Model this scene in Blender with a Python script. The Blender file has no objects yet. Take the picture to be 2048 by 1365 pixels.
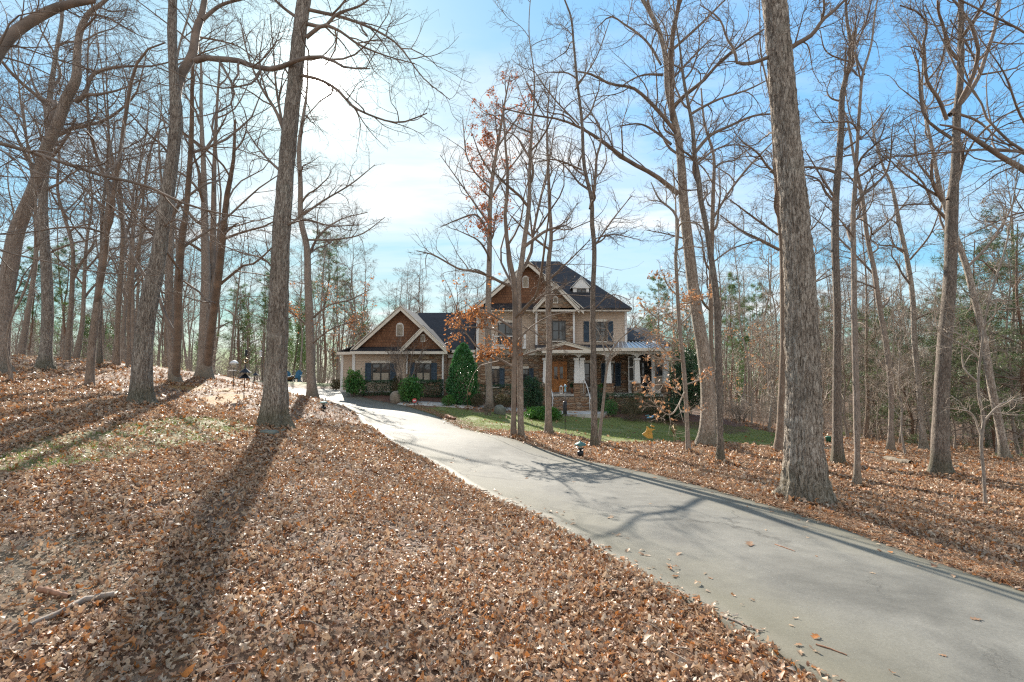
import bpy, math, random
import numpy as np
from math import radians, sin, cos, pi

SC = bpy.context.scene
COL = SC.collection
F, CX, CY = 1000.0, 1024.0, 682.5            # focal length and centre in photograph pixels
PITCH = radians(3.0)
EYE = 1.6

# ------------------------------------------------------------------ camera
cam_d = bpy.data.cameras.new("camera")
cam = bpy.data.objects.new("camera", cam_d)
COL.objects.link(cam)
cam.location = (0, 0, EYE)
cam.rotation_euler = (radians(90) + PITCH, 0, 0)
cam_d.sensor_width = 36.0
cam_d.lens = 36.0 * F / 2048.0
cam_d.clip_start = 0.05
cam_d.clip_end = 2000
SC.camera = cam

# ------------------------------------------------------------------ sun and sky
SUN_AZ = radians(-21.6)      # left of the view direction
SUN_EL = radians(28.8)
SUN_DIR = np.array([sin(SUN_AZ) * cos(SUN_EL), cos(SUN_AZ) * cos(SUN_EL), sin(SUN_EL)])
sun_d = bpy.data.lights.new("sun", 'SUN')
sun_d.energy = 4.3
sun_d.angle = radians(0.5)
sun_d.color = (1.0, 0.93, 0.82)
sun = bpy.data.objects.new("sun", sun_d)
COL.objects.link(sun)
sun.location = (-20, 50, 40)
sun.rotation_euler = (radians(90) - SUN_EL, 0, pi - SUN_AZ)

SC.view_settings.view_transform = 'Standard'
SC.view_settings.look = 'None'
SC.view_settings.exposure = 1.3
SC.view_settings.gamma = 1.0
SC.render.engine = 'CYCLES'
SC.cycles.max_bounces = 5
SC.cycles.diffuse_bounces = 3
SC.cycles.glossy_bounces = 2
SC.cycles.transmission_bounces = 3
SC.cycles.transparent_max_bounces = 4
SC.cycles.use_denoising = False
SC.cycles.pixel_filter_type = 'BLACKMAN_HARRIS'
SC.cycles.filter_width = 1.25
SC.cycles.sample_clamp_indirect = 4.0

world = bpy.data.worlds.new("World")
SC.world = world
world.use_nodes = True
wt = world.node_tree
for n in list(wt.nodes):
    wt.nodes.remove(n)


def N(tree, kind, ins=None, **props):
    n = tree.nodes.new(kind)
    for k, v in props.items():
        setattr(n, k, v)
    for k, v in (ins or {}).items():
        s = n.inputs[k]
        if isinstance(v, bpy.types.NodeSocket):
            tree.links.new(v, s)
        else:
            s.default_value = v
    return n


def MIXC(tree, fac, a, b, blend='MIX'):
    n = tree.nodes.new('ShaderNodeMix')
    n.data_type = 'RGBA'
    n.blend_type = blend
    for s, v in ((n.inputs['Factor'], fac), (n.inputs['A'], a), (n.inputs['B'], b)):
        pass
    for idx, v in ((0, fac), (6, a), (7, b)):
        s = n.inputs[idx]
        if isinstance(v, bpy.types.NodeSocket):
            tree.links.new(v, s)
        elif idx == 0:
            s.default_value = v
        else:
            s.default_value = (*v[:3], 1.0)
    return n.outputs[2]


def RAMP(tree, fac, stops, interp='LINEAR'):
    n = tree.nodes.new('ShaderNodeValToRGB')
    cr = n.color_ramp
    cr.interpolation = interp
    while len(cr.elements) < len(stops):
        cr.elements.new(0.5)
    for e, (p, c) in zip(cr.elements, stops):
        e.position = p
        e.color = (*c, 1.0) if not isinstance(c, float) else (c, c, c, 1.0)
    tree.links.new(fac, n.inputs['Fac'])
    return n.outputs['Color']


def MATH(tree, op, a, b=0.0, c=0.0, clamp=False):
    n = tree.nodes.new('ShaderNodeMath')
    n.operation = op
    n.use_clamp = clamp
    for i, v in enumerate((a, b, c)):
        if isinstance(v, bpy.types.NodeSocket):
            tree.links.new(v, n.inputs[i])
        else:
            n.inputs[i].default_value = v
    return n.outputs[0]


sky = N(wt, 'ShaderNodeTexSky')
sky.sky_type = 'NISHITA'
sky.sun_disc = False
sky.sun_elevation = SUN_EL
sky.sun_rotation = SUN_AZ
sky.air_density = 1.0
sky.dust_density = 0.6
sky.ozone_density = 2.5
wco = N(wt, 'ShaderNodeTexCoord')
wdir = wco.outputs['Generated']
sep = N(wt, 'ShaderNodeSeparateXYZ', {0: wdir})
# thin high cloud, laid out on a flat layer overhead
zc = MATH(wt, 'MAXIMUM', sep.outputs[2], 0.03)
zc = MATH(wt, 'ADD', zc, 0.12)
plx = MATH(wt, 'DIVIDE', sep.outputs[0], zc)
ply = MATH(wt, 'DIVIDE', sep.outputs[1], zc)
comb = N(wt, 'ShaderNodeCombineXYZ', {0: plx, 1: ply, 2: 0.0})
mp = N(wt, 'ShaderNodeMapping', {0: comb.outputs[0], 1: (9.3, 4.1, 0), 2: (0, 0, radians(24)), 3: (0.55, 1.5, 1)})
cn = N(wt, 'ShaderNodeTexNoise', {'Vector': mp.outputs[0], 'Scale': 1.15, 'Detail': 9.0, 'Roughness': 0.56, 'Distortion': 0.35})
cn2 = N(wt, 'ShaderNodeTexNoise', {'Vector': mp.outputs[0], 'Scale': 0.45, 'Detail': 3.0, 'Roughness': 0.5})
cm = MATH(wt, 'ADD', MATH(wt, 'MULTIPLY', cn.outputs[0], 0.62), MATH(wt, 'MULTIPLY', cn2.outputs[0], 0.5))
# cloud is thicker towards the sun's side of the sky
sdot = N(wt, 'ShaderNodeVectorMath', {0: wdir, 1: tuple(SUN_DIR)}, operation='DOT_PRODUCT').outputs['Value']
sdc = MATH(wt, 'MAXIMUM', sdot, 0.0)
cm = MATH(wt, 'ADD', cm, MATH(wt, 'MULTIPLY', MATH(wt, 'POWER', sdc, 6.0), 0.035))
# extra cloud added in the unseen sky behind the viewer to raise fill light
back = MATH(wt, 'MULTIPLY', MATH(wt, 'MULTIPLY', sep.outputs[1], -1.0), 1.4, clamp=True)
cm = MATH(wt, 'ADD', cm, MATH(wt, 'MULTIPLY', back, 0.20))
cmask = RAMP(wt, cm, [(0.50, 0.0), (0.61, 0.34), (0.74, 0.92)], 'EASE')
# soften the huge aureole of the model sky: c / (1 + k * luminance)
lum = N(wt, 'ShaderNodeRGBToBW', {0: sky.outputs[0]}).outputs[0]
comp = MATH(wt, 'DIVIDE', 1.0, MATH(wt, 'ADD', 1.0, MATH(wt, 'MULTIPLY', lum, 0.62)))
skyc = N(wt, 'ShaderNodeVectorMath', {0: sky.outputs[0], 1: N(wt, 'ShaderNodeCombineXYZ', {0: comp, 1: comp, 2: comp}).outputs[0]}, operation='MULTIPLY').outputs[0]
skyc = MIXC(wt, 1.0, skyc, (1.15, 1.68, 1.70), 'MULTIPLY')
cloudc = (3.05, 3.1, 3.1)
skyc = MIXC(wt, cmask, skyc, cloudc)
glow = MATH(wt, 'ADD', MATH(wt, 'ADD', MATH(wt, 'MULTIPLY', MATH(wt, 'POWER', sdc, 4000.0), 60.0), MATH(wt, 'MULTIPLY', MATH(wt, 'POWER', sdc, 420.0), 2.6)),
            MATH(wt, 'MULTIPLY', MATH(wt, 'POWER', sdc, 70.0), 0.7))
glowc = MIXC(wt, 1.0, N(wt, 'ShaderNodeCombineXYZ', {0: glow, 1: glow, 2: glow}).outputs[0], (1.0, 0.97, 0.92), 'MULTIPLY')
skyc = MIXC(wt, 1.0, skyc, glowc, 'ADD')
bg = N(wt, 'ShaderNodeBackground', {'Color': skyc, 'Strength': 0.15})
wo = N(wt, 'ShaderNodeOutputWorld', {0: bg.outputs[0]})

# ------------------------------------------------------------------ pixel and mesh helpers
_c, _s = cos(PITCH), sin(PITCH)


def P(px, py, Y):
    """Point of the world at forward distance Y seen at photograph pixel (px, py)."""
    u = (px - CX) / F
    v = (CY - py) / F
    t = Y / (_c - v * _s)
    return np.array([u * t, Y, EYE + t * (_s + v * _c)])


def X(px, Y, py=700):
    return float(P(px, py, Y)[0])


def Z(py, Y):
    return float(P(1024, py, Y)[2])


def to_px(p):
    p = np.asarray(p, float)
    x, y, z = p[..., 0], p[..., 1], p[..., 2] - EYE
    f = y * _c + z * _s
    u = -y * _s + z * _c
    return CX + F * x / f, CY - F * u / f


def world_loc(o):
    v = np.zeros(3)
    while o is not None:
        v = v + np.array(o.location)
        o = o.parent
    return v


def tag(o, label=None, cat=None, group=None, kind=None):
    if label: o['label'] = label
    if cat: o['category'] = cat
    if group: o['group'] = group
    if kind: o['kind'] = kind
    return o


def empty(name, loc, label, cat, group=None):
    o = bpy.data.objects.new(name, None)
    COL.objects.link(o)
    o.location = tuple(float(a) for a in loc)
    o.empty_display_size = 0.2
    return tag(o, label, cat, group)


def mesh_np(name, V, faces, mat, parent=None, smooth=True, attrs=None, origin=None, mats=None, mat_idx=None):
    """V (n,3) world coordinates; faces: an (m,k) int array or a list of such arrays."""
    V = np.asarray(V, np.float32)
    if not isinstance(faces, (list, tuple)):
        faces = [faces]
    off = world_loc(parent) if parent is not None else (np.zeros(3) if origin is None else np.asarray(origin, float))
    V = V - off.astype(np.float32)
    me = bpy.data.meshes.new(name)
    me.vertices.add(len(V))
    me.vertices.foreach_set("co", V.ravel())
    li = np.concatenate([np.asarray(f, np.int32).ravel() for f in faces])
    starts, k0 = [], 0
    for f in faces:
        m, k = f.shape
        starts.append(k0 + np.arange(m, dtype=np.int32) * k)
        k0 += m * k
    starts = np.concatenate(starts)
    me.loops.add(len(li))
    me.loops.foreach_set("vertex_index", li)
    me.polygons.add(len(starts))
    me.polygons.foreach_set("loop_start", starts)
    me.update(calc_edges=True)
    me.polygons.foreach_set("use_smooth", np.full(len(starts), bool(smooth)))
    for nm, dom, arr in (attrs or []):
        a = me.attributes.new(nm, 'FLOAT', dom)
        a.data.foreach_set("value", np.asarray(arr, np.float32))
    for m in (mats or [mat]):
        me.materials.append(m)
    if mat_idx is not None:
        me.polygons.foreach_set("material_index", np.asarray(mat_idx, np.int32))
    me.validate()
    o = bpy.data.objects.new(name, me)
    COL.objects.link(o)
    if parent is not None:
        o.parent = parent
    elif origin is not None:
        o.location = tuple(float(a) for a in origin)
    return o


class MB:
    """Collects boxes, prisms and sheets in world coordinates; build() links them as one mesh."""

    def __init__(self):
        self.v, self.f = [], []

    def add(self, vs, fs):
        b = len(self.v)
        self.v += [tuple(map(float, p)) for p in vs]
        self.f += [tuple(b + i for i in f) for f in fs]
        return self

    def box(self, x0, x1, y0, y1, z0, z1):
        return self.add([(x0, y0, z0), (x1, y0, z0), (x1, y1, z0), (x0, y1, z0), (x0, y0, z1), (x1, y0, z1), (x1, y1, z1), (x0, y1, z1)],
                        [(3, 2, 1, 0), (4, 5, 6, 7), (0, 1, 5, 4), (1, 2, 6, 5), (2, 3, 7, 6), (3, 0, 4, 7)])

    def frustum(self, cx, cy, z0, z1, w0, w1, d0=None, d1=None):
        d0 = d0 or w0; d1 = d1 or w1
        vs = []
        for z, w, d in ((z0, w0, d0), (z1, w1, d1)):
            vs += [(cx - w / 2, cy - d / 2, z), (cx + w / 2, cy - d / 2, z), (cx + w / 2, cy + d / 2, z), (cx - w / 2, cy + d / 2, z)]
        return self.add(vs, [(3, 2, 1, 0), (4, 5, 6, 7), (0, 1, 5, 4), (1, 2, 6, 5), (2, 3, 7, 6), (3, 0, 4, 7)])

    def prism_y(self, pts, y0, y1):
        """pts: (x,z) outline, counter-clockwise seen from the front (-y)."""
        n = len(pts)
        vs = [(x, y0, z) for x, z in pts] + [(x, y1, z) for x, z in pts]
        fs = [tuple(range(n)), tuple(range(2 * n - 1, n - 1, -1))]
        fs += [(i, i + n, (i + 1) % n + n, (i + 1) % n) for i in range(n)]
        return self.add(vs, fs)

    def poly(self, pts):
        return self.add(pts, [tuple(range(len(pts)))])

    def slab(self, pts, t):
        """Roof plane of thickness t (downwards)."""
        n = len(pts)
        vs = list(pts) + [(p[0], p[1], p[2] - t) for p in pts]
        fs = [tuple(range(n)), tuple(range(2 * n - 1, n - 1, -1))]
        fs += [((i + 1) % n, i, i + n, (i + 1) % n + n) for i in range(n)]
        return self.add(vs, fs)

    def tube(self, pts, rad, n=8, cap=True):
        pts = np.asarray(pts, float)
        rad = np.broadcast_to(np.asarray(rad, float), (len(pts),))
        V, Fq = tube_np(pts[None], rad[None], n)
        b = len(self.v)
        self.v += [tuple(p) for p in V]
        self.f += [tuple(int(b + i) for i in f) for f in Fq]
        if cap:
            self.f.append(tuple(b + i for i in range(n))[::-1])
            m = len(self.v)
            self.f.append(tuple(range(m - n, m)))
        return self

    def lathe(self, cx, cy, prof, n=16):
        """prof: list of (r, z) from bottom to top."""
        b = len(self.v)
        for r, z in prof:
            for i in range(n):
                a = 2 * pi * i / n
                self.v.append((cx + r * cos(a), cy + r * sin(a), z))
        for k in range(len(prof) - 1):
            for i in range(n):
                j = (i + 1) % n
                self.f.append((b + k * n + i, b + k * n + j, b + (k + 1) * n + j, b + (k + 1) * n + i))
        self.f.append(tuple(b + i for i in range(n))[::-1])
        self.f.append(tuple(b + (len(prof) - 1) * n + i for i in range(n)))
        return self

    def build(self, name, mat, parent=None, smooth=False, origin=None, bevel=0.0):
        off = world_loc(parent) if parent is not None else (np.zeros(3) if origin is None else np.asarray(origin, float))
        me = bpy.data.meshes.new(name)
        me.from_pydata([(a - off[0], b - off[1], c - off[2]) for a, b, c in self.v], [], self.f)
        me.materials.append(mat)
        if smooth:
            me.polygons.foreach_set("use_smooth", np.ones(len(me.polygons), bool))
        me.update()
        o = bpy.data.objects.new(name, me)
        COL.objects.link(o)
        if parent is not None:
            o.parent = parent
        elif origin is not None:
            o.location = tuple(float(a) for a in origin)
        if bevel:
            m = o.modifiers.new("bevel", 'BEVEL'); m.width = bevel; m.segments = 2; m.limit_method = 'ANGLE'
        return o


def norm(a):
    return a / np.maximum(np.linalg.norm(a, axis=-1, keepdims=True), 1e-9)


def tube_np(Pn, R, S):
    """Pn (B,N,3), R (B,N) -> vertices, quad faces."""
    B, n, _ = Pn.shape
    T = norm(np.gradient(Pn, axis=1))
    main = norm(Pn[:, -1] - Pn[:, 0])
    ref = np.where(np.abs(main[:, 2:3]) > 0.8, np.array([[1.0, 0.1, 0]]), np.array([[0.05, 0.1, 1.0]]))
    U = norm(np.cross(T, ref[:, None, :]))
    W = np.cross(T, U)
    a = np.arange(S) * 2 * pi / S
    V = Pn[:, :, None, :] + R[:, :, None, None] * (U[:, :, None, :] * np.cos(a)[None, None, :, None] + W[:, :, None, :] * np.sin(a)[None, None, :, None])
    V = V.reshape(-1, 3)
    b = np.arange(B)[:, None, None] * (n * S)
    i = np.arange(n - 1)[None, :, None] * S
    j = np.arange(S)[None, None, :]
    j2 = (j + 1) % S
    q = np.stack([b + i + j, b + i + j2, b + i + S + j2, b + i + S + j], -1).reshape(-1, 4)
    return V, q


def join_geo(parts):
    Vs, Fs, b = [], [], 0
    for V, q in parts:
        if len(V) == 0: continue
        Vs.append(V); Fs.append(q + b); b += len(V)
    return np.concatenate(Vs), np.concatenate(Fs)


def pip(x, y, poly):
    x = np.asarray(x); y = np.asarray(y)
    inside = np.zeros(x.shape, bool)
    n = len(poly)
    for i in range(n):
        x0, y0 = poly[i][:2]; x1, y1 = poly[(i + 1) % n][:2]
        c = ((y0 > y) != (y1 > y))
        with np.errstate(divide='ignore', invalid='ignore'):
            xi = (x1 - x0) * (y - y0) / (y1 - y0 + 1e-12) + x0
        inside ^= c & (x < xi)
    return inside


def resample(pts, n):
    pts = np.asarray(pts, float)
    d = np.concatenate([[0], np.cumsum(np.linalg.norm(np.diff(pts[:, :3], axis=0), axis=1))])
    # Catmull-Rom-like smoothing through a dense cubic interpolation
    t = np.linspace(0, d[-1], n)
    m = np.gradient(pts, d, axis=0) if len(pts) > 2 else np.repeat((pts[1:] - pts[:1]) / max(d[-1], 1e-6), 2, 0)
    k = np.clip(np.searchsorted(d, t, side='right') - 1, 0, len(d) - 2)
    h = (d[k + 1] - d[k])[:, None]
    s = ((t - d[k]) / (d[k + 1] - d[k]))[:, None]
    return ((2 * s**3 - 3 * s**2 + 1) * pts[k] + (s**3 - 2 * s**2 + s) * h * m[k] + (-2 * s**3 + 3 * s**2) * pts[k + 1] + (s**3 - s**2) * h * m[k + 1])


# ------------------------------------------------------------------ materials
def new_mat(name):
    m = bpy.data.materials.new(name)
    m.use_nodes = True
    t = m.node_tree
    b = t.nodes['Principled BSDF']
    return m, t, b


def plain(name, col, rough=0.6, metal=0.0, var=0.12, scale=9.0, bump=0.0):
    m, t, b = new_mat(name)
    tc = N(t, 'ShaderNodeTexCoord')
    nz = N(t, 'ShaderNodeTexNoise', {'Vector': tc.outputs['Object'], 'Scale': scale, 'Detail': 5.0})
    lo = tuple(c * (1 - var) for c in col); hi = tuple(min(1, c * (1 + var)) for c in col)
    t.links.new(RAMP(t, nz.outputs[0], [(0.3, lo), (0.7, hi)]), b.inputs['Base Color'])
    b.inputs['Roughness'].default_value = rough
    b.inputs['Metallic'].default_value = metal
    if bump:
        bp = N(t, 'ShaderNodeBump', {'Height': nz.outputs[0], 'Strength': bump, 'Distance': 0.02})
        t.links.new(bp.outputs[0], b.inputs['Normal'])
    return m


def bark_mat(name, dark, mid, light, scale=1.0, moss=0.0, bump=0.9, lichen=0.25, stretch=0.24):
    m, t, b = new_mat(name)
    tc = N(t, 'ShaderNodeTexCoord')
    mp = N(t, 'ShaderNodeMapping', {0: tc.outputs['Object'], 3: (1, 1, stretch)})
    nd = N(t, 'ShaderNodeTexNoise', {'Vector': mp.outputs[0], 'Scale': 14 * scale, 'Detail': 4.0, 'Roughness': 0.6})
    wv = N(t, 'ShaderNodeVectorMath', {0: mp.outputs[0], 1: N(t, 'ShaderNodeVectorMath', {0: nd.outputs['Color'], 1: (0.075 / scale,) * 3}, operation='MULTIPLY').outputs[0]}, operation='ADD')
    nz = N(t, 'ShaderNodeTexNoise', {'Vector': mp.outputs[0], 'Scale': 42 * scale, 'Detail': 7.0, 'Roughness': 0.68, 'Distortion': 0.8})
    vo = N(t, 'ShaderNodeTexVoronoi', {'Vector': wv.outputs[0], 'Scale': 25 * scale, 'Randomness': 1.0}, feature='DISTANCE_TO_EDGE')
    vp = N(t, 'ShaderNodeTexVoronoi', {'Vector': wv.outputs[0], 'Scale': 25 * scale, 'Randomness': 1.0}, feature='F1')
    pl = N(t, 'ShaderNodeSeparateColor', {0: vp.outputs['Color']}).outputs[0]
    h = MATH(t, 'ADD', MATH(t, 'MULTIPLY', nz.outputs[0], 0.98), MATH(t, 'MULTIPLY', MATH(t, 'MINIMUM', vo.outputs['Distance'], 0.14), 1.15))
    h = MATH(t, 'ADD', h, MATH(t, 'MULTIPLY', MATH(t, 'SUBTRACT', pl, 0.5), 0.16))
    col = RAMP(t, h, [(0.30, dark), (0.52, mid), (0.80, light)])
    n2 = N(t, 'ShaderNodeTexNoise', {'Vector': tc.outputs['Object'], 'Scale': 3.1, 'Detail': 6.0, 'Roughness': 0.65})
    col = MIXC(t, MATH(t, 'MULTIPLY', RAMP(t, n2.outputs[0], [(0.55, 0.0), (0.68, 1.0)]), lichen), col, (0.36, 0.36, 0.30))
    n3 = N(t, 'ShaderNodeTexNoise', {'Vector': tc.outputs['Object'], 'Scale': 1.3, 'Detail': 3.0})
    col = MIXC(t, MATH(t, 'MULTIPLY', RAMP(t, n3.outputs[0], [(0.35, 0.0), (0.7, 1.0)]), 0.35), col, tuple(c * 0.55 for c in mid))
    if moss:
        sp = N(t, 'ShaderNodeSeparateXYZ', {0: tc.outputs['Object']})
        g = MATH(t, 'MULTIPLY', RAMP(t, MATH(t, 'ADD', sp.outputs[2], MATH(t, 'MULTIPLY', n2.outputs[0], -0.7)), [(0.0, 1.0), (0.35, 0.0)]), moss)
        col = MIXC(t, g, col, (0.055, 0.065, 0.022))
    t.links.new(col, b.inputs['Base Color'])
    b.inputs['Roughness'].default_value = 0.85
    b.inputs['Specular IOR Level'].default_value = 0.25
    bp = N(t, 'ShaderNodeBump', {'Height': h, 'Strength': bump, 'Distance': 0.03})
    t.links.new(bp.outputs[0], b.inputs['Normal'])
    return m


def leaf_mat(name, stops, rough=0.5, trans=0.25, spec=0.4, attr='rnd'):
    m, t, b = new_mat(name)
    at = N(t, 'ShaderNodeAttribute', attribute_name=attr)
    col = RAMP(t, at.outputs['Fac'], stops)
    tc = N(t, 'ShaderNodeTexCoord')
    nz = N(t, 'ShaderNodeTexNoise', {'Vector': tc.outputs['Object'], 'Scale': 45.0, 'Detail': 3.0})
    col = MIXC(t, 0.45, col, MIXC(t, 1.0, col, RAMP(t, nz.outputs[0], [(0.3, 0.55), (0.7, 1.35)]), 'MULTIPLY'))
    t.links.new(col, b.inputs['Base Color'])
    b.inputs['Roughness'].default_value = rough
    b.inputs['Specular IOR Level'].default_value = spec
    tr = N(t, 'ShaderNodeBsdfTranslucent', {'Color': col})
    mx = N(t, 'ShaderNodeMixShader', {0: trans, 1: b.outputs[0], 2: tr.outputs[0]})
    t.links.new(mx.outputs[0], t.nodes['Material Output'].inputs['Surface'])
    return m


M = {}
M['bark_oak'] = bark_mat('oak_bark', (0.035, 0.028, 0.023), (0.22, 0.175, 0.14), (0.52, 0.455, 0.38), 1.0, moss=0.45, bump=1.2, lichen=0.35)
M['bark_pale'] = bark_mat('pale_oak_bark', (0.045, 0.035, 0.028), (0.30, 0.24, 0.19), (0.62, 0.54, 0.45), 0.85, moss=0.35, bump=1.2, stretch=0.32)
M['bark_brown'] = bark_mat('brown_bark', (0.075, 0.058, 0.046), (0.25, 0.195, 0.155), (0.47, 0.385, 0.315), 1.5, moss=0.3, bump=0.6)
M['bark_dark'] = bark_mat('dark_bark', (0.05, 0.039, 0.032), (0.15, 0.12, 0.097), (0.37, 0.31, 0.255), 1.3, moss=0.4)
M['bark_smooth'] = bark_mat('smooth_grey_bark', (0.11, 0.09, 0.07), (0.25, 0.205, 0.165), (0.40, 0.345, 0.29), 1.4, bump=0.25)
M['bark_far'] = bark_mat('far_bark', (0.09, 0.066, 0.05), (0.22, 0.165, 0.125), (0.38, 0.30, 0.235), 1.0, bump=0.5)
M['twig'] = plain('twig_bark', (0.20, 0.148, 0.112), 0.8, var=0.35, scale=3)
M['twig_pale'] = plain('pale_twig_bark', (0.34, 0.275, 0.215), 0.75, var=0.3, scale=3)
M['pine_bark'] = bark_mat('pine_bark', (0.06, 0.036, 0.024), (0.19, 0.115, 0.078), (0.34, 0.23, 0.16), 1.2)
M['litter'] = leaf_mat('fallen_leaves', [(0.0, (0.36, 0.195, 0.10)), (0.18, (0.56, 0.40, 0.265)), (0.33, (0.38, 0.20, 0.105)), (0.48, (0.60, 0.46, 0.32)), (0.60, (0.19, 0.095, 0.055)), (0.74, (0.50, 0.195, 0.05)), (0.84, (0.50, 0.345, 0.225)), (0.93, (0.27, 0.145, 0.08)), (1.0, (0.64, 0.53, 0.41))], 0.5, 0.25, 0.42)
M['rust_leaf'] = leaf_mat('rust_leaves', [(0, (0.36, 0.14, 0.05)), (0.5, (0.46, 0.20, 0.07)), (1, (0.28, 0.12, 0.055))], 0.5, 0.45)
M['red_leaf'] = leaf_mat('red_leaves', [(0, (0.36, 0.09, 0.03)), (0.5, (0.48, 0.16, 0.045)), (1, (0.27, 0.09, 0.04))], 0.5, 0.4)
M['tan_leaf'] = leaf_mat('tan_leaves', [(0, (0.46, 0.24, 0.12)), (0.5, (0.55, 0.32, 0.17)), (1, (0.40, 0.17, 0.075))], 0.5, 0.4)
M['holly'] = leaf_mat('holly_leaves', [(0, (0.03, 0.12, 0.035)), (0.6, (0.055, 0.19, 0.05)), (1, (0.10, 0.26, 0.06))], 0.3, 0.2, 0.6)
M['dark_green'] = leaf_mat('dark_green_leaves', [(0, (0.02, 0.055, 0.024)), (0.6, (0.042, 0.095, 0.04)), (1, (0.07, 0.13, 0.05))], 0.4, 0.15)
M['bright_green'] = leaf_mat('bright_green_leaves', [(0, (0.04, 0.12, 0.02)), (0.6, (0.08, 0.2, 0.03)), (1, (0.13, 0.26, 0.045))], 0.4, 0.25)
M['nandina'] = leaf_mat('nandina_leaves', [(0, (0.035, 0.12, 0.03)), (0.5, (0.07, 0.20, 0.045)), (0.85, (0.13, 0.24, 0.05)), (1, (0.42, 0.32, 0.18))], 0.4, 0.2)
M['brown_shrub'] = leaf_mat('brown_shrub_leaves', [(0, (0.075, 0.06, 0.028)), (0.6, (0.12, 0.10, 0.045)), (1, (0.19, 0.15, 0.08))], 0.6, 0.2)
M['pine'] = leaf_mat('pine_needles', [(0, (0.06, 0.11, 0.03)), (0.6, (0.11, 0.19, 0.05)), (1, (0.18, 0.25, 0.075))], 0.5, 0.3)
M['cedar'] = leaf_mat('cedar_sprays', [(0, (0.07, 0.105, 0.04)), (0.6, (0.13, 0.18, 0.07)), (1, (0.20, 0.22, 0.10))], 0.55, 0.3)
M['grass'] = leaf_mat('lawn_grass', [(0, (0.11, 0.19, 0.035)), (0.5, (0.19, 0.27, 0.055)), (0.8, (0.28, 0.31, 0.085)), (1, (0.36, 0.32, 0.13))], 0.5, 0.35)
# ------------------------------------------------------------------ terrain
CTRL = [P(*a) for a in [
    (552, 857, 11.5), (283, 811, 12.5), (182, 777, 15), (90, 743, 18), (5, 752, 14), (347, 766, 19), (410, 753, 22), (624, 796, 20),
    (600, 796, 23.5), (578, 793, 26.5), (560, 790, 31), (610, 789, 31), (620, 781, 36), (0, 722, 26), (150, 722, 26), (300, 733, 25), (480, 757, 24), (640, 820, 16.5), (480, 805, 15.5), (0, 890, 7.0), (250, 950, 6.0),
    (860, 830, 22), (730, 850, 17), (690, 815, 24), (680, 800, 28), (870, 930, 10.3), (1090, 1040, 6.1), (1240, 1130, 4.43), (600, 775, 40), (593, 768, 46),
    (1085, 838, 25), (1300, 885, 18), (1035, 877, 14.8), (1413, 892, 17), (1442, 928, 13.5), (1190, 898, 15.5), (1097, 870, 18),
    (1560, 906, 17), (1676, 931, 15), (1714, 979, 11.5), (1618, 1005, 7.6), (1882, 952, 13), (1970, 1021, 8.8), (2040, 1150, 5.3), (1781, 905, 21),
    (1848, 900, 22), (2010, 922, 18), (2000, 890, 32), (1700, 880, 32), (1500, 865, 32), (1350, 847, 27), (1460, 990, 8), (1700, 1065, 5.9),
    (2048, 1183, 4.0), (1300, 948, 10), (1100, 905, 12.9)]]
CTRL += [np.array(a, float) for a in [
    (0, 0, 0), (-6, 0, 0.25), (5, 0, -0.1), (0, -15, 0), (-30, 0, 1.9), (25, 0, -2.2), (-12, -15, 0.6), (25, -15, -2.0),
    (-9.8, 30.5, 0.06), (-4.5, 30.5, -0.06), (0, 30, -0.6), (4, 29.6, -0.85), (9, 30, -0.95), (14, 30, -1.7), (0, 45, -0.7), (-10, 45, 0.1), (10, 45, -1.5),
    (-30, 42, 1.1), (-18, 42, 0.4), (-60, 60, 0.8), (-20, 75, -1.6), (0, 90, -3.2), (30, 60, -4.3), (60, 40, -5.5), (60, 90, -6.0), (-90, 130, -1.5), (90, 130, -6.0), (0, 180, -5.0), (-110, 0, 3.0), (110, 10, -7), (0, 260, -6), (-140, 260, -5), (140, 260, -7), (0, -60, 0)]]
CTRL = np.array(CTRL)


def _phi(r2):
    return np.where(r2 > 1e-12, 0.5 * r2 * np.log(np.maximum(r2, 1e-12)), 0.0)


def _fit():
    n = len(CTRL)
    xy = CTRL[:, :2] / 20.0
    K = _phi(((xy[:, None] - xy[None]) ** 2).sum(-1)) + np.eye(n) * 0.004
    Q = np.c_[np.ones(n), xy]
    A = np.block([[K, Q], [Q.T, np.zeros((3, 3))]])
    return np.linalg.solve(A, np.r_[CTRL[:, 2], 0, 0, 0])


_W = _fit()


def T(x, y):
    x = np.asarray(x, float); y = np.asarray(y, float)
    sh = x.shape
    q = np.stack([x.ravel(), y.ravel()], -1) / 20.0
    out = np.empty(len(q))
    c = CTRL[:, :2] / 20.0
    for i in range(0, len(q), 20000):
        b = q[i:i + 20000]
        out[i:i + 20000] = _phi(((b[:, None] - c[None]) ** 2).sum(-1)) @ _W[:-3] + _W[-3] + b @ _W[-2:]
    return out.reshape(sh)


def hit(px, py, y0=1.5, y1=120):
    """Where the sight line through a pixel meets the terrain."""
    ys = np.geomspace(y0, y1, 1500)
    pts = np.stack([P(px, py, y) for y in ys])
    d = pts[:, 2] - T(pts[:, 0], pts[:, 1])
    k = np.argmax(d < 0) if (d < 0).any() else len(ys) - 1
    k = max(k, 1)
    a = d[k - 1] / (d[k - 1] - d[k] + 1e-12)
    return pts[k - 1] + (pts[k] - pts[k - 1]) * np.clip(a, 0, 1)


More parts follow.
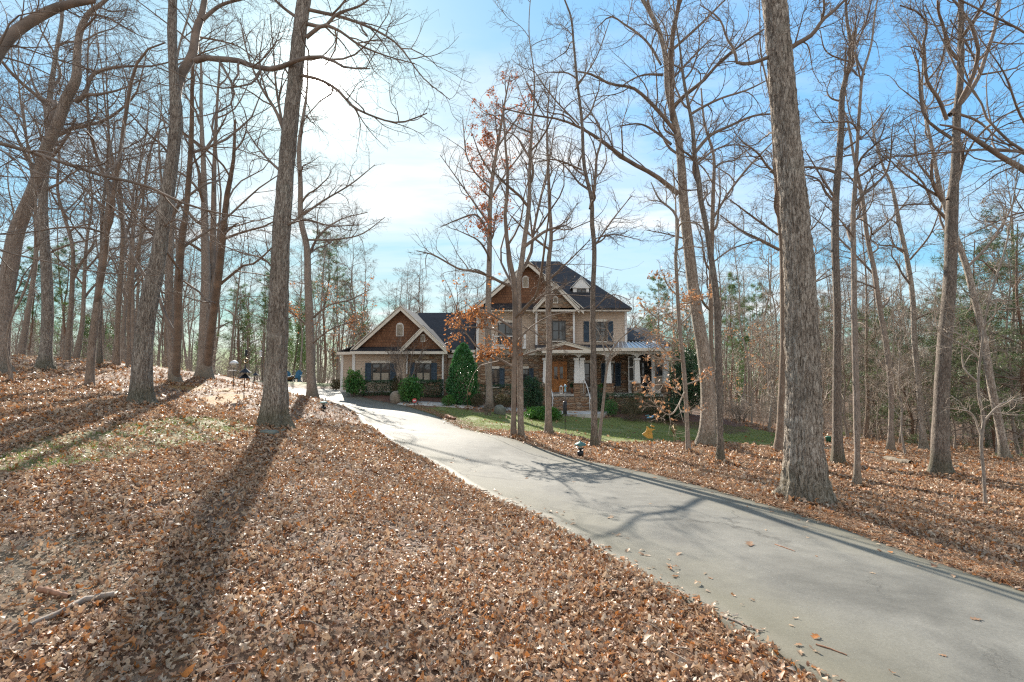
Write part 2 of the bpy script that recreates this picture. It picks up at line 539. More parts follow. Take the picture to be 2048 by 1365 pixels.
# driveway edges
DL = [hit(*a) for a in [(1650, 1365), (1480, 1262), (1240, 1130), (1090, 1042), (955, 985), (870, 930), (790, 890), (730, 850), (692, 816), (640, 800)]]
DR = [hit(*a) for a in [(2048, 1183), (1700, 1065), (1460, 990), (1300, 948), (1100, 903), (960, 866), (870, 832), (800, 810), (745, 800)]]
dl0 = DL[0]; dr0 = DR[0]
DL = [np.array([dl0[0] + 4.6, dl0[1] - 10.5, 0]), np.array([dl0[0] + 1.6, dl0[1] - 3.6, 0])] + DL
DR = [np.array([dr0[0] + 5.0, dr0[1] - 10, 0]), np.array([dr0[0] + 1.9, dr0[1] - 3.5, 0])] + DR
DL += [np.array([-12.6, 29.3, 0]), np.array([-15.5, 31.2, 0]), np.array([-19.0, 33.2, 0])]
DR += [np.array([-9.8, 30.6, 0]), np.array([-10.4, 33.6, 0]), np.array([-13.0, 37.6, 0]), np.array([-18.5, 39.0, 0])]
DLr = resample(np.array(DL)[:, :2].tolist() and np.c_[np.array(DL)[:, :2], np.zeros(len(DL))], 110)
DRr = resample(np.c_[np.array(DR)[:, :2], np.zeros(len(DR))], 110)
DRIVE = np.concatenate([DLr[:, :2], DRr[::-1, :2]])

LAWN = [hit(*a)[:2] for a in [(812, 815), (880, 837), (965, 866), (1020, 862), (1100, 868), (1200, 884), (1280, 888), (1420, 884), (1500, 893), (1570, 893), (1580, 872), (1480, 853), (1420, 846), (1330, 842), (1240, 836), (1190, 836), (1090, 832), (960, 825), (900, 815)]]
MULCH = [(-9.6, 30.7), (-8.6, 28.4), (-6.2, 27.2), (-3.0, 27.2), (0.0, 27.0), (2.0, 27.5), (5.5, 27.3), (8, 26.2), (10.6, 24.0), (12.2, 25.5), (12.5, 31), (9, 33), (-9, 33)]
PATCH_GREEN = [hit(*a)[:2] for a in [(0, 905), (110, 870), (250, 845), (330, 838), (480, 840), (520, 862), (430, 885), (300, 905), (150, 935), (0, 950)]]
PATCH_MOSS = [[hit(*a)[:2] for a in q] for q in ([(395, 797), (450, 788), (500, 792), (470, 806), (420, 812)], [(330, 770), (380, 766), (420, 772), (400, 782), (345, 780)], [(430, 780), (470, 776), (485, 783), (450, 788)])]
PATCH_BARE = [hit(*a)[:2] for a in [(-40, 1090), (60, 1075), (170, 1085), (240, 1120), (230, 1180), (120, 1225), (-40, 1230)]]

rg = np.random.default_rng(5)


def vnoise(x, y, scale, seed):
    """Smooth value noise on the plane."""
    g = np.random.default_rng(seed).random((64, 64))
    u = x / scale; v = y / scale
    i = np.floor(u).astype(int); j = np.floor(v).astype(int)
    fu = u - i; fv = v - j
    fu = fu * fu * (3 - 2 * fu); fv = fv * fv * (3 - 2 * fv)
    a = g[i % 64, j % 64]; b = g[(i + 1) % 64, j % 64]; c = g[i % 64, (j + 1) % 64]; d = g[(i + 1) % 64, (j + 1) % 64]
    return (a * (1 - fu) + b * fu) * (1 - fv) + (c * (1 - fu) + d * fu) * fv


def grid_lines(lo, hi, fine_lo, fine_hi, step):
    out = list(np.arange(fine_lo, fine_hi + 1e-6, step))
    s = step
    while out[-1] < hi:
        s *= 1.12; out.append(out[-1] + s)
    s = step; pre = []
    v = out[0]
    while v > lo:
        s *= 1.12; v -= s; pre.append(v)
    return np.array(pre[::-1] + out)


gx = grid_lines(-260, 260, -12, 14, 0.22)
gy = grid_lines(-60, 420, 0, 22, 0.22)
GX, GY = np.meshgrid(gx, gy, indexing='ij')
GZ = T(GX, GY)
in_drive = pip(GX, GY, DRIVE)
ROUGH = 0.05 * (vnoise(GX, GY, 1.1, 3) - 0.5) + 0.03 * (vnoise(GX, GY, 0.45, 4) - 0.5)
GZ = GZ + np.where(in_drive, -0.05, ROUGH)
ni, nj = GX.shape
ii, jj = np.meshgrid(np.arange(ni - 1), np.arange(nj - 1), indexing='ij')
q = np.stack([ii * nj + jj, (ii + 1) * nj + jj, (ii + 1) * nj + jj + 1, ii * nj + jj + 1], -1).reshape(-1, 4)
jx = GX + 0.35 * (vnoise(GX, GY, 0.7, 8) - 0.5); jy = GY + 0.5 * (vnoise(GX, GY, 0.7, 9) - 0.5)
a_mulch = pip(jx, jy, MULCH).astype(float)
a_green = np.maximum(pip(jx, jy, PATCH_GREEN) * 0.6, pip(jx, jy, LAWN) * 1.0)
FAR_GRASS = [(-26, 40.5), (-18, 41), (-12.5, 39.5), (-11.0, 37.5), (-10.3, 41), (-11, 47), (-20, 52), (-28, 48)]
a_green = np.maximum(a_green, pip(jx, jy, FAR_GRASS) * 1.0)
a_moss = np.zeros_like(a_green)
for pm in PATCH_MOSS:
    a_moss = np.maximum(a_moss, pip(jx, jy, pm).astype(float))
a_bare = pip(jx, jy, PATCH_BARE).astype(float)


def ground_mat():
    m, t, b = new_mat('leafy_ground')
    tc = N(t, 'ShaderNodeTexCoord')
    nd = N(t, 'ShaderNodeTexNoise', {'Vector': tc.outputs['Object'], 'Scale': 6.0, 'Detail': 4.0})
    wv = N(t, 'ShaderNodeVectorMath', {0: tc.outputs['Object'], 1: N(t, 'ShaderNodeVectorMath', {0: nd.outputs['Color'], 1: (0.12, 0.12, 0.12)}, operation='MULTIPLY').outputs[0]}, operation='ADD')
    vo = N(t, 'ShaderNodeTexVoronoi', {'Vector': wv.outputs[0], 'Scale': 13.0}, feature='F1')
    leafc = RAMP(t, N(t, 'ShaderNodeSeparateColor', {0: vo.outputs['Color']}).outputs[0],
                 [(0.0, (0.12, 0.06, 0.03)), (0.25, (0.30, 0.18, 0.105)), (0.5, (0.22, 0.105, 0.055)), (0.7, (0.40, 0.28, 0.18)), (0.85, (0.34, 0.13, 0.04)), (1.0, (0.46, 0.35, 0.25))])
    big = N(t, 'ShaderNodeTexNoise', {'Vector': tc.outputs['Object'], 'Scale': 0.55, 'Detail': 6.0, 'Roughness': 0.6})
    soil = RAMP(t, N(t, 'ShaderNodeTexNoise', {'Vector': tc.outputs['Object'], 'Scale': 30.0, 'Detail': 8.0, 'Roughness': 0.7}).outputs[0],
                [(0.3, (0.085, 0.065, 0.048)), (0.55, (0.22, 0.165, 0.125)), (0.75, (0.36, 0.29, 0.225))])
    col = MIXC(t, MATH(t, 'MULTIPLY', RAMP(t, big.outputs[0], [(0.42, 0.0), (0.6, 1.0)]), 0.5), MIXC(t, 1.0, leafc, (0.62, 0.58, 0.55), 'MULTIPLY'), soil)
    def at(nm):
        return N(t, 'ShaderNodeAttribute', attribute_name=nm).outputs['Fac']
    fine = N(t, 'ShaderNodeTexNoise', {'Vector': tc.outputs['Object'], 'Scale': 60.0, 'Detail': 6.0, 'Roughness': 0.7}).outputs[0]
    grassc = RAMP(t, fine, [(0.3, (0.07, 0.10, 0.022)), (0.5, (0.16, 0.20, 0.05)), (0.7, (0.26, 0.26, 0.095))])
    col = MIXC(t, MATH(t, 'MULTIPLY', at('green'), 0.8), col, grassc)
    mossc = RAMP(t, fine, [(0.3, (0.20, 0.10, 0.02)), (0.6, (0.36, 0.19, 0.045)), (0.8, (0.30, 0.22, 0.08))])
    col = MIXC(t, MATH(t, 'MULTIPLY', at('moss'), 0.8), col, mossc)
    mul = RAMP(t, fine, [(0.3, (0.05, 0.025, 0.018)), (0.55, (0.13, 0.065, 0.045)), (0.75, (0.24, 0.13, 0.10))])
    col = MIXC(t, MATH(t, 'MULTIPLY', at('mulch'), 0.9), col, mul)
    bare = RAMP(t, fine, [(0.3, (0.10, 0.075, 0.045)), (0.55, (0.22, 0.165, 0.105)), (0.75, (0.34, 0.27, 0.19))])
    col = MIXC(t, MATH(t, 'MULTIPLY', at('bare'), 0.85), col, bare)
    t.links.new(col, b.inputs['Base Color'])
    b.inputs['Roughness'].default_value = 0.8
    b.inputs['Specular IOR Level'].default_value = 0.3
    h = MATH(t, 'ADD', MATH(t, 'MULTIPLY', vo.outputs['Distance'], 0.8), MATH(t, 'MULTIPLY', fine, 0.4))
    t.links.new(N(t, 'ShaderNodeBump', {'Height': h, 'Strength': 0.8, 'Distance': 0.04}).outputs[0], b.inputs['Normal'])
    return m


M['ground'] = ground_mat()
g = mesh_np('ground', np.stack([GX, GY, GZ], -1).reshape(-1, 3), q, M['ground'],
            attrs=[('mulch', 'POINT', a_mulch.ravel()), ('green', 'POINT', a_green.ravel()), ('moss', 'POINT', a_moss.ravel()), ('bare', 'POINT', a_bare.ravel())])
tag(g, kind='structure')


def concrete_mat(name, base, moss, crack=True):
    m, t, b = new_mat(name)
    tc = N(t, 'ShaderNodeTexCoord')
    n1 = N(t, 'ShaderNodeTexNoise', {'Vector': tc.outputs['Object'], 'Scale': 0.9, 'Detail': 7.0, 'Roughness': 0.62, 'Distortion': 0.5})
    n2 = N(t, 'ShaderNodeTexNoise', {'Vector': tc.outputs['Object'], 'Scale': 55.0, 'Detail': 6.0, 'Roughness': 0.75})
    n3 = N(t, 'ShaderNodeTexNoise', {'Vector': tc.outputs['Object'], 'Scale': 5.0, 'Detail': 6.0, 'Roughness': 0.7})
    col = RAMP(t, n1.outputs[0], [(0.3, tuple(c * 0.62 for c in base)), (0.52, base), (0.75, tuple(c * 1.3 for c in base))])
    col = MIXC(t, 0.5, col, MIXC(t, 1.0, col, RAMP(t, n2.outputs[0], [(0.35, 0.72), (0.65, 1.25)]), 'MULTIPLY'))
    col = MIXC(t, 0.5, col, MIXC(t, 1.0, col, RAMP(t, n3.outputs[0], [(0.35, 0.78), (0.65, 1.18)]), 'MULTIPLY'))
    if moss:
        e = N(t, 'ShaderNodeAttribute', attribute_name='edge').outputs['Fac']
        f = MATH(t, 'ADD', e, MATH(t, 'MULTIPLY', MATH(t, 'SUBTRACT', n1.outputs[0], 0.5), 1.2))
        col = MIXC(t, MATH(t, 'MULTIPLY', RAMP(t, f, [(0.2, 0.0), (0.95, 1.0)]), 0.6), col, (0.135, 0.12, 0.072))
    h = n2.outputs[0]
    if crack:
        nd = N(t, 'ShaderNodeTexNoise', {'Vector': tc.outputs['Object'], 'Scale': 1.5, 'Detail': 8.0, 'Roughness': 0.7})
        wv = N(t, 'ShaderNodeVectorMath', {0: tc.outputs['Object'], 1: N(t, 'ShaderNodeVectorMath', {0: nd.outputs['Color'], 1: (1.1, 1.1, 0)}, operation='MULTIPLY').outputs[0]}, operation='ADD')
        mpv = N(t, 'ShaderNodeMapping', {0: wv.outputs[0], 2: (0, 0, radians(-22)), 3: (1.0, 0.35, 1)})
        vo = N(t, 'ShaderNodeTexVoronoi', {'Vector': mpv.outputs[0], 'Scale': 0.5}, feature='DISTANCE_TO_EDGE')
        br = N(t, 'ShaderNodeTexNoise', {'Vector': tc.outputs['Object'], 'Scale': 0.7, 'Detail': 3.0})
        ck = MATH(t, 'MULTIPLY', RAMP(t, vo.outputs['Distance'], [(0.0, 1.0), (0.006, 0.0)]), RAMP(t, br.outputs[0], [(0.42, 0.0), (0.55, 0.8)]))
        col = MIXC(t, ck, col, (0.06, 0.055, 0.045))
        h = MATH(t, 'SUBTRACT', h, MATH(t, 'MULTIPLY', ck, 2.0))
    t.links.new(col, b.inputs['Base Color'])
    b.inputs['Roughness'].default_value = 0.7
    b.inputs['Specular IOR Level'].default_value = 0.35
    t.links.new(N(t, 'ShaderNodeBump', {'Height': h, 'Strength': 0.22, 'Distance': 0.01}).outputs[0], b.inputs['Normal'])
    return m


M['drive'] = concrete_mat('driveway_concrete', (0.182, 0.172, 0.148), True)
M['walk'] = concrete_mat('walkway_concrete', (0.5, 0.48, 0.44), False, False)


def loft(name, A, B, K, mat, lift, thick, edge=False):
    n = len(A)
    s = np.linspace(0, 1, K)
    XY = A[:, None, :2] * (1 - s)[None, :, None] + B[:, None, :2] * s[None, :, None]
    z = T(XY[..., 0], XY[..., 1]) + lift
    V = np.concatenate([XY, z[..., None]], -1).reshape(-1, 3)
    i, j = np.meshgrid(np.arange(n - 1), np.arange(K - 1), indexing='ij')
    top = np.stack([i * K + j, i * K + j + 1, (i + 1) * K + j + 1, (i + 1) * K + j], -1).reshape(-1, 4)
    sk = []
    base = len(V)
    low = []
    for col in (0, K - 1):
        e = V.reshape(n, K, 3)[:, col].copy(); e[:, 2] -= thick
        low.append(e)
        b = base + (0 if col == 0 else n)
        ar = np.arange(n - 1)
        t0 = ar * K + col; t1 = (ar + 1) * K + col
        sk.append(np.stack([t0, t1, b + ar + 1, b + ar] if col == 0 else [t1, t0, b + ar, b + ar + 1], -1))
    V = np.concatenate([V] + low)
    attrs = []
    if edge:
        ed = np.tile(np.abs(s * 2 - 1) ** 1.6, n)
        attrs = [('edge', 'POINT', np.r_[ed, np.ones(2 * n)])]
    return mesh_np(name, V, np.concatenate([top] + sk), mat, attrs=attrs)


tag(loft('driveway', DLr, DRr, 17, M['drive'], 0.012, 0.12, True), kind='structure')
# front walk: from the driveway to the round pad before the steps
wc = resample(np.array([hit(*a) for a in [(800, 806), (870, 809), (950, 814), (1040, 821), (1110, 825)]]), 40)
tw = norm(np.gradient(wc[:, :2], axis=0)); nw = np.stack([-tw[:, 1], tw[:, 0]], -1)
WA = np.c_[wc[:, :2] + nw * 0.65, np.zeros(40)]; WB = np.c_[wc[:, :2] - nw * 0.65, np.zeros(40)]
tag(loft('walkway', WB, WA, 5, M['walk'], 0.018, 0.1), kind='structure')
pc = hit(1152, 826)
aa = np.linspace(0, 2 * pi, 40, endpoint=False)
pad = MB()
pz = float(T(pc[0], pc[1])) + 0.06
pad.prism_y([(0, 0)] * 0 or [(cos(a), sin(a)) for a in aa], 0, 1)
pad = MB()
ring = [(pc[0] + 1.75 * cos(a), pc[1] + 1.55 * sin(a), pz) for a in aa]
pad.slab(ring, 0.25)
tag(pad.build('walkway_pad', M['walk']), kind='structure')
# ------------------------------------------------------------------ trees
def grow(rng, Pn, R, L, n, t0, t1, lf, ang, rk, up, NP, kink, rmin, side_only=None):
    """n child branches per parent polyline. Returns positions, radii, lengths."""
    B, n0, _ = Pn.shape
    idx = np.repeat(np.arange(B), n)
    k = np.tile(np.arange(n), B)
    t = t0 + (t1 - t0) * (k + rng.random(len(idx))) / n
    s = t * (n0 - 1)
    i = np.minimum(s.astype(int), n0 - 2)
    fr = (s - i)[:, None]
    pos = Pn[idx, i] * (1 - fr) + Pn[idx, i + 1] * fr
    tan = norm(Pn[idx, i + 1] - Pn[idx, i])
    rad = R[idx, i] * (1 - fr[:, 0]) + R[idx, i + 1] * fr[:, 0]
    rv = rng.normal(size=(len(idx), 3)); rv[:, 2] *= 0.6
    perp = norm(rv - (rv * tan).sum(-1, keepdims=True) * tan)
    a = rng.uniform(*ang, len(idx))[:, None]
    d = tan * np.cos(a) + perp * np.sin(a)
    ln = L[idx] * lf * rng.uniform(0.55, 1.3, len(idx)) * (1.2 - 0.75 * t)
    r0 = np.minimum(rad * 0.72, ln * rk + rmin)
    pts = [pos]
    wob = np.zeros_like(d)
    for m in range(NP - 1):
        wob = 0.55 * wob + rng.normal(size=d.shape) * kink
        d = norm(d + wob + np.array([0, 0, up]))
        pts.append(pts[-1] + d * (ln / (NP - 1))[:, None])
    Pc = np.stack(pts, 1)
    tt = np.linspace(0, 1, NP)[None]
    Rc = np.maximum(r0[:, None] * (1 - 0.85 * tt), rmin)
    return Pc, Rc, ln


def trunk_geo(rng, pts, rad, S, flare=0.0, rough=0.0):
    """One trunk with a buttressed foot and furrowed bark; pts (n,3)."""
    n = len(pts)
    V, q = tube_np(pts[None], rad[None], S)
    V = V.reshape(n, S, 3)
    c = pts[:, None, :]
    h = (pts[:, 2] - pts[0, 2])[:, None]
    th = np.arange(S) * 2 * pi / S
    mod = np.ones((n, S))
    if flare:
        k = rng.integers(4, 7); ph = rng.uniform(0, 6.28)
        lob = 0.5 + 0.5 * np.cos(k * th + ph + 0.8 * np.sin(th * 2 + ph))
        r_0 = rad[0]
        mod += flare * lob[None] ** 1.5 * np.exp(-h / (0.9 * r_0 + 0.12))
    if rough:
        g = rng.normal(size=(n, S))
        ker = np.ones(5) / 5
        g = np.apply_along_axis(lambda a: np.convolve(a, ker, 'same'), 0, g)
        g2 = rng.normal(size=(n, max(4, S // 6)))
        g2 = np.apply_along_axis(lambda a: np.convolve(a, np.ones(9) / 9, 'same'), 0, g2)
        xi = np.linspace(0, g2.shape[1], S, endpoint=False)
        i0 = xi.astype(int); f_ = xi - i0
        g2 = g2[:, i0] * (1 - f_) + g2[:, (i0 + 1) % g2.shape[1]] * f_
        mod += rough * (1.3 * g + 1.0 * g2)
    V = c + (V - c) * mod[..., None]
    return V.reshape(-1, 3), q


def leaf_cards(rng, C, size, droop=0.5, fold=0.25):
    """Small folded leaves (two quads each) hanging at points C."""
    n = len(C)
    d = norm(rng.normal(size=(n, 3)) + np.array([0, 0, -droop]))
    rv = rng.normal(size=(n, 3))
    w = norm(np.cross(d, rv)); u = np.cross(w, d)
    L = size * rng.uniform(0.6, 1.3, n)[:, None]
    W = L * 0.26
    mid0, mid1 = C, C + d * L
    m_ = C + d * L * 0.5
    a0 = m_ + w * W + u * W * fold * 1.5; b0 = m_ - w * W + u * W * fold * 1.5
    V = np.stack([mid0, a0, mid1, b0], 1).reshape(-1, 3)
    b = np.arange(n)[:, None] * 4
    q = np.concatenate([b + np.array([[0, 1, 2, 3]])])
    return V, q


FEET = []


def hero(name, label, base, trunk, limbs=(), H=18.0, t0=0.45, n=7, lf=0.28, bark='bark_oak', twig='twig', seed=1, S=20, flare=0.35,
         rough=0.0, dens=(11, 7, 4), leaf=None, group=None, rings=60, up=0.05, tmin=0.0025, ang=(0.6, 1.25), extend=True, cat='tree', kink=0.13, sub=None):
    """A tree whose trunk and main limbs follow lists of (px, py, width px) at the depth where its foot stands."""
    rng = np.random.default_rng(seed)
    bp = hit(*base) if len(base) == 2 else np.array([X(base[0], base[2], base[1]), base[2], 0.0])
    Y = bp[1]
    bz = float(T(bp[0], bp[1]))
    root = empty(name, (bp[0], bp[1], bz), label, cat, group)
    FEET.append((bp[0], bp[1], trunk[1][2] / 2000.0 * Y))
    pts = []
    for k, (px, py, w) in enumerate(trunk):
        p = P(px, py, Y)
        pts.append([*p, w / 2000.0 * Y / math.sqrt(1 + ((px - CX) / F) ** 2)])
    pts = np.array(pts)
    pts[0, 2] = bz - 0.08
    # depth wander so that the trunk also leans a little away from the picture plane
    hgt = pts[:, 2] - bz
    pts[:, 1] += 0.02 * hgt * rng.normal() + 0.12 * np.sin(hgt * 0.35 + rng.uniform(0, 6)) * np.minimum(hgt / 4, 1)
    if extend and pts[-1, 2] - bz < H:
        top = pts[-1]; d = norm(pts[-1, :3] - pts[-3, :3]); d = norm(d + np.array([0, 0, 0.5]))
        ext = H - (top[2] - bz)
        for f_ in (0.35, 0.7, 1.0):
            o = top[:3] + d * ext * f_ + np.array([rng.normal() * 0.12, rng.normal() * 0.12, 0]) * ext * f_
            pts = np.vstack([pts, [*o, max(top[3] * (1 - f_ * 0.93), 0.012)]])
    tr = resample(pts, rings)
    tr[:, 3] = np.maximum(tr[:, 3], 0.008)
    V, q_ = trunk_geo(rng, tr[:, :3], tr[:, 3], S, flare, rough)
    mesh_np('trunk', V, q_, M[bark], root)
    NL = 16
    PL, RL, LL = [], [], []
    for lb in limbs:
        a = rng.uniform(-0.55, 0.55)
        base_i = np.argmin(((np.stack(to_px(tr[:, :3]), -1) - np.array(lb[0][:2])) ** 2).sum(-1))
        y0 = tr[base_i, 1]
        acc = 0.0; lp = []
        prev = None
        for (px, py, w) in lb:
            p = P(px, py, y0)
            if prev is not None: acc += np.linalg.norm(p - prev)
            prev = p
            p2 = P(px, py, y0 + a * acc)
            lp.append([*p2, w / 2000.0 * Y / math.sqrt(1 + ((px - CX) / F) ** 2)])
        lp = resample(np.array(lp), NL)
        PL.append(lp[:, :3]); RL.append(np.maximum(lp[:, 3], 0.006)); LL.append(np.linalg.norm(np.diff(lp[:, :3], axis=0), axis=1).sum())
    geo = []
    if n:
        L0 = np.array([np.linalg.norm(np.diff(tr[:, :3], axis=0), axis=1).sum()])
        Pa, Ra, La = grow(rng, tr[None, :, :3], tr[None, :, 3], L0, n, t0, 0.985, lf, ang, 0.018, up, NL, kink, 0.006)
        PL += list(Pa); RL += list(Ra); LL += list(La)
    tips = []
    if PL:
        PL, RL, LL = np.array(PL), np.array(RL), np.array(LL)
        geo.append(tube_np(PL, RL, 8))
        d1, d2, d3 = dens
        P2, R2, L2 = grow(rng, PL, RL, LL, d1, 0.12, 1.0, 0.5, (0.45, 1.15), 0.009, up * 0.7, 9, 0.17, max(tmin, 0.005))
        # short sprays straight off the trunk
        geo.append(tube_np(P2, R2, 5))
        if d2:
            P3, R3, L3 = grow(rng, P2, R2, L2, d2, 0.12, 1.0, 0.55, (0.4, 1.1), 0.006, up * 0.6, 6, 0.19, tmin)
            geo.append(tube_np(P3, R3, 3)); tips = P3
            if d3:
                P4, R4, L4 = grow(rng, P3, R3, L3, d3, 0.15, 1.0, 0.6, (0.35, 1.0), 0.004, up * 0.4, 5, 0.2, tmin * 0.85)
                geo.append(tube_np(P4, R4, 3)); tips = P4
        V, q_ = join_geo(geo)
        mesh_np('crown', V, q_, M[twig if twig else bark], root)
        if leaf and len(tips):
            cnt, mat, box, size = leaf
            c = tips[:, -1]; c2 = tips[:, tips.shape[1] // 2]
            c = np.concatenate([c, c2])
            if box is not None:
                zlo, zhi, xlo, xhi = Z(box[3], Y), Z(box[1], Y), X(box[0], Y), X(box[2], Y)
                c = c[(c[:, 2] > zlo) & (c[:, 2] < zhi) & (c[:, 0] > xlo) & (c[:, 0] < xhi)]
            if len(c):
                # leaves cling in clusters: keep some branches and drop others
                keep = vnoise(c[:, 0] * 1.0 + c[:, 1], c[:, 2] * 1.0, 0.45, seed + 9) > 0.36
                c = c[keep]
            if len(c):
                c = c[rng.integers(0, len(c), cnt)] + rng.normal(size=(cnt, 3)) * 0.05
                V, q_ = leaf_cards(rng, c, size)
                mesh_np('leaves', V, q_, M[mat], root, smooth=False, attrs=[('rnd', 'FACE', rng.random(len(q_)))])
    return root


hero('oak_tree', 'thick furrowed oak trunk beside the left driveway edge with the sun at its right side', (552, 857),
     [(549, 862, 64), (549, 838, 55), (551, 800, 50), (552, 743, 44), (558, 650, 41), (561, 596, 38), (566, 500, 36), (575, 366, 33), (590, 183, 30), (606, 0, 28)],
     [[(612, 48, 9), (650, 52, 7), (672, 30, 6), (720, 12, 4), (760, -20, 2)],
      [(612, 76, 9), (649, 51, 8), (678, 62, 6), (715, 88, 5), (766, 110, 3), (830, 128, 2)],
      [(596, 150, 8), (640, 160, 7), (678, 183, 6), (704, 212, 5), (741, 231, 4), (803, 245, 3), (854, 227, 2)],
      [(568, 262, 9), (554, 227, 7), (521, 172, 5), (506, 139, 4), (488, 81, 3), (481, 37, 2)],
      [(566, 255, 6), (553, 180, 5), (547, 105, 3), (540, 30, 2)],
      [(559, 341, 6), (539, 322, 5), (514, 293, 4), (481, 238, 2)],
      [(600, 40, 8), (560, 10, 6), (520, -40, 4)],
      [(618, 20, 8), (700, 40, 6), (790, 85, 4), (850, 160, 2.5), (900, 200, 1.5)],
      [(562, 455, 5), (610, 440, 4), (660, 452, 3), (720, 450, 2)],
      [(560, 560, 5), (530, 520, 4), (480, 505, 3), (420, 480, 2)]],
     H=19, t0=0.5, n=9, lf=0.3, bark='bark_oak', seed=11, S=72, rings=260, flare=0.7, rough=0.065, dens=(11, 6, 4))
hero('oak_tree', 'large leaning oak whose trunk forks high into two stems, left foreground', (283, 811),
     [(282, 815, 66), (283, 795, 50), (284, 770, 45), (286, 706, 41), (298, 596, 38), (311, 523, 34), (319, 458, 31), (331, 366, 29), (341, 293, 27), (347, 225, 27), (344, 165, 22), (342, 73, 20), (345, 0, 19)],
     [[(348, 230, 24), (362, 150, 22), (384, 112, 21), (393, 60, 19), (402, 35, 16), (412, -20, 13)],
      [(391, 122, 15), (400, 118, 14), (440, 119, 13), (473, 121, 12), (510, 134, 11), (557, 137, 10), (585, 124, 9), (650, 115, 6), (690, 135, 4), (740, 138, 2)],
      [(405, 40, 10), (440, 12, 8), (500, -5, 5)],
      [(400, 75, 5), (440, 82, 4), (480, 95, 3), (520, 130, 2)],
      [(326, 400, 5), (318, 290, 4), (318, 262, 3), (330, 255, 2)],
      [(318, 460, 5), (350, 440, 4), (385, 448, 3), (420, 430, 1.5)]],
     H=20, t0=0.55, n=8, lf=0.26, seed=12, S=64, rings=240, flare=0.35, rough=0.05, dens=(10, 6, 4))
hero('forked_tree', 'slim tree forking low into two crossing stems between two left oaks', (182, 777),
     [(179, 779, 24), (180, 750, 19), (183, 688, 18), (190, 615, 17), (194, 523, 12), (198, 450, 11), (198, 366, 9), (176, 311, 8), (157, 249, 7), (150, 150, 5)],
     [[(192, 610, 14), (209, 523, 12), (216, 450, 11), (231, 366, 10), (240, 311, 9), (253, 220, 8), (267, 147, 7), (286, 106, 5), (330, 86, 3)]],
     H=15, t0=0.35, n=12, lf=0.25, bark='bark_far', dens=(9, 6, 3), seed=13, S=14, flare=0.3)
hero('oak_tree', 'stout straight oak with mossy foot on the left hill', (90, 743),
     [(90, 745, 44), (90, 725, 33), (93, 633, 27), (92, 542, 25), (88, 450, 22), (88, 385, 20), (93, 330, 18), (99, 275, 17), (96, 200, 14), (104, 100, 10), (110, 0, 8)],
     [[(96, 300, 12), (84, 198, 9), (70, 176, 7), (58, 139, 4)], [(100, 320, 9), (130, 280, 7), (150, 240, 4)]], H=19, t0=0.3, n=12, lf=0.24, bark='bark_oak', dens=(9, 6, 3), seed=14, S=24, flare=0.5)
hero('leaning_oak', 'dark heavy oak leaning right from the left picture edge, its limbs bent', (8, 752),
     [(2, 756, 66), (2, 735, 44), (4, 680, 38), (11, 596, 38), (22, 523, 38), (33, 465, 36), (55, 414, 32), (77, 366, 29), (99, 304, 27), (128, 249, 25), (147, 205, 25), (168, 168, 22), (172, 128, 18), (183, 73, 15), (201, 44, 12), (227, 26, 9), (256, 0, 7)],
     [[(99, 300, 18), (99, 256, 16), (110, 205, 13), (84, 198, 9), (70, 176, 7), (58, 139, 4)],
      [(150, 204, 13), (161, 198, 12), (190, 147, 9), (227, 136, 7), (286, 132, 4)],
      [(168, 190, 10), (190, 190, 8), (215, 186, 6), (250, 176, 4), (300, 150, 2)],
      [(84, 350, 6), (60, 300, 5), (40, 240, 4), (10, 200, 3)]],
     H=17, t0=0.5, n=9, lf=0.24, bark='bark_brown', seed=15, S=30, rings=90, flare=0.5, extend=False, rough=0.02)
hero('twin_trunk_tree', 'double stemmed tree behind the big leaning oak, stems pressed together', (349, 768),
     [(350, 770, 30), (348, 745, 22), (343, 700, 17), (342, 633, 16), (346, 523, 14), (350, 450, 12), (352, 350, 10), (350, 250, 8), (360, 100, 5)],
     [[(352, 755, 18), (355, 690, 18), (356, 633, 17), (359, 542, 15), (368, 450, 13), (370, 440, 12), (377, 366, 11), (383, 275, 9), (385, 147, 6), (390, 60, 3)]],
     H=18, t0=0.3, n=10, lf=0.22, bark='bark_brown', dens=(8, 5, 3), seed=16, S=16)
hero('triple_trunk_tree', 'three stemmed tree rising from one broad foot left of the bird feeders', (410, 755),
     [(408, 757, 42), (408, 735, 32), (406, 670, 24), (407, 560, 20), (406, 450, 16), (405, 350, 12), (398, 220, 8), (392, 100, 5)],
     [[(412, 730, 20), (417, 650, 19), (421, 560, 17), (427, 450, 14), (428, 360, 11), (432, 250, 8), (440, 120, 4)],
      [(414, 735, 20), (424, 650, 18), (436, 560, 16), (448, 450, 13), (455, 385, 10), (466, 330, 7), (470, 240, 4)]],
     H=18, t0=0.3, n=10, lf=0.22, bark='bark_brown', dens=(8, 5, 3), seed=17, S=18)
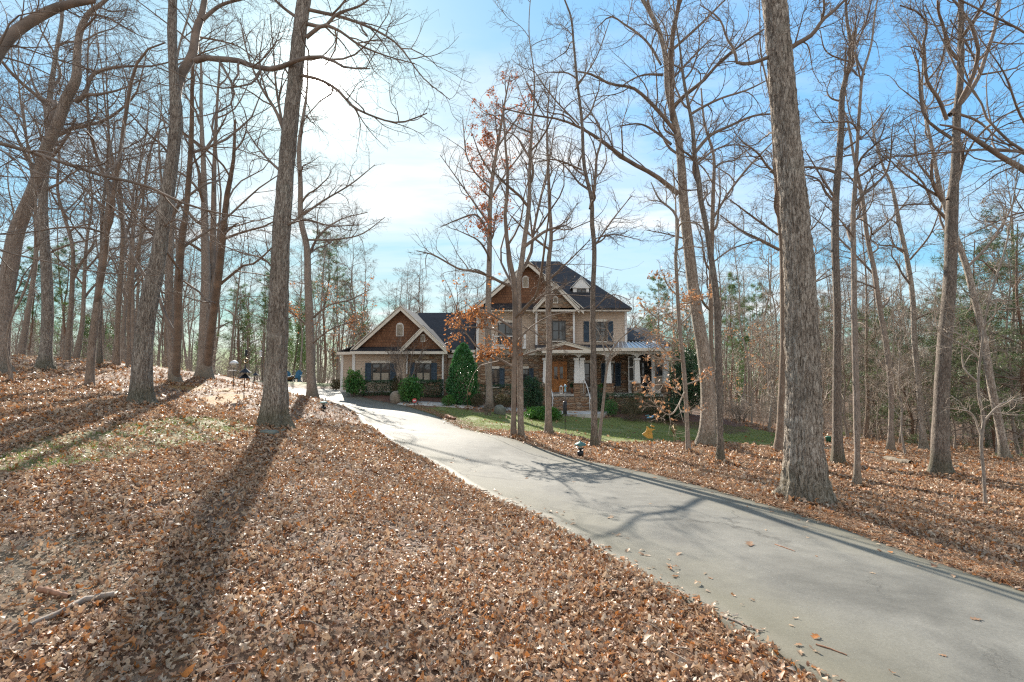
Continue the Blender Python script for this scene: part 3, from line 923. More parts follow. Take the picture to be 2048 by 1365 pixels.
hero('slender_oak', 'slender straight oak at the far driveway bend, left of the garage wing', (624, 797),
     [(625, 799, 26), (624, 780, 21), (622, 706, 18), (620, 633, 17), (616, 560, 15), (612, 487, 13), (603, 450, 12), (601, 366, 10), (600, 293, 9), (609, 238, 7), (616, 198, 5), (620, 120, 3)],
     [[(614, 520, 6), (640, 470, 5), (680, 440, 3), (735, 425, 2)], [(606, 430, 6), (650, 400, 4), (700, 370, 3), (750, 330, 1.5)], [(610, 480, 5), (660, 480, 4), (720, 470, 3), (770, 435, 1.5)],
      [(621, 640, 5), (660, 610, 4), (700, 600, 3), (740, 580, 1.5)], [(621, 660, 4), (590, 630, 3), (560, 610, 2)], [(622, 690, 4), (660, 660, 3), (720, 640, 2)]],
     H=17, t0=0.3, n=10, lf=0.2, bark='bark_brown', seed=18, S=16, leaf=(520, 'rust_leaf', (540, 540, 760, 700), 0.13))
hero('bare_tree', 'thin forked tree on the left hill crest standing left of the big leaning oak', (234, 731),
     [(232, 733, 18), (234, 700, 14), (238, 596, 12), (243, 487, 10), (240, 400, 8), (225, 320, 6), (215, 220, 4)], [[(243, 490, 8), (262, 440, 7), (268, 380, 5), (290, 280, 3)], [(240, 560, 5), (225, 520, 4), (205, 500, 2)]],
     H=17, t0=0.35, n=10, lf=0.22, bark='bark_far', dens=(9, 6, 3), seed=19, S=12)
hero('bare_tree', 'thin bending tree on the hill crest close behind the big leaning oak', (259, 734),
     [(258, 735, 14), (258, 690, 9), (262, 596, 8), (271, 541, 8), (285, 487, 7), (290, 420, 5), (300, 320, 4)], [], H=15, t0=0.35, n=10, lf=0.2, bark='bark_far', dens=(9, 6, 3), seed=20, S=10)
hero('bare_tree', 'dark trunk half hidden behind the slim forked tree on the left hill', (200, 733),
     [(200, 735, 17), (200, 700, 11), (202, 600, 10), (206, 520, 9), (205, 430, 8), (212, 300, 6), (205, 150, 3)], [], H=18, t0=0.3, n=11, lf=0.22, bark='bark_dark', dens=(9, 6, 3), seed=21, S=10)
hero('bare_tree', 'crooked grey tree on the left hill between the mossy oak and the slim forked tree', (134, 722),
     [(134, 724, 16), (136, 680, 13), (142, 620, 12), (146, 560, 11), (150, 500, 9), (138, 440, 8), (128, 400, 7), (132, 300, 5)], [[(146, 560, 8), (160, 530, 7), (180, 500, 5), (190, 480, 3)], [(138, 440, 6), (110, 400, 4), (95, 370, 2)]],
     H=14, t0=0.35, n=10, lf=0.24, bark='bark_far', dens=(9, 6, 3), seed=22, S=10)

# --- the middle group in front of the house
hero('red_leaf_oak', 'slender oak by the walkway boulder with rusty red leaves still high in its crown', (979, 820),
     [(979, 823, 19), (979, 800, 15), (977, 729, 14), (976, 656, 13), (978, 538, 11), (979, 480, 10), (980, 400, 9), (985, 350, 8), (998, 270, 6), (1010, 200, 4), (1020, 150, 2.5)],
     [[(979, 470, 5), (950, 430, 4), (915, 440, 3), (880, 455, 1.5)], [(981, 400, 5), (1010, 350, 4), (1040, 310, 3), (1070, 260, 1.5)], [(984, 350, 4), (960, 310, 3), (945, 270, 1.5)],
      [(992, 300, 4), (1025, 250, 3), (1055, 210, 1.5)], [(979, 450, 5), (930, 380, 3), (880, 310, 1.5)], [(982, 380, 4), (940, 330, 3), (925, 240, 1.5)]],
     H=15.5, t0=0.42, n=15, lf=0.17, bark='bark_brown', seed=23, S=14, leaf=(3000, 'red_leaf', (930, 150, 1080, 480), 0.135), extend=False, dens=(9, 6, 3))
hero('twin_trunk_tree', 'pair of joined brown trunks with orange leaves before the front porch, nearest the driveway', (1036, 878),
     [(1043, 880, 17), (1042, 860, 13), (1041, 800, 12), (1040, 714, 11.5), (1037, 612, 12), (1037, 560, 12), (1041, 539, 11), (1049, 480, 10), (1057, 421, 9), (1060, 330, 7), (1064, 256, 5), (1070, 150, 3)],
     [[(1027, 873, 14), (1027, 845, 10.5), (1028, 780, 9.5), (1029, 714, 9.5), (1030, 640, 10), (1029, 568, 10), (1020, 524, 9), (1014, 480, 8), (1010, 440, 7), (1016, 366, 6), (1010, 280, 4), (1005, 200, 2)],
      [(1042, 545, 8), (1061, 509, 7), (1066, 470, 6), (1084, 385, 5), (1097, 330, 4), (1110, 250, 2)],
      [(1027, 575, 7), (1002, 565, 6), (979, 553, 6), (949, 543, 5), (920, 539, 4), (890, 523, 3.5), (866, 510, 3), (833, 502, 1.5)],
      [(1031, 660, 5), (1000, 640, 4), (960, 620, 3), (920, 640, 1.5)], [(1032, 690, 5), (990, 660, 4), (940, 655, 3), (900, 660, 1.5)],
      [(1036, 640, 4), (1070, 600, 3), (1110, 580, 1.5)], [(1037, 720, 4), (1000, 705, 3), (965, 715, 1.5)], [(1037, 715, 4), (1080, 700, 3), (1130, 690, 1.5)]],
     H=16, t0=0.35, n=12, lf=0.2, bark='bark_brown', seed=24, S=18, leaf=(1200, 'rust_leaf', (890, 560, 1045, 720), 0.10), dens=(9, 6, 3))
hero('slender_tree', 'straight slim brown trunk standing before the porch steps, right of the joined pair', (1097, 870),
     [(1097, 872, 20), (1097, 850, 15), (1097, 773, 13), (1099, 685, 12), (1097, 597, 11), (1099, 509, 9), (1102, 487, 8), (1099, 403, 7), (1097, 348, 6), (1094, 260, 4), (1100, 160, 2)],
     [[(1099, 500, 5), (1060, 470, 4), (1020, 430, 2)], [(1098, 560, 4), (1140, 520, 3), (1180, 480, 1.5)], [(1099, 690, 3), (1060, 660, 2.5), (1030, 650, 1.2)]],
     H=15, t0=0.3, n=14, lf=0.17, bark='bark_brown', seed=25, S=14, extend=False, dens=(9, 5, 3))
hero('forked_tree', 'dark mottled slim trunk with a fork against the sky, before the upper shuttered window', (1190, 898),
     [(1190, 901, 22), (1189, 880, 16), (1188, 800, 13), (1187, 744, 12), (1184, 597, 10), (1184, 480, 9), (1181, 458, 9), (1180, 414, 8), (1165, 348, 7), (1159, 256, 6), (1150, 183, 5), (1143, 110, 4.5), (1137, 55, 4), (1123, 18, 3), (1110, -40, 2)],
     [[(1180, 418, 6), (1190, 366, 6), (1194, 311, 5), (1203, 278, 4), (1190, 238, 3), (1165, 200, 2)], [(1184, 500, 4), (1225, 440, 3), (1265, 390, 1.5)], [(1158, 250, 3.5), (1110, 200, 3), (1060, 130, 1.5)],
      [(1163, 340, 4), (1110, 320, 3), (1050, 330, 1.5)], [(1150, 180, 3), (1190, 120, 2.5), (1220, 40, 1.5)], [(1184, 480, 3), (1220, 470, 2.5), (1280, 480, 1.2)], [(1186, 620, 3), (1225, 590, 2), (1260, 600, 1.2)]],
     H=15, t0=0.4, n=12, lf=0.17, bark='bark_dark', seed=26, S=14, extend=False, dens=(9, 6, 3))
hero('sapling', 'thin pale leaning sapling forking before the porch, beside the dark mottled trunk', (1198, 893),
     [(1197, 895, 9), (1201, 860, 7), (1208, 800, 6), (1213, 750, 5), (1216, 730, 5), (1225, 700, 4), (1240, 680, 3), (1270, 655, 2), (1300, 620, 1.2)],
     [[(1216, 728, 4), (1208, 700, 3), (1200, 670, 2), (1180, 640, 1)]], H=4, t0=0.5, n=9, lf=0.3, bark='bark_smooth', twig='twig_pale', seed=27, S=8, extend=False, dens=(7, 5, 0), flare=0.1)
hero('oak_tree', 'tall pale oak right of the porch with flared foot and long limbs reaching left', (1413, 892),
     [(1413, 895, 52), (1413, 875, 38), (1415, 803, 30), (1405, 702, 27), (1389, 601, 24), (1377, 501, 22), (1365, 400, 19), (1359, 330, 17), (1353, 286, 15), (1342, 240, 13), (1330, 195, 11), (1324, 128, 10), (1311, 80, 9), (1293, 44, 9), (1267, 0, 7)],
     [[(1345, 242, 11), (1343, 165, 10), (1342, 110, 10), (1348, 55, 9), (1359, 0, 8), (1362, -50, 6)],
      [(1356, 388, 11), (1311, 352, 9), (1256, 322, 8), (1212, 289, 7), (1161, 256, 5), (1128, 242, 4), (1055, 229, 3), (1000, 216, 2)],
      [(1366, 285, 8), (1330, 238, 8), (1293, 198, 7), (1271, 179, 6), (1220, 168, 5), (1176, 147, 4), (1147, 143, 2)],
      [(1342, 289, 6), (1311, 264, 5), (1282, 249, 4), (1234, 253, 2.5)],
      [(1322, 130, 5), (1290, 80, 5), (1250, 50, 4), (1220, 34, 3), (1190, 60, 1.5)],
      [(1325, 150, 6), (1290, 150, 4), (1230, 180, 2)],
      [(1345, 100, 6), (1400, 50, 5), (1450, 0, 3)], [(1343, 160, 5), (1390, 110, 4), (1430, 70, 2)],
      [(1340, 300, 3), (1400, 330, 3), (1440, 400, 1.5)], [(1377, 480, 4), (1340, 470, 3), (1290, 460, 1.5)]],
     H=19, t0=0.5, n=10, lf=0.24, bark='bark_pale', seed=28, S=30, rings=100, flare=0.4, rough=0.02, dens=(10, 6, 3))
hero('dark_tree', 'dark sinuous trunk standing close to the right of the tall pale oak', (1442, 928),
     [(1442, 931, 24), (1441, 910, 17), (1438, 803, 15), (1432, 682, 14), (1428, 601, 14), (1418, 521, 12), (1405, 440, 11), (1397, 400, 11), (1394, 366, 11), (1386, 311, 9), (1383, 256, 8), (1377, 220, 7), (1366, 157, 6), (1360, 100, 4), (1350, 30, 3)],
     [[(1388, 308, 8), (1421, 271, 7), (1458, 253, 6), (1513, 231, 5), (1560, 228, 3)], [(1380, 230, 6), (1396, 220, 6), (1440, 198, 5), (1495, 180, 4), (1545, 155, 2.5)], [(1392, 330, 5), (1430, 300, 4), (1470, 290, 3), (1510, 300, 1.5)],
      [(1376, 215, 4), (1400, 170, 4), (1430, 120, 3), (1480, 60, 2)], [(1420, 530, 3), (1460, 500, 3), (1520, 480, 1.5)], [(1395, 380, 3), (1370, 380, 3), (1340, 340, 1.5)]],
     H=16, t0=0.4, n=11, lf=0.2, bark='bark_dark', seed=29, S=16, leaf=(160, 'tan_leaf', (1380, 560, 1620, 720), 0.13), dens=(9, 6, 3))
hero('sapling', 'thin straight stem left of the tall pale oak with tan leaves on low twigs', (1376, 906),
     [(1377, 908, 13), (1376, 880, 10), (1371, 763, 9), (1359, 642, 8), (1353, 521, 7), (1349, 420, 5), (1322, 396, 4), (1305, 360, 2)],
     [[(1352, 500, 4), (1352, 440, 4), (1350, 380, 3), (1345, 320, 1.5)], [(1360, 660, 3), (1320, 640, 3), (1280, 610, 1.5)], [(1366, 720, 3), (1330, 720, 3), (1290, 705, 1.5)], [(1372, 780, 3), (1340, 830, 3), (1300, 800, 1.5)],
      [(1372, 770, 3), (1400, 760, 3), (1440, 740, 1.5)], [(1357, 620, 3), (1390, 600, 3), (1430, 590, 1.5)], [(1373, 800, 3), (1330, 770, 2.5), (1290, 775, 1.5)], [(1362, 680, 3), (1310, 670, 2.5), (1270, 655, 1.5)]],
     H=11, t0=0.25, n=9, lf=0.2, bark='bark_smooth', twig='twig_pale', seed=30, S=10, leaf=(560, 'tan_leaf', (1260, 550, 1460, 830), 0.12), extend=False, flare=0.15, dens=(8, 6, 3))
hero('bare_tree', 'slim trunk directly behind the dark sinuous trunk, its limb slanting up right', (1427, 868),
     [(1427, 870, 15), (1425, 800, 11), (1422, 601, 10), (1422, 440, 9), (1423, 385, 8), (1423, 311, 6), (1407, 256, 5), (1400, 180, 3)],
     [[(1427, 436, 6), (1458, 385, 5), (1495, 337, 5), (1540, 290, 3), (1580, 250, 2)]], H=16, t0=0.35, n=12, lf=0.2, bark='bark_far', seed=31, S=10)
# --- right hand side
hero('white_oak', 'massive shaggy pale trunk at the right driveway edge, biggest in the picture', (1618, 1005),
     [(1614, 1018, 112), (1613, 985, 96), (1611, 955, 84), (1609, 924, 79), (1607, 860, 74), (1606, 781, 70), (1602, 680, 66), (1598, 590, 62), (1590, 470, 58), (1582, 366, 55), (1569, 183, 53), (1559, 0, 51)],
     [[(1562, 112, 13), (1569, 106, 12), (1594, 88, 11), (1624, 70, 10), (1646, 40, 8), (1668, 22, 7), (1690, 0, 6), (1730, -40, 4)],
      [(1572, 108, 11), (1540, 114, 9), (1496, 128, 8), (1474, 126, 7), (1470, 103, 6), (1455, 80, 5), (1440, 40, 4), (1400, 10, 2)],
      [(1642, 46, 7), (1648, 20, 6), (1645, -20, 4)],
      [(1555, -10, 14), (1480, -60, 10), (1400, -80, 6)]],
     H=20, t0=0.52, n=10, lf=0.3, bark='bark_pale', seed=32, S=144, rings=620, flare=0.38, rough=0.07, dens=(9, 6, 4))
hero('mossy_tree', 'straight mossy dark trunk just right of the massive shaggy trunk, with a broken snag', (1676, 931),
     [(1677, 934, 36), (1676, 910, 26), (1674, 860, 21), (1672, 781, 18), (1671, 638, 17), (1671, 448, 16), (1675, 385, 15), (1684, 311, 15), (1690, 238, 14), (1693, 183, 13), (1701, 147, 11), (1710, 110, 9), (1710, 73, 8), (1704, 37, 7), (1701, 0, 6)],
     [[(1690, 190, 6), (1690, 165, 5), (1690, 130, 4), (1691, 96, 3)], [(1708, 125, 6), (1680, 118, 4), (1650, 100, 3), (1640, 60, 2)], [(1688, 300, 6), (1730, 270, 4), (1780, 210, 2)], [(1672, 400, 6), (1640, 350, 4), (1610, 300, 2)], [(1712, 90, 5), (1730, 50, 4), (1745, -10, 3)]],
     H=17, t0=0.42, n=11, lf=0.2, bark='bark_dark', seed=33, S=18, flare=0.4, dens=(9, 6, 3))
hero('slender_tree', 'slim straight trunk on bare litter just right of the mossy dark trunk', (1714, 979),
     [(1714, 982, 28), (1714, 960, 19), (1712, 829, 15), (1710, 686, 13), (1712, 543, 12), (1714, 400, 10), (1717, 366, 9), (1721, 293, 8), (1726, 201, 7), (1730, 147, 6), (1745, 92, 5), (1756, 0, 4)],
     [[(1729, 150, 4), (1715, 120, 3.5), (1712, 70, 3), (1725, 20, 2)], [(1722, 280, 4), (1700, 230, 3), (1690, 170, 1.5)], [(1712, 420, 4), (1750, 350, 3), (1800, 330, 1.5)], [(1711, 480, 4), (1680, 440, 3), (1640, 400, 1.5)]],
     H=14, t0=0.35, n=12, lf=0.18, bark='bark_brown', seed=34, S=14, dens=(9, 6, 3))
hero('oak_tree', 'stout dark oak at right with a twisted branching crown, before the cedars', (1882, 952),
     [(1882, 956, 58), (1881, 935, 44), (1879, 890, 38), (1879, 829, 35), (1879, 686, 31), (1884, 567, 28), (1886, 448, 27), (1888, 400, 25), (1891, 366, 20), (1895, 311, 18), (1898, 238, 17), (1906, 165, 15), (1908, 92, 14), (1909, 0, 12)],
     [[(1900, 230, 13), (1935, 190, 12), (1957, 154, 11), (1972, 110, 10), (1990, 55, 9), (1997, 0, 8)],
      [(1893, 240, 10), (1877, 198, 9), (1855, 165, 8), (1849, 110, 7), (1847, 84, 7), (1855, 55, 5), (1840, 29, 4), (1800, 11, 3)],
      [(1896, 400, 11), (1919, 348, 10), (1919, 289, 9), (1887, 267, 8), (1855, 242, 7), (1840, 183, 6), (1838, 140, 4), (1820, 90, 2)],
      [(1884, 402, 10), (1864, 359, 8), (1864, 319, 6)], [(1880, 395, 7), (1840, 370, 5), (1800, 340, 4), (1770, 310, 2)],
      [(1905, 225, 8), (1950, 240, 6), (2000, 280, 4), (2048, 310, 3)], [(1962, 150, 6), (1940, 100, 5), (1900, 40, 3)], [(1848, 170, 5), (1880, 130, 4), (1890, 60, 3)]],
     H=18, t0=0.5, n=9, lf=0.22, bark='bark_dark', seed=35, S=28, rings=110, flare=0.45, rough=0.02, leaf=(70, 'tan_leaf', (1840, 560, 1930, 680), 0.12), dens=(11, 6, 3))
hero('sapling', 'thin pale crooked sapling near the right picture edge', (1970, 1021),
     [(1970, 1023, 13), (1970, 1005, 9), (1967, 948, 8), (1961, 876, 8), (1965, 843, 8.5), (1953, 790, 7), (1955, 686, 6), (1962, 614, 5.5), (1972, 567, 5), (1991, 495, 4), (2000, 420, 3), (2010, 330, 2)],
     [[(1962, 870, 6), (1938, 824, 4), (1910, 819, 3), (1880, 815, 1.5)], [(1966, 845, 6), (2000, 810, 4), (2048, 795, 2.5)], [(1955, 700, 3), (1920, 670, 2.5), (1870, 660, 1.2)], [(1963, 610, 3), (2000, 570, 2.5), (2048, 560, 1.2)]],
     H=8, t0=0.35, n=9, lf=0.25, bark='bark_smooth', twig='twig_pale', seed=36, S=12, extend=False, flare=0.1, dens=(8, 5, 2), kink=0.2)
hero('bare_tree', 'brown trunk leaning left in the right woods, behind the log on the leaves', (1781, 905),
     [(1781, 907, 24), (1781, 885, 16), (1781, 781, 13), (1772, 686, 13), (1762, 614, 12), (1755, 543, 11), (1743, 471, 10), (1736, 400, 9), (1719, 311, 7), (1700, 220, 4)], [[(1757, 560, 6), (1720, 520, 5), (1670, 470, 4), (1620, 430, 2)], [(1745, 470, 5), (1790, 430, 4), (1830, 380, 2)]],
     H=16, t0=0.35, n=11, lf=0.2, bark='bark_brown', seed=37, S=12)
hero('bare_tree', 'pale trunk in the right woods, just left of the stout dark oak', (1850, 900),
     [(1848, 902, 24), (1847, 880, 17), (1843, 781, 14), (1834, 686, 13), (1829, 590, 12), (1819, 519, 11), (1805, 448, 10), (1798, 400, 9), (1792, 366, 7), (1778, 330, 6), (1760, 240, 3)], [[(1820, 520, 5), (1860, 470, 4), (1880, 420, 2)]],
     H=16, t0=0.35, n=11, lf=0.2, bark='bark_pale', seed=38, S=12)
hero('bare_tree', 'pale trunk leaning left in the right woods, between the stout dark oak and crooked sapling', (2010, 923),
     [(2012, 926, 34), (2008, 905, 24), (1996, 843, 19), (1981, 781, 18), (1965, 700, 17), (1953, 638, 16), (1940, 580, 16), (1929, 533, 15), (1905, 457, 13), (1885, 390, 11), (1870, 300, 8), (1850, 180, 5)], [[(1930, 540, 8), (1985, 480, 6), (2010, 440, 5), (2040, 380, 3)]],
     H=18, t0=0.4, n=11, lf=0.2, bark='bark_pale', seed=39, S=14)
hero('bare_tree', 'grey trunk seen just left of the massive shaggy trunk, behind the lawn end', (1560, 906),
     [(1560, 909, 34), (1560, 885, 24), (1562, 800, 20), (1563, 700, 17), (1562, 600, 15), (1560, 480, 13), (1552, 400, 11), (1545, 300, 8), (1535, 200, 5)], [[(1558, 500, 7), (1520, 480, 6), (1480, 460, 4), (1440, 430, 2)], [(1556, 470, 5), (1500, 430, 4), (1460, 400, 2)]],
     H=17, t0=0.4, n=11, lf=0.2, bark='bark_far', seed=40, S=16)
# --- trees whose trunks stand just outside the picture but whose limbs reach in
hero('oak_limb_tree', 'oak beyond the left picture edge whose broken limb and long bough reach into the sky', (-150, 800, 9.5),
     [(-160, 830, 70), (-155, 760, 56), (-130, 600, 50), (-90, 400, 46), (-50, 250, 42), (-30, 150, 34), (-60, 0, 30)],
     [[(-40, 200, 34), (0, 100, 31), (30, 65, 30), (75, 35, 28), (125, 12, 24), (190, 2, 14)],
      [(-80, 270, 16), (0, 287, 12), (100, 317, 11), (200, 350, 10), (300, 375, 8), (350, 400, 7), (430, 425, 5), (500, 437, 3)],
      [(-85, 290, 8), (0, 300, 5), (60, 340, 4), (150, 370, 3), (220, 420, 2)], [(-70, 330, 8), (0, 352, 4), (100, 356, 3), (200, 380, 2), (280, 420, 1.5)],
      [(-100, 430, 8), (0, 500, 5), (80, 520, 4), (200, 545, 3), (320, 552, 1.5)], [(-60, 120, 9), (20, 90, 5), (100, 115, 4), (220, 150, 3), (330, 170, 2)]],
     H=16, t0=0.6, n=7, lf=0.24, bark='bark_brown', seed=41, S=24, dens=(10, 5, 3))
hero('oak_limb_tree', 'oak beyond the right picture edge whose crossing boughs reach in over the sky', (2190, 900, 9.5),
     [(2195, 960, 70), (2190, 900, 50), (2180, 700, 44), (2170, 500, 42), (2160, 350, 38), (2150, 200, 32), (2150, 0, 28)],
     [[(2160, 430, 20), (2048, 340, 16), (1998, 311, 13), (1961, 286, 11), (1913, 256, 7), (1880, 250, 4)], [(2155, 330, 12), (2048, 305, 9), (1985, 299, 8), (1917, 303, 6), (1833, 310, 4), (1740, 318, 2)],
      [(2150, 250, 11), (2040, 300, 8), (2005, 270, 7), (1975, 240, 6), (1960, 200, 5), (1920, 150, 5), (1890, 90, 4), (1850, 10, 3)], [(2155, 480, 8), (2048, 425, 6), (1980, 450, 4), (1920, 480, 2)],
      [(2160, 150, 9), (2040, 60, 6), (1960, 20, 5), (1880, -20, 3)], [(2150, 350, 8), (2040, 230, 6), (2010, 150, 4), (1970, 90, 2)]],
     H=17, t0=0.6, n=6, lf=0.24, bark='bark_pale', seed=42, S=24, dens=(9, 5, 3))
hero('sapling', 'thin young tree at the left picture edge below the long bough', (25, 770),
     [(24, 772, 10), (20, 740, 8), (10, 690, 7), (18, 640, 6), (40, 590, 6), (55, 540, 5), (70, 480, 4), (60, 400, 3)], [], H=10, t0=0.3, n=9, lf=0.25, bark='bark_far', seed=43, S=8)

# --- kinds of background tree, each built once
def bare_kind(seed, H, r, t0, n, lf, bark, twig, dens=(7, 6, 3), lean=0.05, up=0.07, leafs=None):
    rng = np.random.default_rng(seed)
    z = np.linspace(0, H, 7)
    w = np.cumsum(rng.normal(size=(7, 2)) * lean * H / 7 * 1.2, axis=0); w[0] = 0
    pts = np.c_[w, z, np.linspace(r, 0.015, 7)]
    pts[0, 3] *= 1.45
    tr = resample(pts, 26)
    V, q_ = trunk_geo(rng, tr[:, :3], np.maximum(tr[:, 3], 0.01), 9, 0.3)
    L0 = np.array([H])
    Pa, Ra, La = grow(rng, tr[None, :, :3], tr[None, :, 3], L0, n, t0, 0.98, lf, (0.5, 1.15), 0.014, up, 10, 0.15, 0.012)
    P2, R2, L2 = grow(rng, Pa, Ra, La, dens[0], 0.15, 1, 0.48, (0.4, 1.1), 0.008, up * .8, 7, 0.17, 0.007)
    P3, R3, L3 = grow(rng, P2, R2, L2, dens[1], 0.15, 1, 0.55, (0.4, 1.1), 0.006, up * .6, 5, 0.2, 0.005)
    geo = [tube_np(Pa, Ra, 5), tube_np(P2, R2, 3), tube_np(P3, R3, 3)]
    tips = P3
    if dens[2]:
        P4, R4, L4 = grow(rng, P3, R3, L3, dens[2], 0.2, 1, 0.6, (0.4, 1.0), 0.004, 0.03, 4, 0.2, 0.0042)
        geo.append(tube_np(P4, R4, 3)); tips = P4
    V2, q2 = join_geo(geo)
    out = {'trunk': (V, q_, bark, None), 'crown': (V2, q2, twig, None)}
    if leafs:
        c = tips[:, -1]
        c = c[(c[:, 2] < leafs[2] * H)]
        c = c[rng.integers(0, len(c), leafs[0])] + rng.normal(size=(leafs[0], 3)) * 0.06
        V3, q3 = leaf_cards(rng, c, 0.14)
        out['leaves'] = (V3, q3, leafs[1], rng.random(len(q3)))
    return out


def evergreen_kind(seed, H, r, t0, n, lf, mat, clump, nneed, nl, droop, width):
    rng = np.random.default_rng(seed)
    z = np.linspace(0, H, 7)
    w = np.cumsum(rng.normal(size=(7, 2)) * 0.012 * H, axis=0); w[0] = 0
    tr = resample(np.c_[w, z, np.linspace(r, 0.02, 7)], 24)
    V, q_ = trunk_geo(rng, tr[:, :3], np.maximum(tr[:, 3], 0.012), 9, 0.2)
    Pa, Ra, La = grow(rng, tr[None, :, :3], tr[None, :, 3], np.array([H]), n, t0, 0.99, lf, (1.0, 1.5), 0.01, droop, 8, 0.1, 0.008)
    P2, R2, L2 = grow(rng, Pa, Ra, La, 8, 0.25, 1, 0.4, (0.5, 1.1), 0.006, droop * 0.5, 5, 0.15, 0.005)
    geo = [tube_np(Pa, Ra, 4), tube_np(P2, R2, 3)]
    V2, q2 = join_geo(geo)
    # needle tufts along the outer branchlets
    c = np.concatenate([P2[:, 2:].reshape(-1, 3), Pa[:, 6:].reshape(-1, 3)])
    c = c[rng.random(len(c)) < clump]
    c = np.repeat(c, nneed, 0)
    n_ = len(c)
    d = norm(rng.normal(size=(n_, 3)) + np.array([0, 0, 0.25]))
    wv = norm(np.cross(d, rng.normal(size=(n_, 3))))
    L = nl * rng.uniform(0.6, 1.3, n_)[:, None]
    base = c + rng.normal(size=(n_, 3)) * 0.06
    V3 = np.stack([base - wv * width, base + wv * width, base + d * L], 1).reshape(-1, 3)
    q3 = np.arange(n_ * 3).reshape(-1, 3)
    tone = np.repeat(rng.random(n_ // nneed), nneed) * 0.7 + rng.random(n_) * 0.3
    return {'trunk': (V, q_, 'pine_bark', None), 'crown': (V2, q2, 'twig', None), 'needles': (V3, q3, mat, tone)}


KIND_DATA = {
    'tall_a': bare_kind(101, 19, 0.14, 0.35, 15, 0.26, 'bark_far', 'twig'),
    'tall_b': bare_kind(102, 18, 0.125, 0.42, 14, 0.24, 'bark_far', 'twig'),
    'tall_c': bare_kind(103, 20, 0.16, 0.3, 15, 0.28, 'bark_brown', 'twig', lean=0.08),
    'tall_d': bare_kind(104, 17, 0.11, 0.4, 14, 0.22, 'bark_pale', 'twig_pale', lean=0.07),
    'wide_e': bare_kind(105, 15, 0.14, 0.25, 14, 0.36, 'bark_far', 'twig', lean=0.07),
    'sap_f': bare_kind(106, 8, 0.05, 0.2, 16, 0.30, 'bark_smooth', 'twig_pale', (7, 5, 3), lean=0.09),
    'sap_g': bare_kind(107, 6, 0.04, 0.15, 16, 0.34, 'bark_smooth', 'twig_pale', (7, 5, 3), lean=0.1),
    'rust_h': bare_kind(108, 9, 0.07, 0.2, 14, 0.34, 'bark_brown', 'twig', (7, 5, 2), leafs=(520, 'rust_leaf', 0.8)),
    'tan_i': bare_kind(109, 7, 0.05, 0.15, 14, 0.36, 'bark_smooth', 'twig_pale', (7, 5, 2), leafs=(520, 'tan_leaf', 0.9)),
    'pine_j': evergreen_kind(110, 18, 0.18, 0.5, 46, 0.2, 'pine', 0.75, 13, 0.26, 0.04, 0.014),
    'pine_k': evergreen_kind(111, 16, 0.16, 0.4, 52, 0.2, 'pine', 0.8, 13, 0.26, 0.02, 0.014),
    'cedar_l': evergreen_kind(112, 11, 0.12, 0.1, 60, 0.28, 'cedar', 0.8, 9, 0.26, -0.04, 0.013),
    'cedar_m': evergreen_kind(113, 8, 0.09, 0.08, 50, 0.32, 'cedar', 0.8, 9, 0.26, -0.03, 0.013),
}
KIND_PROTO = {}


def place_kind(kind, name, label, cat, group, x, y, sc=1.0, rz=0.0, tilt=0.0):
    z = float(T(x, y)) - 0.1
    if kind not in KIND_PROTO:
        root = empty(name, (0, 0, 0), label, cat, group)
        for part, (V, q_, mat, rnd) in KIND_DATA[kind].items():
            mesh_np(part, V, q_, M[mat], root, smooth=(part not in ('needles', 'leaves')), attrs=[('rnd', 'FACE', rnd)] if rnd is not None else None)
        KIND_PROTO[kind] = root
    else:
        src = KIND_PROTO[kind]
        root = src.copy(); COL.objects.link(root)
        root.name = name
        for ch in list(src.children):
            c = ch.copy(); COL.objects.link(c); c.parent = root
        tag(root, label, cat, group)
    root.location = (x, y, z)
    root.rotation_euler = (tilt * cos(rz * 3), tilt * sin(rz * 5), rz)
    root.scale = (sc, sc, sc)
    return root


rb = np.random.default_rng(77)
PLACED = []


LANDMARKS = [(60, 'at the left picture edge'), (170, 'behind the mossy hill oak'), (300, 'behind the high forked oak'), (380, 'behind the double stemmed tree'), (480, 'behind the triple stemmed tree'),
             (545, 'beyond the bird feeders'), (680, 'beyond the driveway bend'), (760, 'behind the left garage eave'), (860, 'behind the garage gable peak'), (945, 'behind the garage roof ridge'),
             (1060, 'behind the main front gable'), (1185, 'behind the dormer roof'), (1345, 'behind the right roof end'), (1450, 'behind the tall pale oak'), (1550, 'beyond the lawn end'), (1660, 'behind the massive shaggy trunk'),
             (1735, 'behind the mossy dark trunk'), (1840, 'behind the log'), (1920, 'behind the stout dark oak'), (2010, 'behind the crooked pale sapling'), (9999, 'at the right picture edge')]
LOOK = {'tall_a': ('tall grey', 'bare tree'), 'tall_b': ('slim grey', 'bare tree'), 'tall_c': ('stouter brown', 'bare tree'), 'tall_d': ('slender pale', 'bare tree'), 'wide_e': ('spreading', 'bare tree'), 'sap_f': ('thin pale', 'sapling'), 'sap_g': ('short pale', 'sapling')}
BACKGROUND, BG_OBJ = {}, {}
ORD = ['first', 'second', 'third', 'fourth', 'fifth', 'sixth', 'seventh', 'eighth', 'ninth', 'tenth', 'eleventh', 'twelfth']


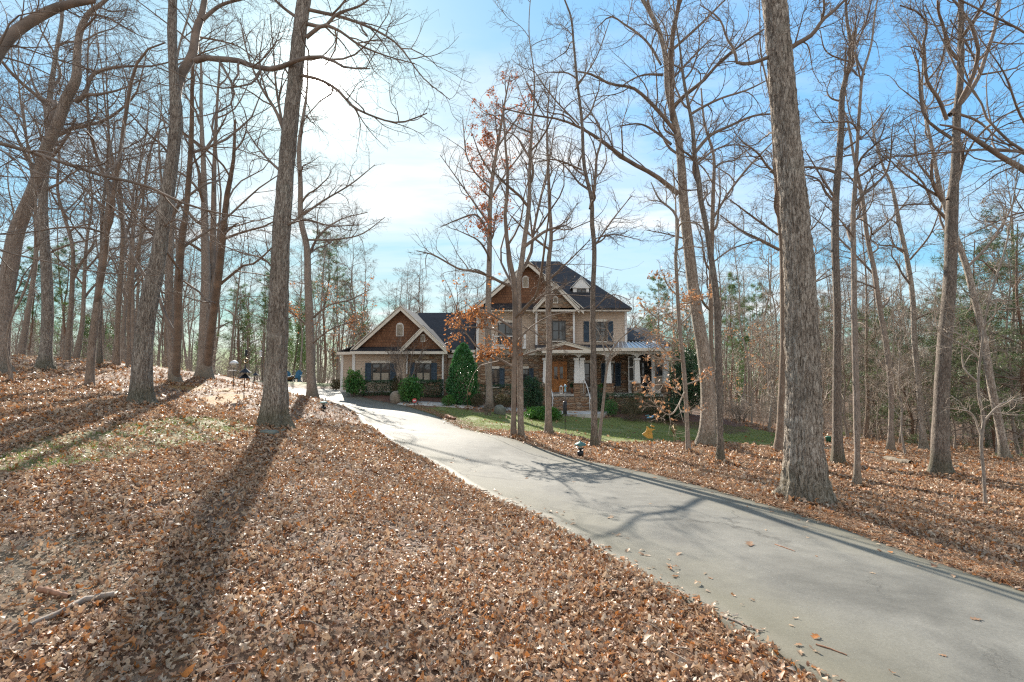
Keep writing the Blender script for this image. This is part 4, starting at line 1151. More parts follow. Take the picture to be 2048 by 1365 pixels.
def scatter(n, pxr, yr, kinds, name, label, cat, group, sc=(0.8, 1.15), gap=1.6, tilt=0.05):
    k = 0; tries = 0
    while k < n and tries < n * 60:
        tries += 1
        px = rb.uniform(*pxr); y = math.sqrt(rb.uniform(yr[0] ** 2, yr[1] ** 2))
        x = (px - CX) / F * y
        if -14 < x < 13 and 25 < y < 47: continue
        if pip(np.array([x]), np.array([y]), DRIVE)[0]: continue
        if any((x - a) ** 2 + (y - b) ** 2 < gap ** 2 for a, b in PLACED): continue
        PLACED.append((x, y))
        kd = kinds[int(rb.integers(len(kinds)))]
        where = next(w_ for lim, w_ in LANDMARKS if px < lim)
        row = 'near' if y < (yr[0] + yr[1]) / 2 else 'far'
        BACKGROUND.setdefault('%s %s, %s row, %s' % (LOOK[kd][0], LOOK[kd][1], row, where), []).append(px)
        label = '%s %s, %s row, %s' % (LOOK[kd][0], LOOK[kd][1], row, where)
        BG_OBJ.setdefault(label, []).append(place_kind(kd, name, label, cat, group, x, y, rb.uniform(*sc), rb.uniform(0, 6.28), rb.uniform(0, tilt)))
        k += 1


scatter(27, (-160, 350), (26, 58), ['tall_a', 'tall_b', 'tall_c', 'wide_e'], 'bare_tree', 'bare grey hardwood in the woods beyond the left hill crest', 'tree', 'bare hardwoods beyond the left hill crest')
scatter(8, (-100, 470), (24, 45), ['sap_f', 'sap_g'], 'sapling', 'thin leafless sapling on the crest of the left hill', 'sapling', 'saplings on the left hill crest')
scatter(28, (350, 700), (52, 85), ['tall_a', 'tall_b', 'tall_d', 'tall_c'], 'bare_tree', 'bare hardwood in the woods beyond the driveway end and blue chairs', 'tree', 'bare hardwoods beyond the driveway end')
scatter(46, (640, 1300), (48, 80), ['tall_a', 'tall_b', 'wide_e', 'tall_c'], 'bare_tree', 'bare hardwood rising behind the house roofs', 'tree', 'bare hardwoods behind the house', sc=(0.68, 0.95))
scatter(80, (1320, 2200), (24, 70), ['tall_a', 'tall_b', 'tall_d', 'tall_d', 'tall_c'], 'bare_tree', 'bare hardwood in the woods down the right slope', 'tree', 'bare hardwoods down the right slope', sc=(0.65, 1.0))
scatter(66, (1440, 2150), (19, 48), ['sap_f', 'sap_f', 'sap_g'], 'sapling', 'pale leafless sapling in the thicket down the right slope', 'sapling', 'pale saplings down the right slope', sc=(0.7, 1.25), gap=1.0)
for px, y, kd, s_, lb in [(545, 62, 'pine_k', 0.95, 'green pine seen left of the sunlit oak trunk, beyond the bird feeders'), (648, 60, 'pine_j', 1.05, 'tall green pine just right of the slender driveway oak'),
                          (478, 66, 'pine_k', 0.8, 'short green pine beyond the triple stemmed tree'), (682, 70, 'pine_j', 0.85, 'green pine behind the left eave of the garage wing'),
                          (1462, 44, 'pine_k', 0.78, 'bright green pine right of the dark sinuous trunk'), (1515, 52, 'pine_k', 0.85, 'green pine left of the massive shaggy trunk, above the lawn end'), (1322, 62, 'pine_j', 0.9, 'green pine above the low right roof of the house'),
                          (1385, 70, 'pine_j', 0.85, 'green pine between the tall pale oak and the low right roof'), (1640, 60, 'pine_k', 0.9, 'green pine right behind the massive shaggy trunk'), (1735, 66, 'pine_k', 0.85, 'far green pine behind the slim trunk on bare litter'),
                          (1290, 70, 'pine_k', 0.75, 'far green pine behind the main roof end'), (130, 44, 'pine_k', 0.7, 'green pine on the left hill behind the crooked grey tree'), (60, 40, 'pine_k', 0.6, 'small green pine behind the leaning oak at left')]:
    place_kind(kd, 'pine_tree', lb, 'pine', 'green pines in the woods', (px - CX) / F * y, y, s_, px * 0.7)
for px, y, kd, s_, lb in [(1985, 23, 'cedar_l', 0.9, 'feathery green cedar right of the crooked pale sapling'), (2040, 20, 'cedar_l', 0.85, 'tall feathery cedar at the right picture edge'), (1880, 30, 'cedar_l', 0.85, 'feathery cedar behind the stout dark oak'),
                          (1815, 27, 'cedar_m', 0.95, 'low feathery cedar left of the pale trunk by the stout dark oak'), (1760, 33, 'cedar_l', 0.75, 'feathery cedar behind the log on the leaves'), (1940, 36, 'cedar_l', 0.9, 'far feathery cedar between the stout oak and the crooked sapling'),
                          (2110, 26, 'cedar_l', 0.95, 'feathery cedar half outside the right picture edge')]:
    place_kind(kd, 'cedar_tree', lb, 'cedar', 'cedars in the right woods', (px - CX) / F * y, y, s_, px * 0.7)
for px, y, kd, s_, lb in [(700, 48, 'rust_h', 0.95, 'small rusty leaved tree left of the garage gable'), (560, 50, 'rust_h', 0.8, 'small rusty leaved tree behind the sunlit oak trunk'), (655, 52, 'rust_h', 0.75, 'low rusty leaved tree behind the slender driveway oak'),
                          (1345, 30, 'tan_i', 1.1, 'small beech with tan leaves at the right end of the porch'), (1300, 47, 'rust_h', 0.9, 'small rusty leaved tree above the porch roof end'), (1585, 34, 'rust_h', 0.7, 'small rusty leaved tree behind the massive shaggy trunk'),
                          (1500, 28, 'tan_i', 0.9, 'small beech with tan leaves beyond the lawn end'), (1620, 38, 'tan_i', 1.0, 'tan leaved sapling between the massive trunk and mossy trunk')]:
    place_kind(kd, 'small_oak', lb, 'tree', 'small trees holding dry leaves', (px - CX) / F * y, y, s_, px * 0.7)

for lb, obs in BG_OBJ.items():
    if len(obs) > 1:
        obs.sort(key=lambda o: o.location.x / o.location.y)
        for k, o in enumerate(obs):
            o['label'] = lb + ', ' + (('left', 'right')[k] + ' of two' if len(obs) == 2 else ORD[k] + ' from left')

# far woods: one mass of thin trees closing the view
def far_woods():
    rng = np.random.default_rng(900)
    parts_t, parts_c = [], []
    n = 520
    for k in range(n):
        a = rng.uniform(-1.02, 1.02)
        y = rng.uniform(72, 140)
        x = a * y * 1.05
        H = rng.uniform(9, 15) * (1.0 if abs(a) > 0.3 else 0.95)
        z0 = float(T(x, y))
        tr = np.array([[x, y, z0 - 0.3], [x + rng.normal() * .4, y, z0 + H * .5], [x + rng.normal() * .8, y, z0 + H]])
        tr = resample(np.c_[tr, [0.16, 0.1, 0.02]], 8)
        parts_t.append(tube_np(tr[None, :, :3], tr[None, :, 3], 5))
        Pa, Ra, La = grow(rng, tr[None, :, :3], tr[None, :, 3], np.array([H]), 15, 0.12, 0.98, 0.28, (0.5, 1.2), 0.01, 0.08, 5, 0.15, 0.018)
        P2, R2, L2 = grow(rng, Pa, Ra, La, 9, 0.15, 1, 0.55, (0.4, 1.1), 0.006, 0.05, 4, 0.2, 0.014)
        parts_t += [tube_np(Pa, Ra, 3), tube_np(P2, R2, 3)]
    V, q_ = join_geo(parts_t)
    o = mesh_np('distant_woods', V, q_, M['twig'])
    tag(o, 'far grey leafless woods closing the view', 'woods', kind='stuff')


far_woods()


def far_evergreens():
    rng = np.random.default_rng(905)
    C = []
    for k in range(230):
        a = rng.uniform(-1.0, 1.05); y = rng.uniform(70, 125); x = a * y
        if -0.28 < a < 0.2 and rng.random() < .6: continue
        if a < -0.28 and rng.random() < .65: continue
        H = rng.uniform(7, 13); z0 = float(T(x, y))
        n = 240
        h = rng.random(n) ** .8; r = (1.25 - h) * H * .17 * rng.random(n) ** .5; b = rng.uniform(0, 6.28, n)
        C.append(np.stack([x + r * np.cos(b), y + r * np.sin(b), z0 + H * (.12 + .88 * h)], -1))
    C = np.repeat(np.concatenate(C), 5, 0); n = len(C)
    d = norm(rng.normal(size=(n, 3)) + np.array([0, 0, .2])); w = norm(np.cross(d, rng.normal(size=(n, 3))))
    b = C + rng.normal(size=(n, 3)) * .18
    V = np.stack([b - w * .045, b + w * .045, b + d * rng.uniform(.3, .6, n)[:, None]], 1).reshape(-1, 3)
    o = mesh_np('distant_evergreens', V, np.arange(3 * n).reshape(-1, 3), M['pine'], smooth=False, attrs=[('rnd', 'FACE', np.repeat(rng.random(n // 5), 5) * .8 + rng.random(n) * .2)])
    tag(o, 'far dull green pines mixed through the leafless woods', 'woods', kind='stuff')


far_evergreens()


def brush():
    """Low twiggy undergrowth at the edge of the woods."""
    rng = np.random.default_rng(901)
    st = []
    spots = []
    for pxr, yr, n in (((1400, 2200), (26, 62), 560), ((380, 700), (46, 72), 260), ((-150, 470), (28, 52), 240), ((640, 760), (46, 60), 50)):
        for k in range(n):
            px = rng.uniform(*pxr); y = rng.uniform(*yr); x = (px - CX) / F * y
            spots.append((x, y))
    for x, y in spots:
        z0 = float(T(x, y)); h = rng.uniform(0.8, 2.4)
        d = norm(np.array([rng.normal() * .25, rng.normal() * .25, 1]))
        st.append(np.array([[x, y, z0 - .1] + d * h * f_ * np.array([1, 1, 1]) if False else np.array([x, y, z0 - .1]) + d * h * f_ for f_ in np.linspace(0, 1, 6)]))
    st = np.array(st); L = np.linalg.norm(st[:, -1] - st[:, 0], axis=1)
    R = np.tile(np.linspace(0.014, 0.005, 6), (len(st), 1))
    P1, R1, L1 = grow(rng, st, R, L, 7, 0.1, 1, 0.6, (0.3, 0.9), 0.006, 0.06, 6, 0.18, 0.005)
    P2, R2, L2 = grow(rng, P1, R1, L1, 6, 0.1, 1, 0.5, (0.4, 1.0), 0.005, 0.03, 4, 0.2, 0.004)
    V, q_ = join_geo([tube_np(st, R, 4), tube_np(P1, R1, 3), tube_np(P2, R2, 3)])
    o = mesh_np('undergrowth', V, q_, M['twig_pale'])
    tag(o, 'low twiggy undergrowth along the edge of the woods', 'undergrowth', kind='stuff')


brush()
# ------------------------------------------------------------------ house
def siding_mat(name, base):
    m, t, b = new_mat(name)
    tc = N(t, 'ShaderNodeTexCoord')
    sp = N(t, 'ShaderNodeSeparateXYZ', {0: tc.outputs['Object']})
    fr = MATH(t, 'FRACT', MATH(t, 'MULTIPLY', sp.outputs[2], 1 / 0.17))
    nz = N(t, 'ShaderNodeTexNoise', {'Vector': N(t, 'ShaderNodeMapping', {0: tc.outputs['Object'], 3: (1.2, 1.2, 9)}).outputs[0], 'Scale': 2.0, 'Detail': 4.0})
    col = RAMP(t, nz.outputs[0], [(0.3, tuple(c * .9 for c in base)), (0.7, tuple(c * 1.08 for c in base))])
    col = MIXC(t, RAMP(t, fr, [(0.0, 0.55), (0.09, 0.0)]), col, tuple(c * .45 for c in base))
    t.links.new(col, b.inputs['Base Color'])
    b.inputs['Roughness'].default_value = 0.6
    t.links.new(N(t, 'ShaderNodeBump', {'Height': MATH(t, 'SUBTRACT', 1.0, fr), 'Strength': 0.7, 'Distance': 0.02}).outputs[0], b.inputs['Normal'])
    return m


def stone_mat():
    m, t, b = new_mat('stacked_stone')
    tc = N(t, 'ShaderNodeTexCoord')
    mp = N(t, 'ShaderNodeMapping', {0: tc.outputs['Object'], 3: (2.6, 2.6, 6.5)})
    nd = N(t, 'ShaderNodeTexNoise', {'Vector': tc.outputs['Object'], 'Scale': 3.0, 'Detail': 2.0})
    wv = N(t, 'ShaderNodeVectorMath', {0: mp.outputs[0], 1: N(t, 'ShaderNodeVectorMath', {0: nd.outputs['Color'], 1: (.5, .5, .5)}, operation='MULTIPLY').outputs[0]}, operation='ADD')
    v1 = N(t, 'ShaderNodeTexVoronoi', {'Vector': wv.outputs[0], 'Scale': 1.0, 'Randomness': 0.8}, feature='F1', distance='CHEBYCHEV')
    v2 = N(t, 'ShaderNodeTexVoronoi', {'Vector': wv.outputs[0], 'Scale': 1.0, 'Randomness': 0.8}, feature='DISTANCE_TO_EDGE')
    r = N(t, 'ShaderNodeSeparateColor', {0: v1.outputs['Color']}).outputs[0]
    col = RAMP(t, r, [(0.0, (0.22, 0.125, 0.07)), (0.25, (0.37, 0.24, 0.145)), (0.45, (0.29, 0.155, 0.085)), (0.65, (0.46, 0.35, 0.24)), (0.85, (0.27, 0.20, 0.15)), (1.0, (0.55, 0.45, 0.33))])
    fn = N(t, 'ShaderNodeTexNoise', {'Vector': tc.outputs['Object'], 'Scale': 22.0, 'Detail': 5.0})
    col = MIXC(t, 0.6, col, MIXC(t, 1.0, col, RAMP(t, fn.outputs[0], [(0.3, 0.6), (0.7, 1.3)]), 'MULTIPLY'))
    col = MIXC(t, RAMP(t, v2.outputs['Distance'], [(0.0, 0.85), (0.06, 0.0)]), col, (0.11, 0.085, 0.065))
    t.links.new(col, b.inputs['Base Color'])
    b.inputs['Roughness'].default_value = 0.8
    h = MATH(t, 'ADD', MATH(t, 'MINIMUM', v2.outputs['Distance'], 0.15), MATH(t, 'MULTIPLY', fn.outputs[0], 0.05))
    t.links.new(N(t, 'ShaderNodeBump', {'Height': h, 'Strength': 1.0, 'Distance': 0.25}).outputs[0], b.inputs['Normal'])
    return m


def shingle_mat(name, lo, mid, hi, sx, sz, axis='Z'):
    m, t, b = new_mat(name)
    tc = N(t, 'ShaderNodeTexCoord')
    sp = N(t, 'ShaderNodeSeparateXYZ', {0: tc.outputs['Object']})
    cb = N(t, 'ShaderNodeCombineXYZ', {0: MATH(t, 'ADD', sp.outputs[0], MATH(t, 'MULTIPLY', sp.outputs[1], 0.35)), 1: sp.outputs[2], 2: 0.0})
    br = N(t, 'ShaderNodeTexBrick', {'Vector': cb.outputs[0], 'Color1': (*lo, 1), 'Color2': (*hi, 1), 'Mortar': (*tuple(c * .35 for c in lo), 1), 'Scale': 1.0, 'Mortar Size': 0.012, 'Bias': -0.1, 'Brick Width': sx, 'Row Height': sz})
    nz = N(t, 'ShaderNodeTexNoise', {'Vector': tc.outputs['Object'], 'Scale': 2.0, 'Detail': 6.0})
    col = MIXC(t, RAMP(t, nz.outputs[0], [(0.3, 0.0), (0.7, 0.6)]), br.outputs['Color'], mid)
    t.links.new(col, b.inputs['Base Color'])
    b.inputs['Roughness'].default_value = 0.75
    t.links.new(N(t, 'ShaderNodeBump', {'Height': br.outputs['Fac'], 'Strength': -0.6, 'Distance': 0.02}).outputs[0], b.inputs['Normal'])
    return m


M['siding'] = siding_mat('tan_lap_siding', (0.56, 0.44, 0.335))
M['stone'] = stone_mat()
M['roof'] = shingle_mat('charcoal_roof_shingles', (0.020, 0.0185, 0.022), (0.029, 0.027, 0.031), (0.044, 0.040, 0.043), 0.3, 0.10)
M['shake'] = shingle_mat('cedar_shakes', (0.15, 0.062, 0.027), (0.20, 0.09, 0.042), (0.27, 0.13, 0.065), 0.16, 0.17)
M['trim'] = plain('cream_trim_paint', (0.74, 0.68, 0.585), 0.5, var=0.06, scale=4)
M['white'] = plain('white_paint', (0.78, 0.77, 0.74), 0.45, var=0.05, scale=4)
M['soffit'] = plain('soffit_paint', (0.5, 0.45, 0.38), 0.6, var=0.05)
M['shutter'] = plain('slate_blue_paint', (0.032, 0.062, 0.095), 0.5, var=0.15, scale=6)
M['sash'] = plain('dark_sash_paint', (0.05, 0.045, 0.04), 0.45)
M['door'] = plain('honey_wood', (0.52, 0.20, 0.045), 0.38, var=0.25, scale=5)
M['dark'] = plain('dark_metal', (0.02, 0.021, 0.026), 0.45, 0.3)
M['screen'] = plain('screen_mesh', (0.06, 0.055, 0.05), 0.7)
M['blind'] = plain('window_blind', (0.42, 0.36, 0.28), 0.7, var=0.1, scale=3)
M['seam'] = plain('standing_seam_metal', (0.30, 0.36, 0.44), 0.28, 0.75, var=0.08)
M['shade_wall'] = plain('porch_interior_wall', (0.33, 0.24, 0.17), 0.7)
m, t, b = new_mat('window_glass')
b.inputs['Base Color'].default_value = (0.03, 0.037, 0.04, 1); b.inputs['Roughness'].default_value = 0.04
b.inputs['Specular IOR Level'].default_value = 0.9
tc = N(t, 'ShaderNodeTexCoord')
t.links.new(N(t, 'ShaderNodeBump', {'Height': N(t, 'ShaderNodeTexNoise', {'Vector': tc.outputs['Object'], 'Scale': 1.5}).outputs[0], 'Strength': 0.04, 'Distance': 0.1}).outputs[0], b.inputs['Normal'])
M['glass'] = m

YG, YM, YP, YS, YB = 31.0, 33.0, 30.6, 32.0, 32.5
house = empty('house', (0, 33, -0.6), 'tan two storey house with stone front porch, dark shingle roofs and cedar shake gables', 'house')


def hb(name, mat, *boxes, parent=None, bevel=0.0, label=None):
    mb = MB()
    for bx in boxes: mb.box(*bx)
    o = mb.build(name, M[mat], parent or house, bevel=bevel)
    if label: o['label'] = label
    return o


def rect(px0, px1, py0, py1, Y):
    x0, x1 = X(px0, Y, py0), X(px1, Y, py0)
    return x0, x1, Z(py1, Y), Z(py0, Y)


def window(px0, px1, py0, py1, Y, parent=None, blind=0.0, header=True, mull=True, label=None, arch=False):
    x0, x1, z0, z1 = rect(px0, px1, py0, py1, Y)
    w = MB()
    fw = 0.07
    w.box(x0, x0 + fw, Y - .05, Y, z0, z1); w.box(x1 - fw, x1, Y - .05, Y, z0, z1)
    w.box(x0 + fw, x1 - fw, Y - .05, Y, z0, z0 + fw); w.box(x0 + fw, x1 - fw, Y - .05, Y, z1 - fw, z1)
    zm = (z0 + z1) / 2
    if mull:
        xm = (x0 + x1) / 2
        w.box(xm - .045, xm + .045, Y - .047, Y, z0 + fw, z1 - fw)
        w.box(x0 + fw, xm - .045, Y - .042, Y, zm - .03, zm + .03); w.box(xm + .045, x1 - fw, Y - .042, Y, zm - .03, zm + .03)
    else:
        w.box(x0 + fw, x1 - fw, Y - .042, Y, zm - .03, zm + .03)
    o = w.build('window', M['sash'], parent or house)
    if label: o['label'] = label
    hb('pane', 'glass', (x0 + fw, x1 - fw, Y - .02, Y - .006, z0 + fw, z1 - fw), parent=o)
    if blind:
        hb('blind', 'blind', (x0 + fw, x1 - fw, Y - .026, Y - .022, z0 + fw, z0 + fw + (zm - z0 - fw) * blind), parent=o)
    if header:
        hb('header', 'trim', (x0 - .03, x1 + .03, Y - .07, Y - .001, z1 + .005, z1 + .16), parent=o)
    hb('sill', 'trim', (x0 - .03, x1 + .03, Y - .09, Y - .001, z0 - .07, z0 - .004), parent=o)
    return o


def shutter(px0, px1, py0, py1, Y):
    x0, x1, z0, z1 = rect(px0, px1, py0, py1, Y)
    s = MB(); e = .055; zm = z0 + (z1 - z0) * .45
    s.box(x0, x0 + e, Y - .06, Y - .003, z0, z1); s.box(x1 - e, x1, Y - .06, Y - .003, z0, z1)
    for za, zb in ((z0, z0 + .07), (zm - .04, zm + .04), (z1 - .07, z1)):
        s.box(x0 + e, x1 - e, Y - .06, Y - .003, za, zb)
    for za, zb in ((z0 + .07, zm - .04), (zm + .04, z1 - .07)):
        n = max(3, int((zb - za) / .07))
        for k in range(n):
            a = za + (zb - za) * k / n; c = za + (zb - za) * (k + 1) / n
            s.add([(x0 + e, Y - .05, a), (x1 - e, Y - .05, a), (x1 - e, Y - .018, c), (x0 + e, Y - .018, c)], [(0, 1, 2, 3)])
    s.box(x0 + e, x1 - e, Y - .012, Y - .003, z0 + .07, z1 - .07)
    return s.build('shutter', M['shutter'], house)


def gable(name, apex, fl, fr, y0, y1, mat, parent=None):
    o = MB().prism_y([fl, fr, apex], y0, y1).build(name, M[mat], parent or house)
    return o


def rakes(apex, fl, fr, y, w=.26, t=.1, over=.3, parent=None):
    """The pair of barge boards of one gable, butting at the apex; each with a slim crown board."""
    for foot, sg in ((fl, -1), (fr, 1)):
        a = np.array(apex); f = np.array(foot)
        d = (f - a) / np.linalg.norm(f - a)
        f2 = f + d * 0.02
        dn = np.array([0.0, -w])
        MB().prism_y([tuple(p) for p in ((a, a + dn, f2 + dn, f2) if sg < 0 else (a, f2, f2 + dn, a + dn))], y - t, y).build('rake_board', M['trim'], parent or house)
        up_ = np.array([0, .07])
        MB().prism_y([tuple(p) for p in ((a + up_, a - d * 0 + np.array([0, .003]), f2 + np.array([0, .003]), f2 + up_) if sg < 0 else (a + up_, f2 + up_, f2 + np.array([0, .003]), a + np.array([0, .003])))], y - t - .06, y).build('rake_trim', M['trim'], parent or house)


def vent(pxc, py0, py1, wpx, Y, name='gable_vent'):
    x0, x1, z0, z1 = rect(pxc - wpx / 2, pxc + wpx / 2, py0, py1, Y)
    xc = (x0 + x1) / 2; r = (x1 - x0) / 2; zs = z1 - r
    out = [(x0, z0), (x1, z0)] + [(xc + r * cos(a), zs + r * sin(a)) for a in np.linspace(0, pi, 11)]
    mb = MB().prism_y(out, Y - .03, Y)
    o = mb.build(name, M['white'], house)
    k = .78
    inn = [(xc + (x - xc) * k, z0 + .05 + (z - z0) * (1 - .1 / (z1 - z0) * 1.0) * .93) for x, z in out]
    lv = MB()
    n = 9
    for i in range(n):
        a = z0 + .06 + (zs + r * .55 - z0 - .06) * i / n; c = z0 + .06 + (zs + r * .55 - z0 - .06) * (i + 1) / n
        hw = r * k if c < zs else r * k * math.sqrt(max(0, 1 - ((c - zs) / r) ** 2))
        lv.add([(xc - hw, Y - .075, a), (xc + hw, Y - .075, a), (xc + hw, Y - .036, c), (xc - hw, Y - .036, c)], [(0, 1, 2, 3)])
    lv.build('louvre', M['blind'], o)
    return o


# ---- garage wing
gx0, gx1 = X(709, YG), X(887, YG)
ze = Z(706, YG)                       # underside of the eave board
hb('wall', 'siding', (gx0, X(816, YG), YG, YG + 7.5, -0.7, ze), label='tan lap siding wall of the garage wing')
hb('wall', 'stone', (X(816, YG) + .002, gx1, YG - .12, YG + 7.5, -0.7, ze), label='stone veneer wall of the garage wing')
hb('wall', 'siding', (X(683, YS), gx0 - .01, YS, YS + 6, -0.7, Z(709, YS)), label='set back siding wall at the left end')
hb('corner_board', 'white', (gx0 - .12, gx0 + .06, YG - .03, YG - .002, -0.3, ze))
hb('corner_board', 'white', (X(683, YS) - .03, X(683, YS) + .14, YS - .03, YS - .002, -0.3, Z(709, YS)))
hb('downspout', 'white', (gx1 - .06, gx1 + .04, YG - .24, YG - .14, -0.1, ze - .05))
hb('downspout', 'white', (X(816, YG) - .06, X(816, YG) + .02, YG - .2, YG - .13, 1.2, ze - .05))
hb('water_table', 'white', (gx0 + .07, X(816, YG) - .02, YG - .04, YG - .003, -0.12, 0.12))
hb('water_table', 'white', (X(683, YS) + .15, gx0 - .13, YS - .04, YS - .003, -0.12, 0.12))
# fascia and pent roof under the gable
fx0, fx1 = X(700, 30.5), X(893, 30.5)
zf = Z(703, 30.5)
hb('fascia', 'trim', (fx0, fx1, 30.45, 30.55, zf - .17, zf), (fx0, fx1, 30.56, YG - .125, zf - .15, zf - .11))
MB().add([(fx0, 30.44, zf + .01), (fx1, 30.44, zf + .01), (fx1, 30.97, zf + .3), (fx0, 30.97, zf + .3)], [(0, 1, 2, 3)]).build('pent_roof', M['roof'], house)
apx = (X(800, YG), Z(619, YG)); fl = (X(706, YG), Z(703, YG)); fr = (X(889, YG), Z(703, YG))
gable('gable', apx, (fl[0] + .05, fl[1]), (fr[0] - .05, fr[1]), YG - .02, YG + .1, 'shake')
ra = (X(800, 30.6), Z(613, 30.6)); rl = (X(702, 30.6), Z(701, 30.6)); rr = (X(892, 30.6), Z(697, 30.6))
rakes(ra, rl, rr, 30.7)
ap2 = (X(846, 30.7), Z(661, 30.7)); f2l = (X(806, 30.7), Z(700, 30.7)); f2r = (X(889, 30.7), Z(700, 30.7))
gable('gable', ap2, f2l, f2r, 30.72, 30.8, 'shake')
rakes((X(846, 30.4), Z(654, 30.4)), (X(800, 30.4), Z(701, 30.4)), (X(894, 30.4), Z(701, 30.4)), 30.5, w=.24)
vent(800, 646, 673, 15, YG - .02)
vent(846, 669, 684, 9, 30.72)
rf = MB()
yb = 38.5
rf.slab([(ra[0], 30.6, ra[1] + .08), (ra[0], yb, ra[1] + .08), (rl[0], yb, rl[1] + .06), (rl[0], 30.6, rl[1] + .06)], .1)
rf.slab([(ra[0] + .002, yb, ra[1] + .08), (ra[0] + .002, 30.6, ra[1] + .08), (rr[0], 30.6, rr[1] + .06), (rr[0], yb, rr[1] + .06)], .1)
a2 = (X(846, 30.4), Z(653, 30.4)); b2 = (X(799, 30.4), Z(701, 30.4)); c2 = (X(895, 30.4), Z(701, 30.4))
rf.slab([(a2[0], 30.4, a2[1] + .07), (a2[0], 34, a2[1] + .07), (b2[0], 34, b2[1] + .05), (b2[0], 30.4, b2[1] + .05)], .08)
rf.slab([(a2[0] + .002, 34, a2[1] + .07), (a2[0] + .002, 30.4, a2[1] + .07), (c2[0], 30.4, c2[1] + .05), (c2[0], 34, c2[1] + .05)], .08)
# cross roof running back to the main block
zr = Z(626, 36.5); zev = Z(700, 32.7)
rf.slab([(ra[0], 36.5, zr), (ra[0], 32.7, zev), (X(948, 32.7), 32.7, zev), (X(960, 36.5), 36.5, zr)], .1)
rf.slab([(ra[0], 36.5, zr + .002), (X(960, 36.5), 36.5, zr + .002), (X(960, 36.5), 40.5, zev), (ra[0], 40.5, zev)], .1)
rf.slab([(X(675, 31.6), 31.6, Z(704, 31.6)), (X(712, 31.6), 31.6, Z(688, 31.6) - .05), (X(712, 31.6), 38, Z(688, 31.6) - .05), (X(675, 31.6), 38, Z(704, 31.6))], .08)
rf.build('roof', M['roof'], house)['label'] = 'dark shingle roof of the garage wing'
hb('fascia', 'trim', (X(674, 31.55), fx0 - .03, 31.5, 31.6, Z(704, 31.55) - .18, Z(704, 31.55) - .005), (X(675, YS), gx0 - .15, 31.61, YS - .01, Z(709, YS) - .02, Z(709, YS) + .02))
window(744, 780, 727, 763, YG, blind=.95)
window(832, 862, 727, 763, YG - .12, blind=.95)
shutter(731, 743, 726, 764, YG); shutter(781, 793, 726, 764, YG)
shutter(819, 831, 726, 764, YG - .12); shutter(863, 874, 726, 764, YG - .12)
# link between the wings
hb('wall', 'siding', (gx1 + .02, X(955, 33.2), 33.2, 38, -0.8, Z(704, 33.2)), label='recessed siding wall between garage and main block')
hb('fascia', 'trim', (fx1 + .02, X(950, 32.7), 32.6, 32.7, zev - .2, zev - .01))
hb('beam', 'white', (gx1 + .03, X(950, 32.9), 32.85, 33.0, Z(716, 32.9), Z(709, 32.9)))

# ---- main block
mx0, mx1 = X(953, YM), X(1254, YM)
zme = Z(622, YM)
zband0, zband1 = Z(711, YM), Z(699, YM)
hb('wall', 'siding', (mx0, mx1, YM, YM + 9.5, zband1, zme), label='tan siding wall of the upper storey')
hb('wall', 'stone', (mx0, X(1262, YM), YM + .02, YM + 9.4, -1.6, zband0 - .002), label='stone wall of the ground floor')
hb('frieze', 'trim', (mx0 - .05, X(1262, YM), YM - .06, YM + .3, zband0, zband1 - .002))
# stone bay in the middle
sx0, sx1 = X(1074, YB), X(1147, YB)
hb('wall', 'stone', (sx0, sx1, YB, YM - .002, Z(700, YB), Z(620, YB)), label='stone faced bay of the upper storey')
hb('corner_board', 'white', (sx0 - .1, sx0 + .03, YB - .03, YB - .002, Z(698, YB), Z(622, YB)))
hb('corner_board', 'white', (sx1 - .03, sx1 + .1, YB - .03, YB - .002, Z(698, YB), Z(622, YB)))
hb('corner_board', 'white', (mx0 - .02, mx0 + .14, YM - .03, YM - .002, zband1 + .004, zme))
hb('corner_board', 'white', (mx1 - .14, mx1 + .02, YM - .03, YM - .002, zband1 + .004, zme))
# eaves
ex0, ex1 = X(942, 32.4), X(1263, 32.4)
zee = Z(618, 32.4)
hb('eave', 'trim', (ex0, X(1068, 32.4), 32.35, 32.45, zee - .16, zee), (X(1156, 32.4), ex1, 32.35, 32.45, zee - .16, zee), (ex0, ex1, 32.46, YM - .005, zee - .14, zee - .1))
hb('eave', 'trim', (X(1066, 32.2), X(1160, 32.2), 32.1, 32.2, Z(620, 32.2) - .12, Z(620, 32.2)))
# main hip roof with the big front gable
rm = MB()
ye0, ye1 = 32.3, 43.0
zrid = Z(523, 37.6)
R0 = (X(1062, 37.6), 37.6, zrid); R1_ = (X(1119, 37.6), 37.6, zrid)
A = (ex0, ye0, zee + .05); B_ = (ex1 + .05, ye0, zee + .05); C_ = (ex1 + .05, ye1, zee + .05); D_ = (ex0, ye1, zee + .05)
rm.slab([A, B_, R1_, R0], .12); rm.slab([B_, C_, R1_], .12); rm.slab([C_, D_, R0, R1_], .12); rm.slab([D_, A, R0], .12)
ga = (X(1057, 32.3), Z(523, 32.3)); gl = (X(944, 32.3), Z(619, 32.3)); gr = (X(1168, 32.3), Z(619, 32.3))
rm.slab([(ga[0], 32.3, ga[1] + .07), (ga[0], 37.4, ga[1] + .07), (gl[0], 37.4, gl[1] + .05), (gl[0], 32.3, gl[1] + .05)], .1)
rm.slab([(ga[0] + .002, 37.4, ga[1] + .07), (ga[0] + .002, 32.3, ga[1] + .07), (gr[0], 32.3, gr[1] + .05), (gr[0], 37.4, gr[1] + .05)], .1)
sa = (X(1113, 32.0), Z(569, 32.0)); sl = (X(1067, 32.0), Z(618, 32.0)); sr = (X(1159, 32.0), Z(618, 32.0))
rm.slab([(sa[0], 32.0, sa[1] + .07), (sa[0], 35.5, sa[1] + .07), (sl[0], 35.5, sl[1] + .05), (sl[0], 32.0, sl[1] + .05)], .08)
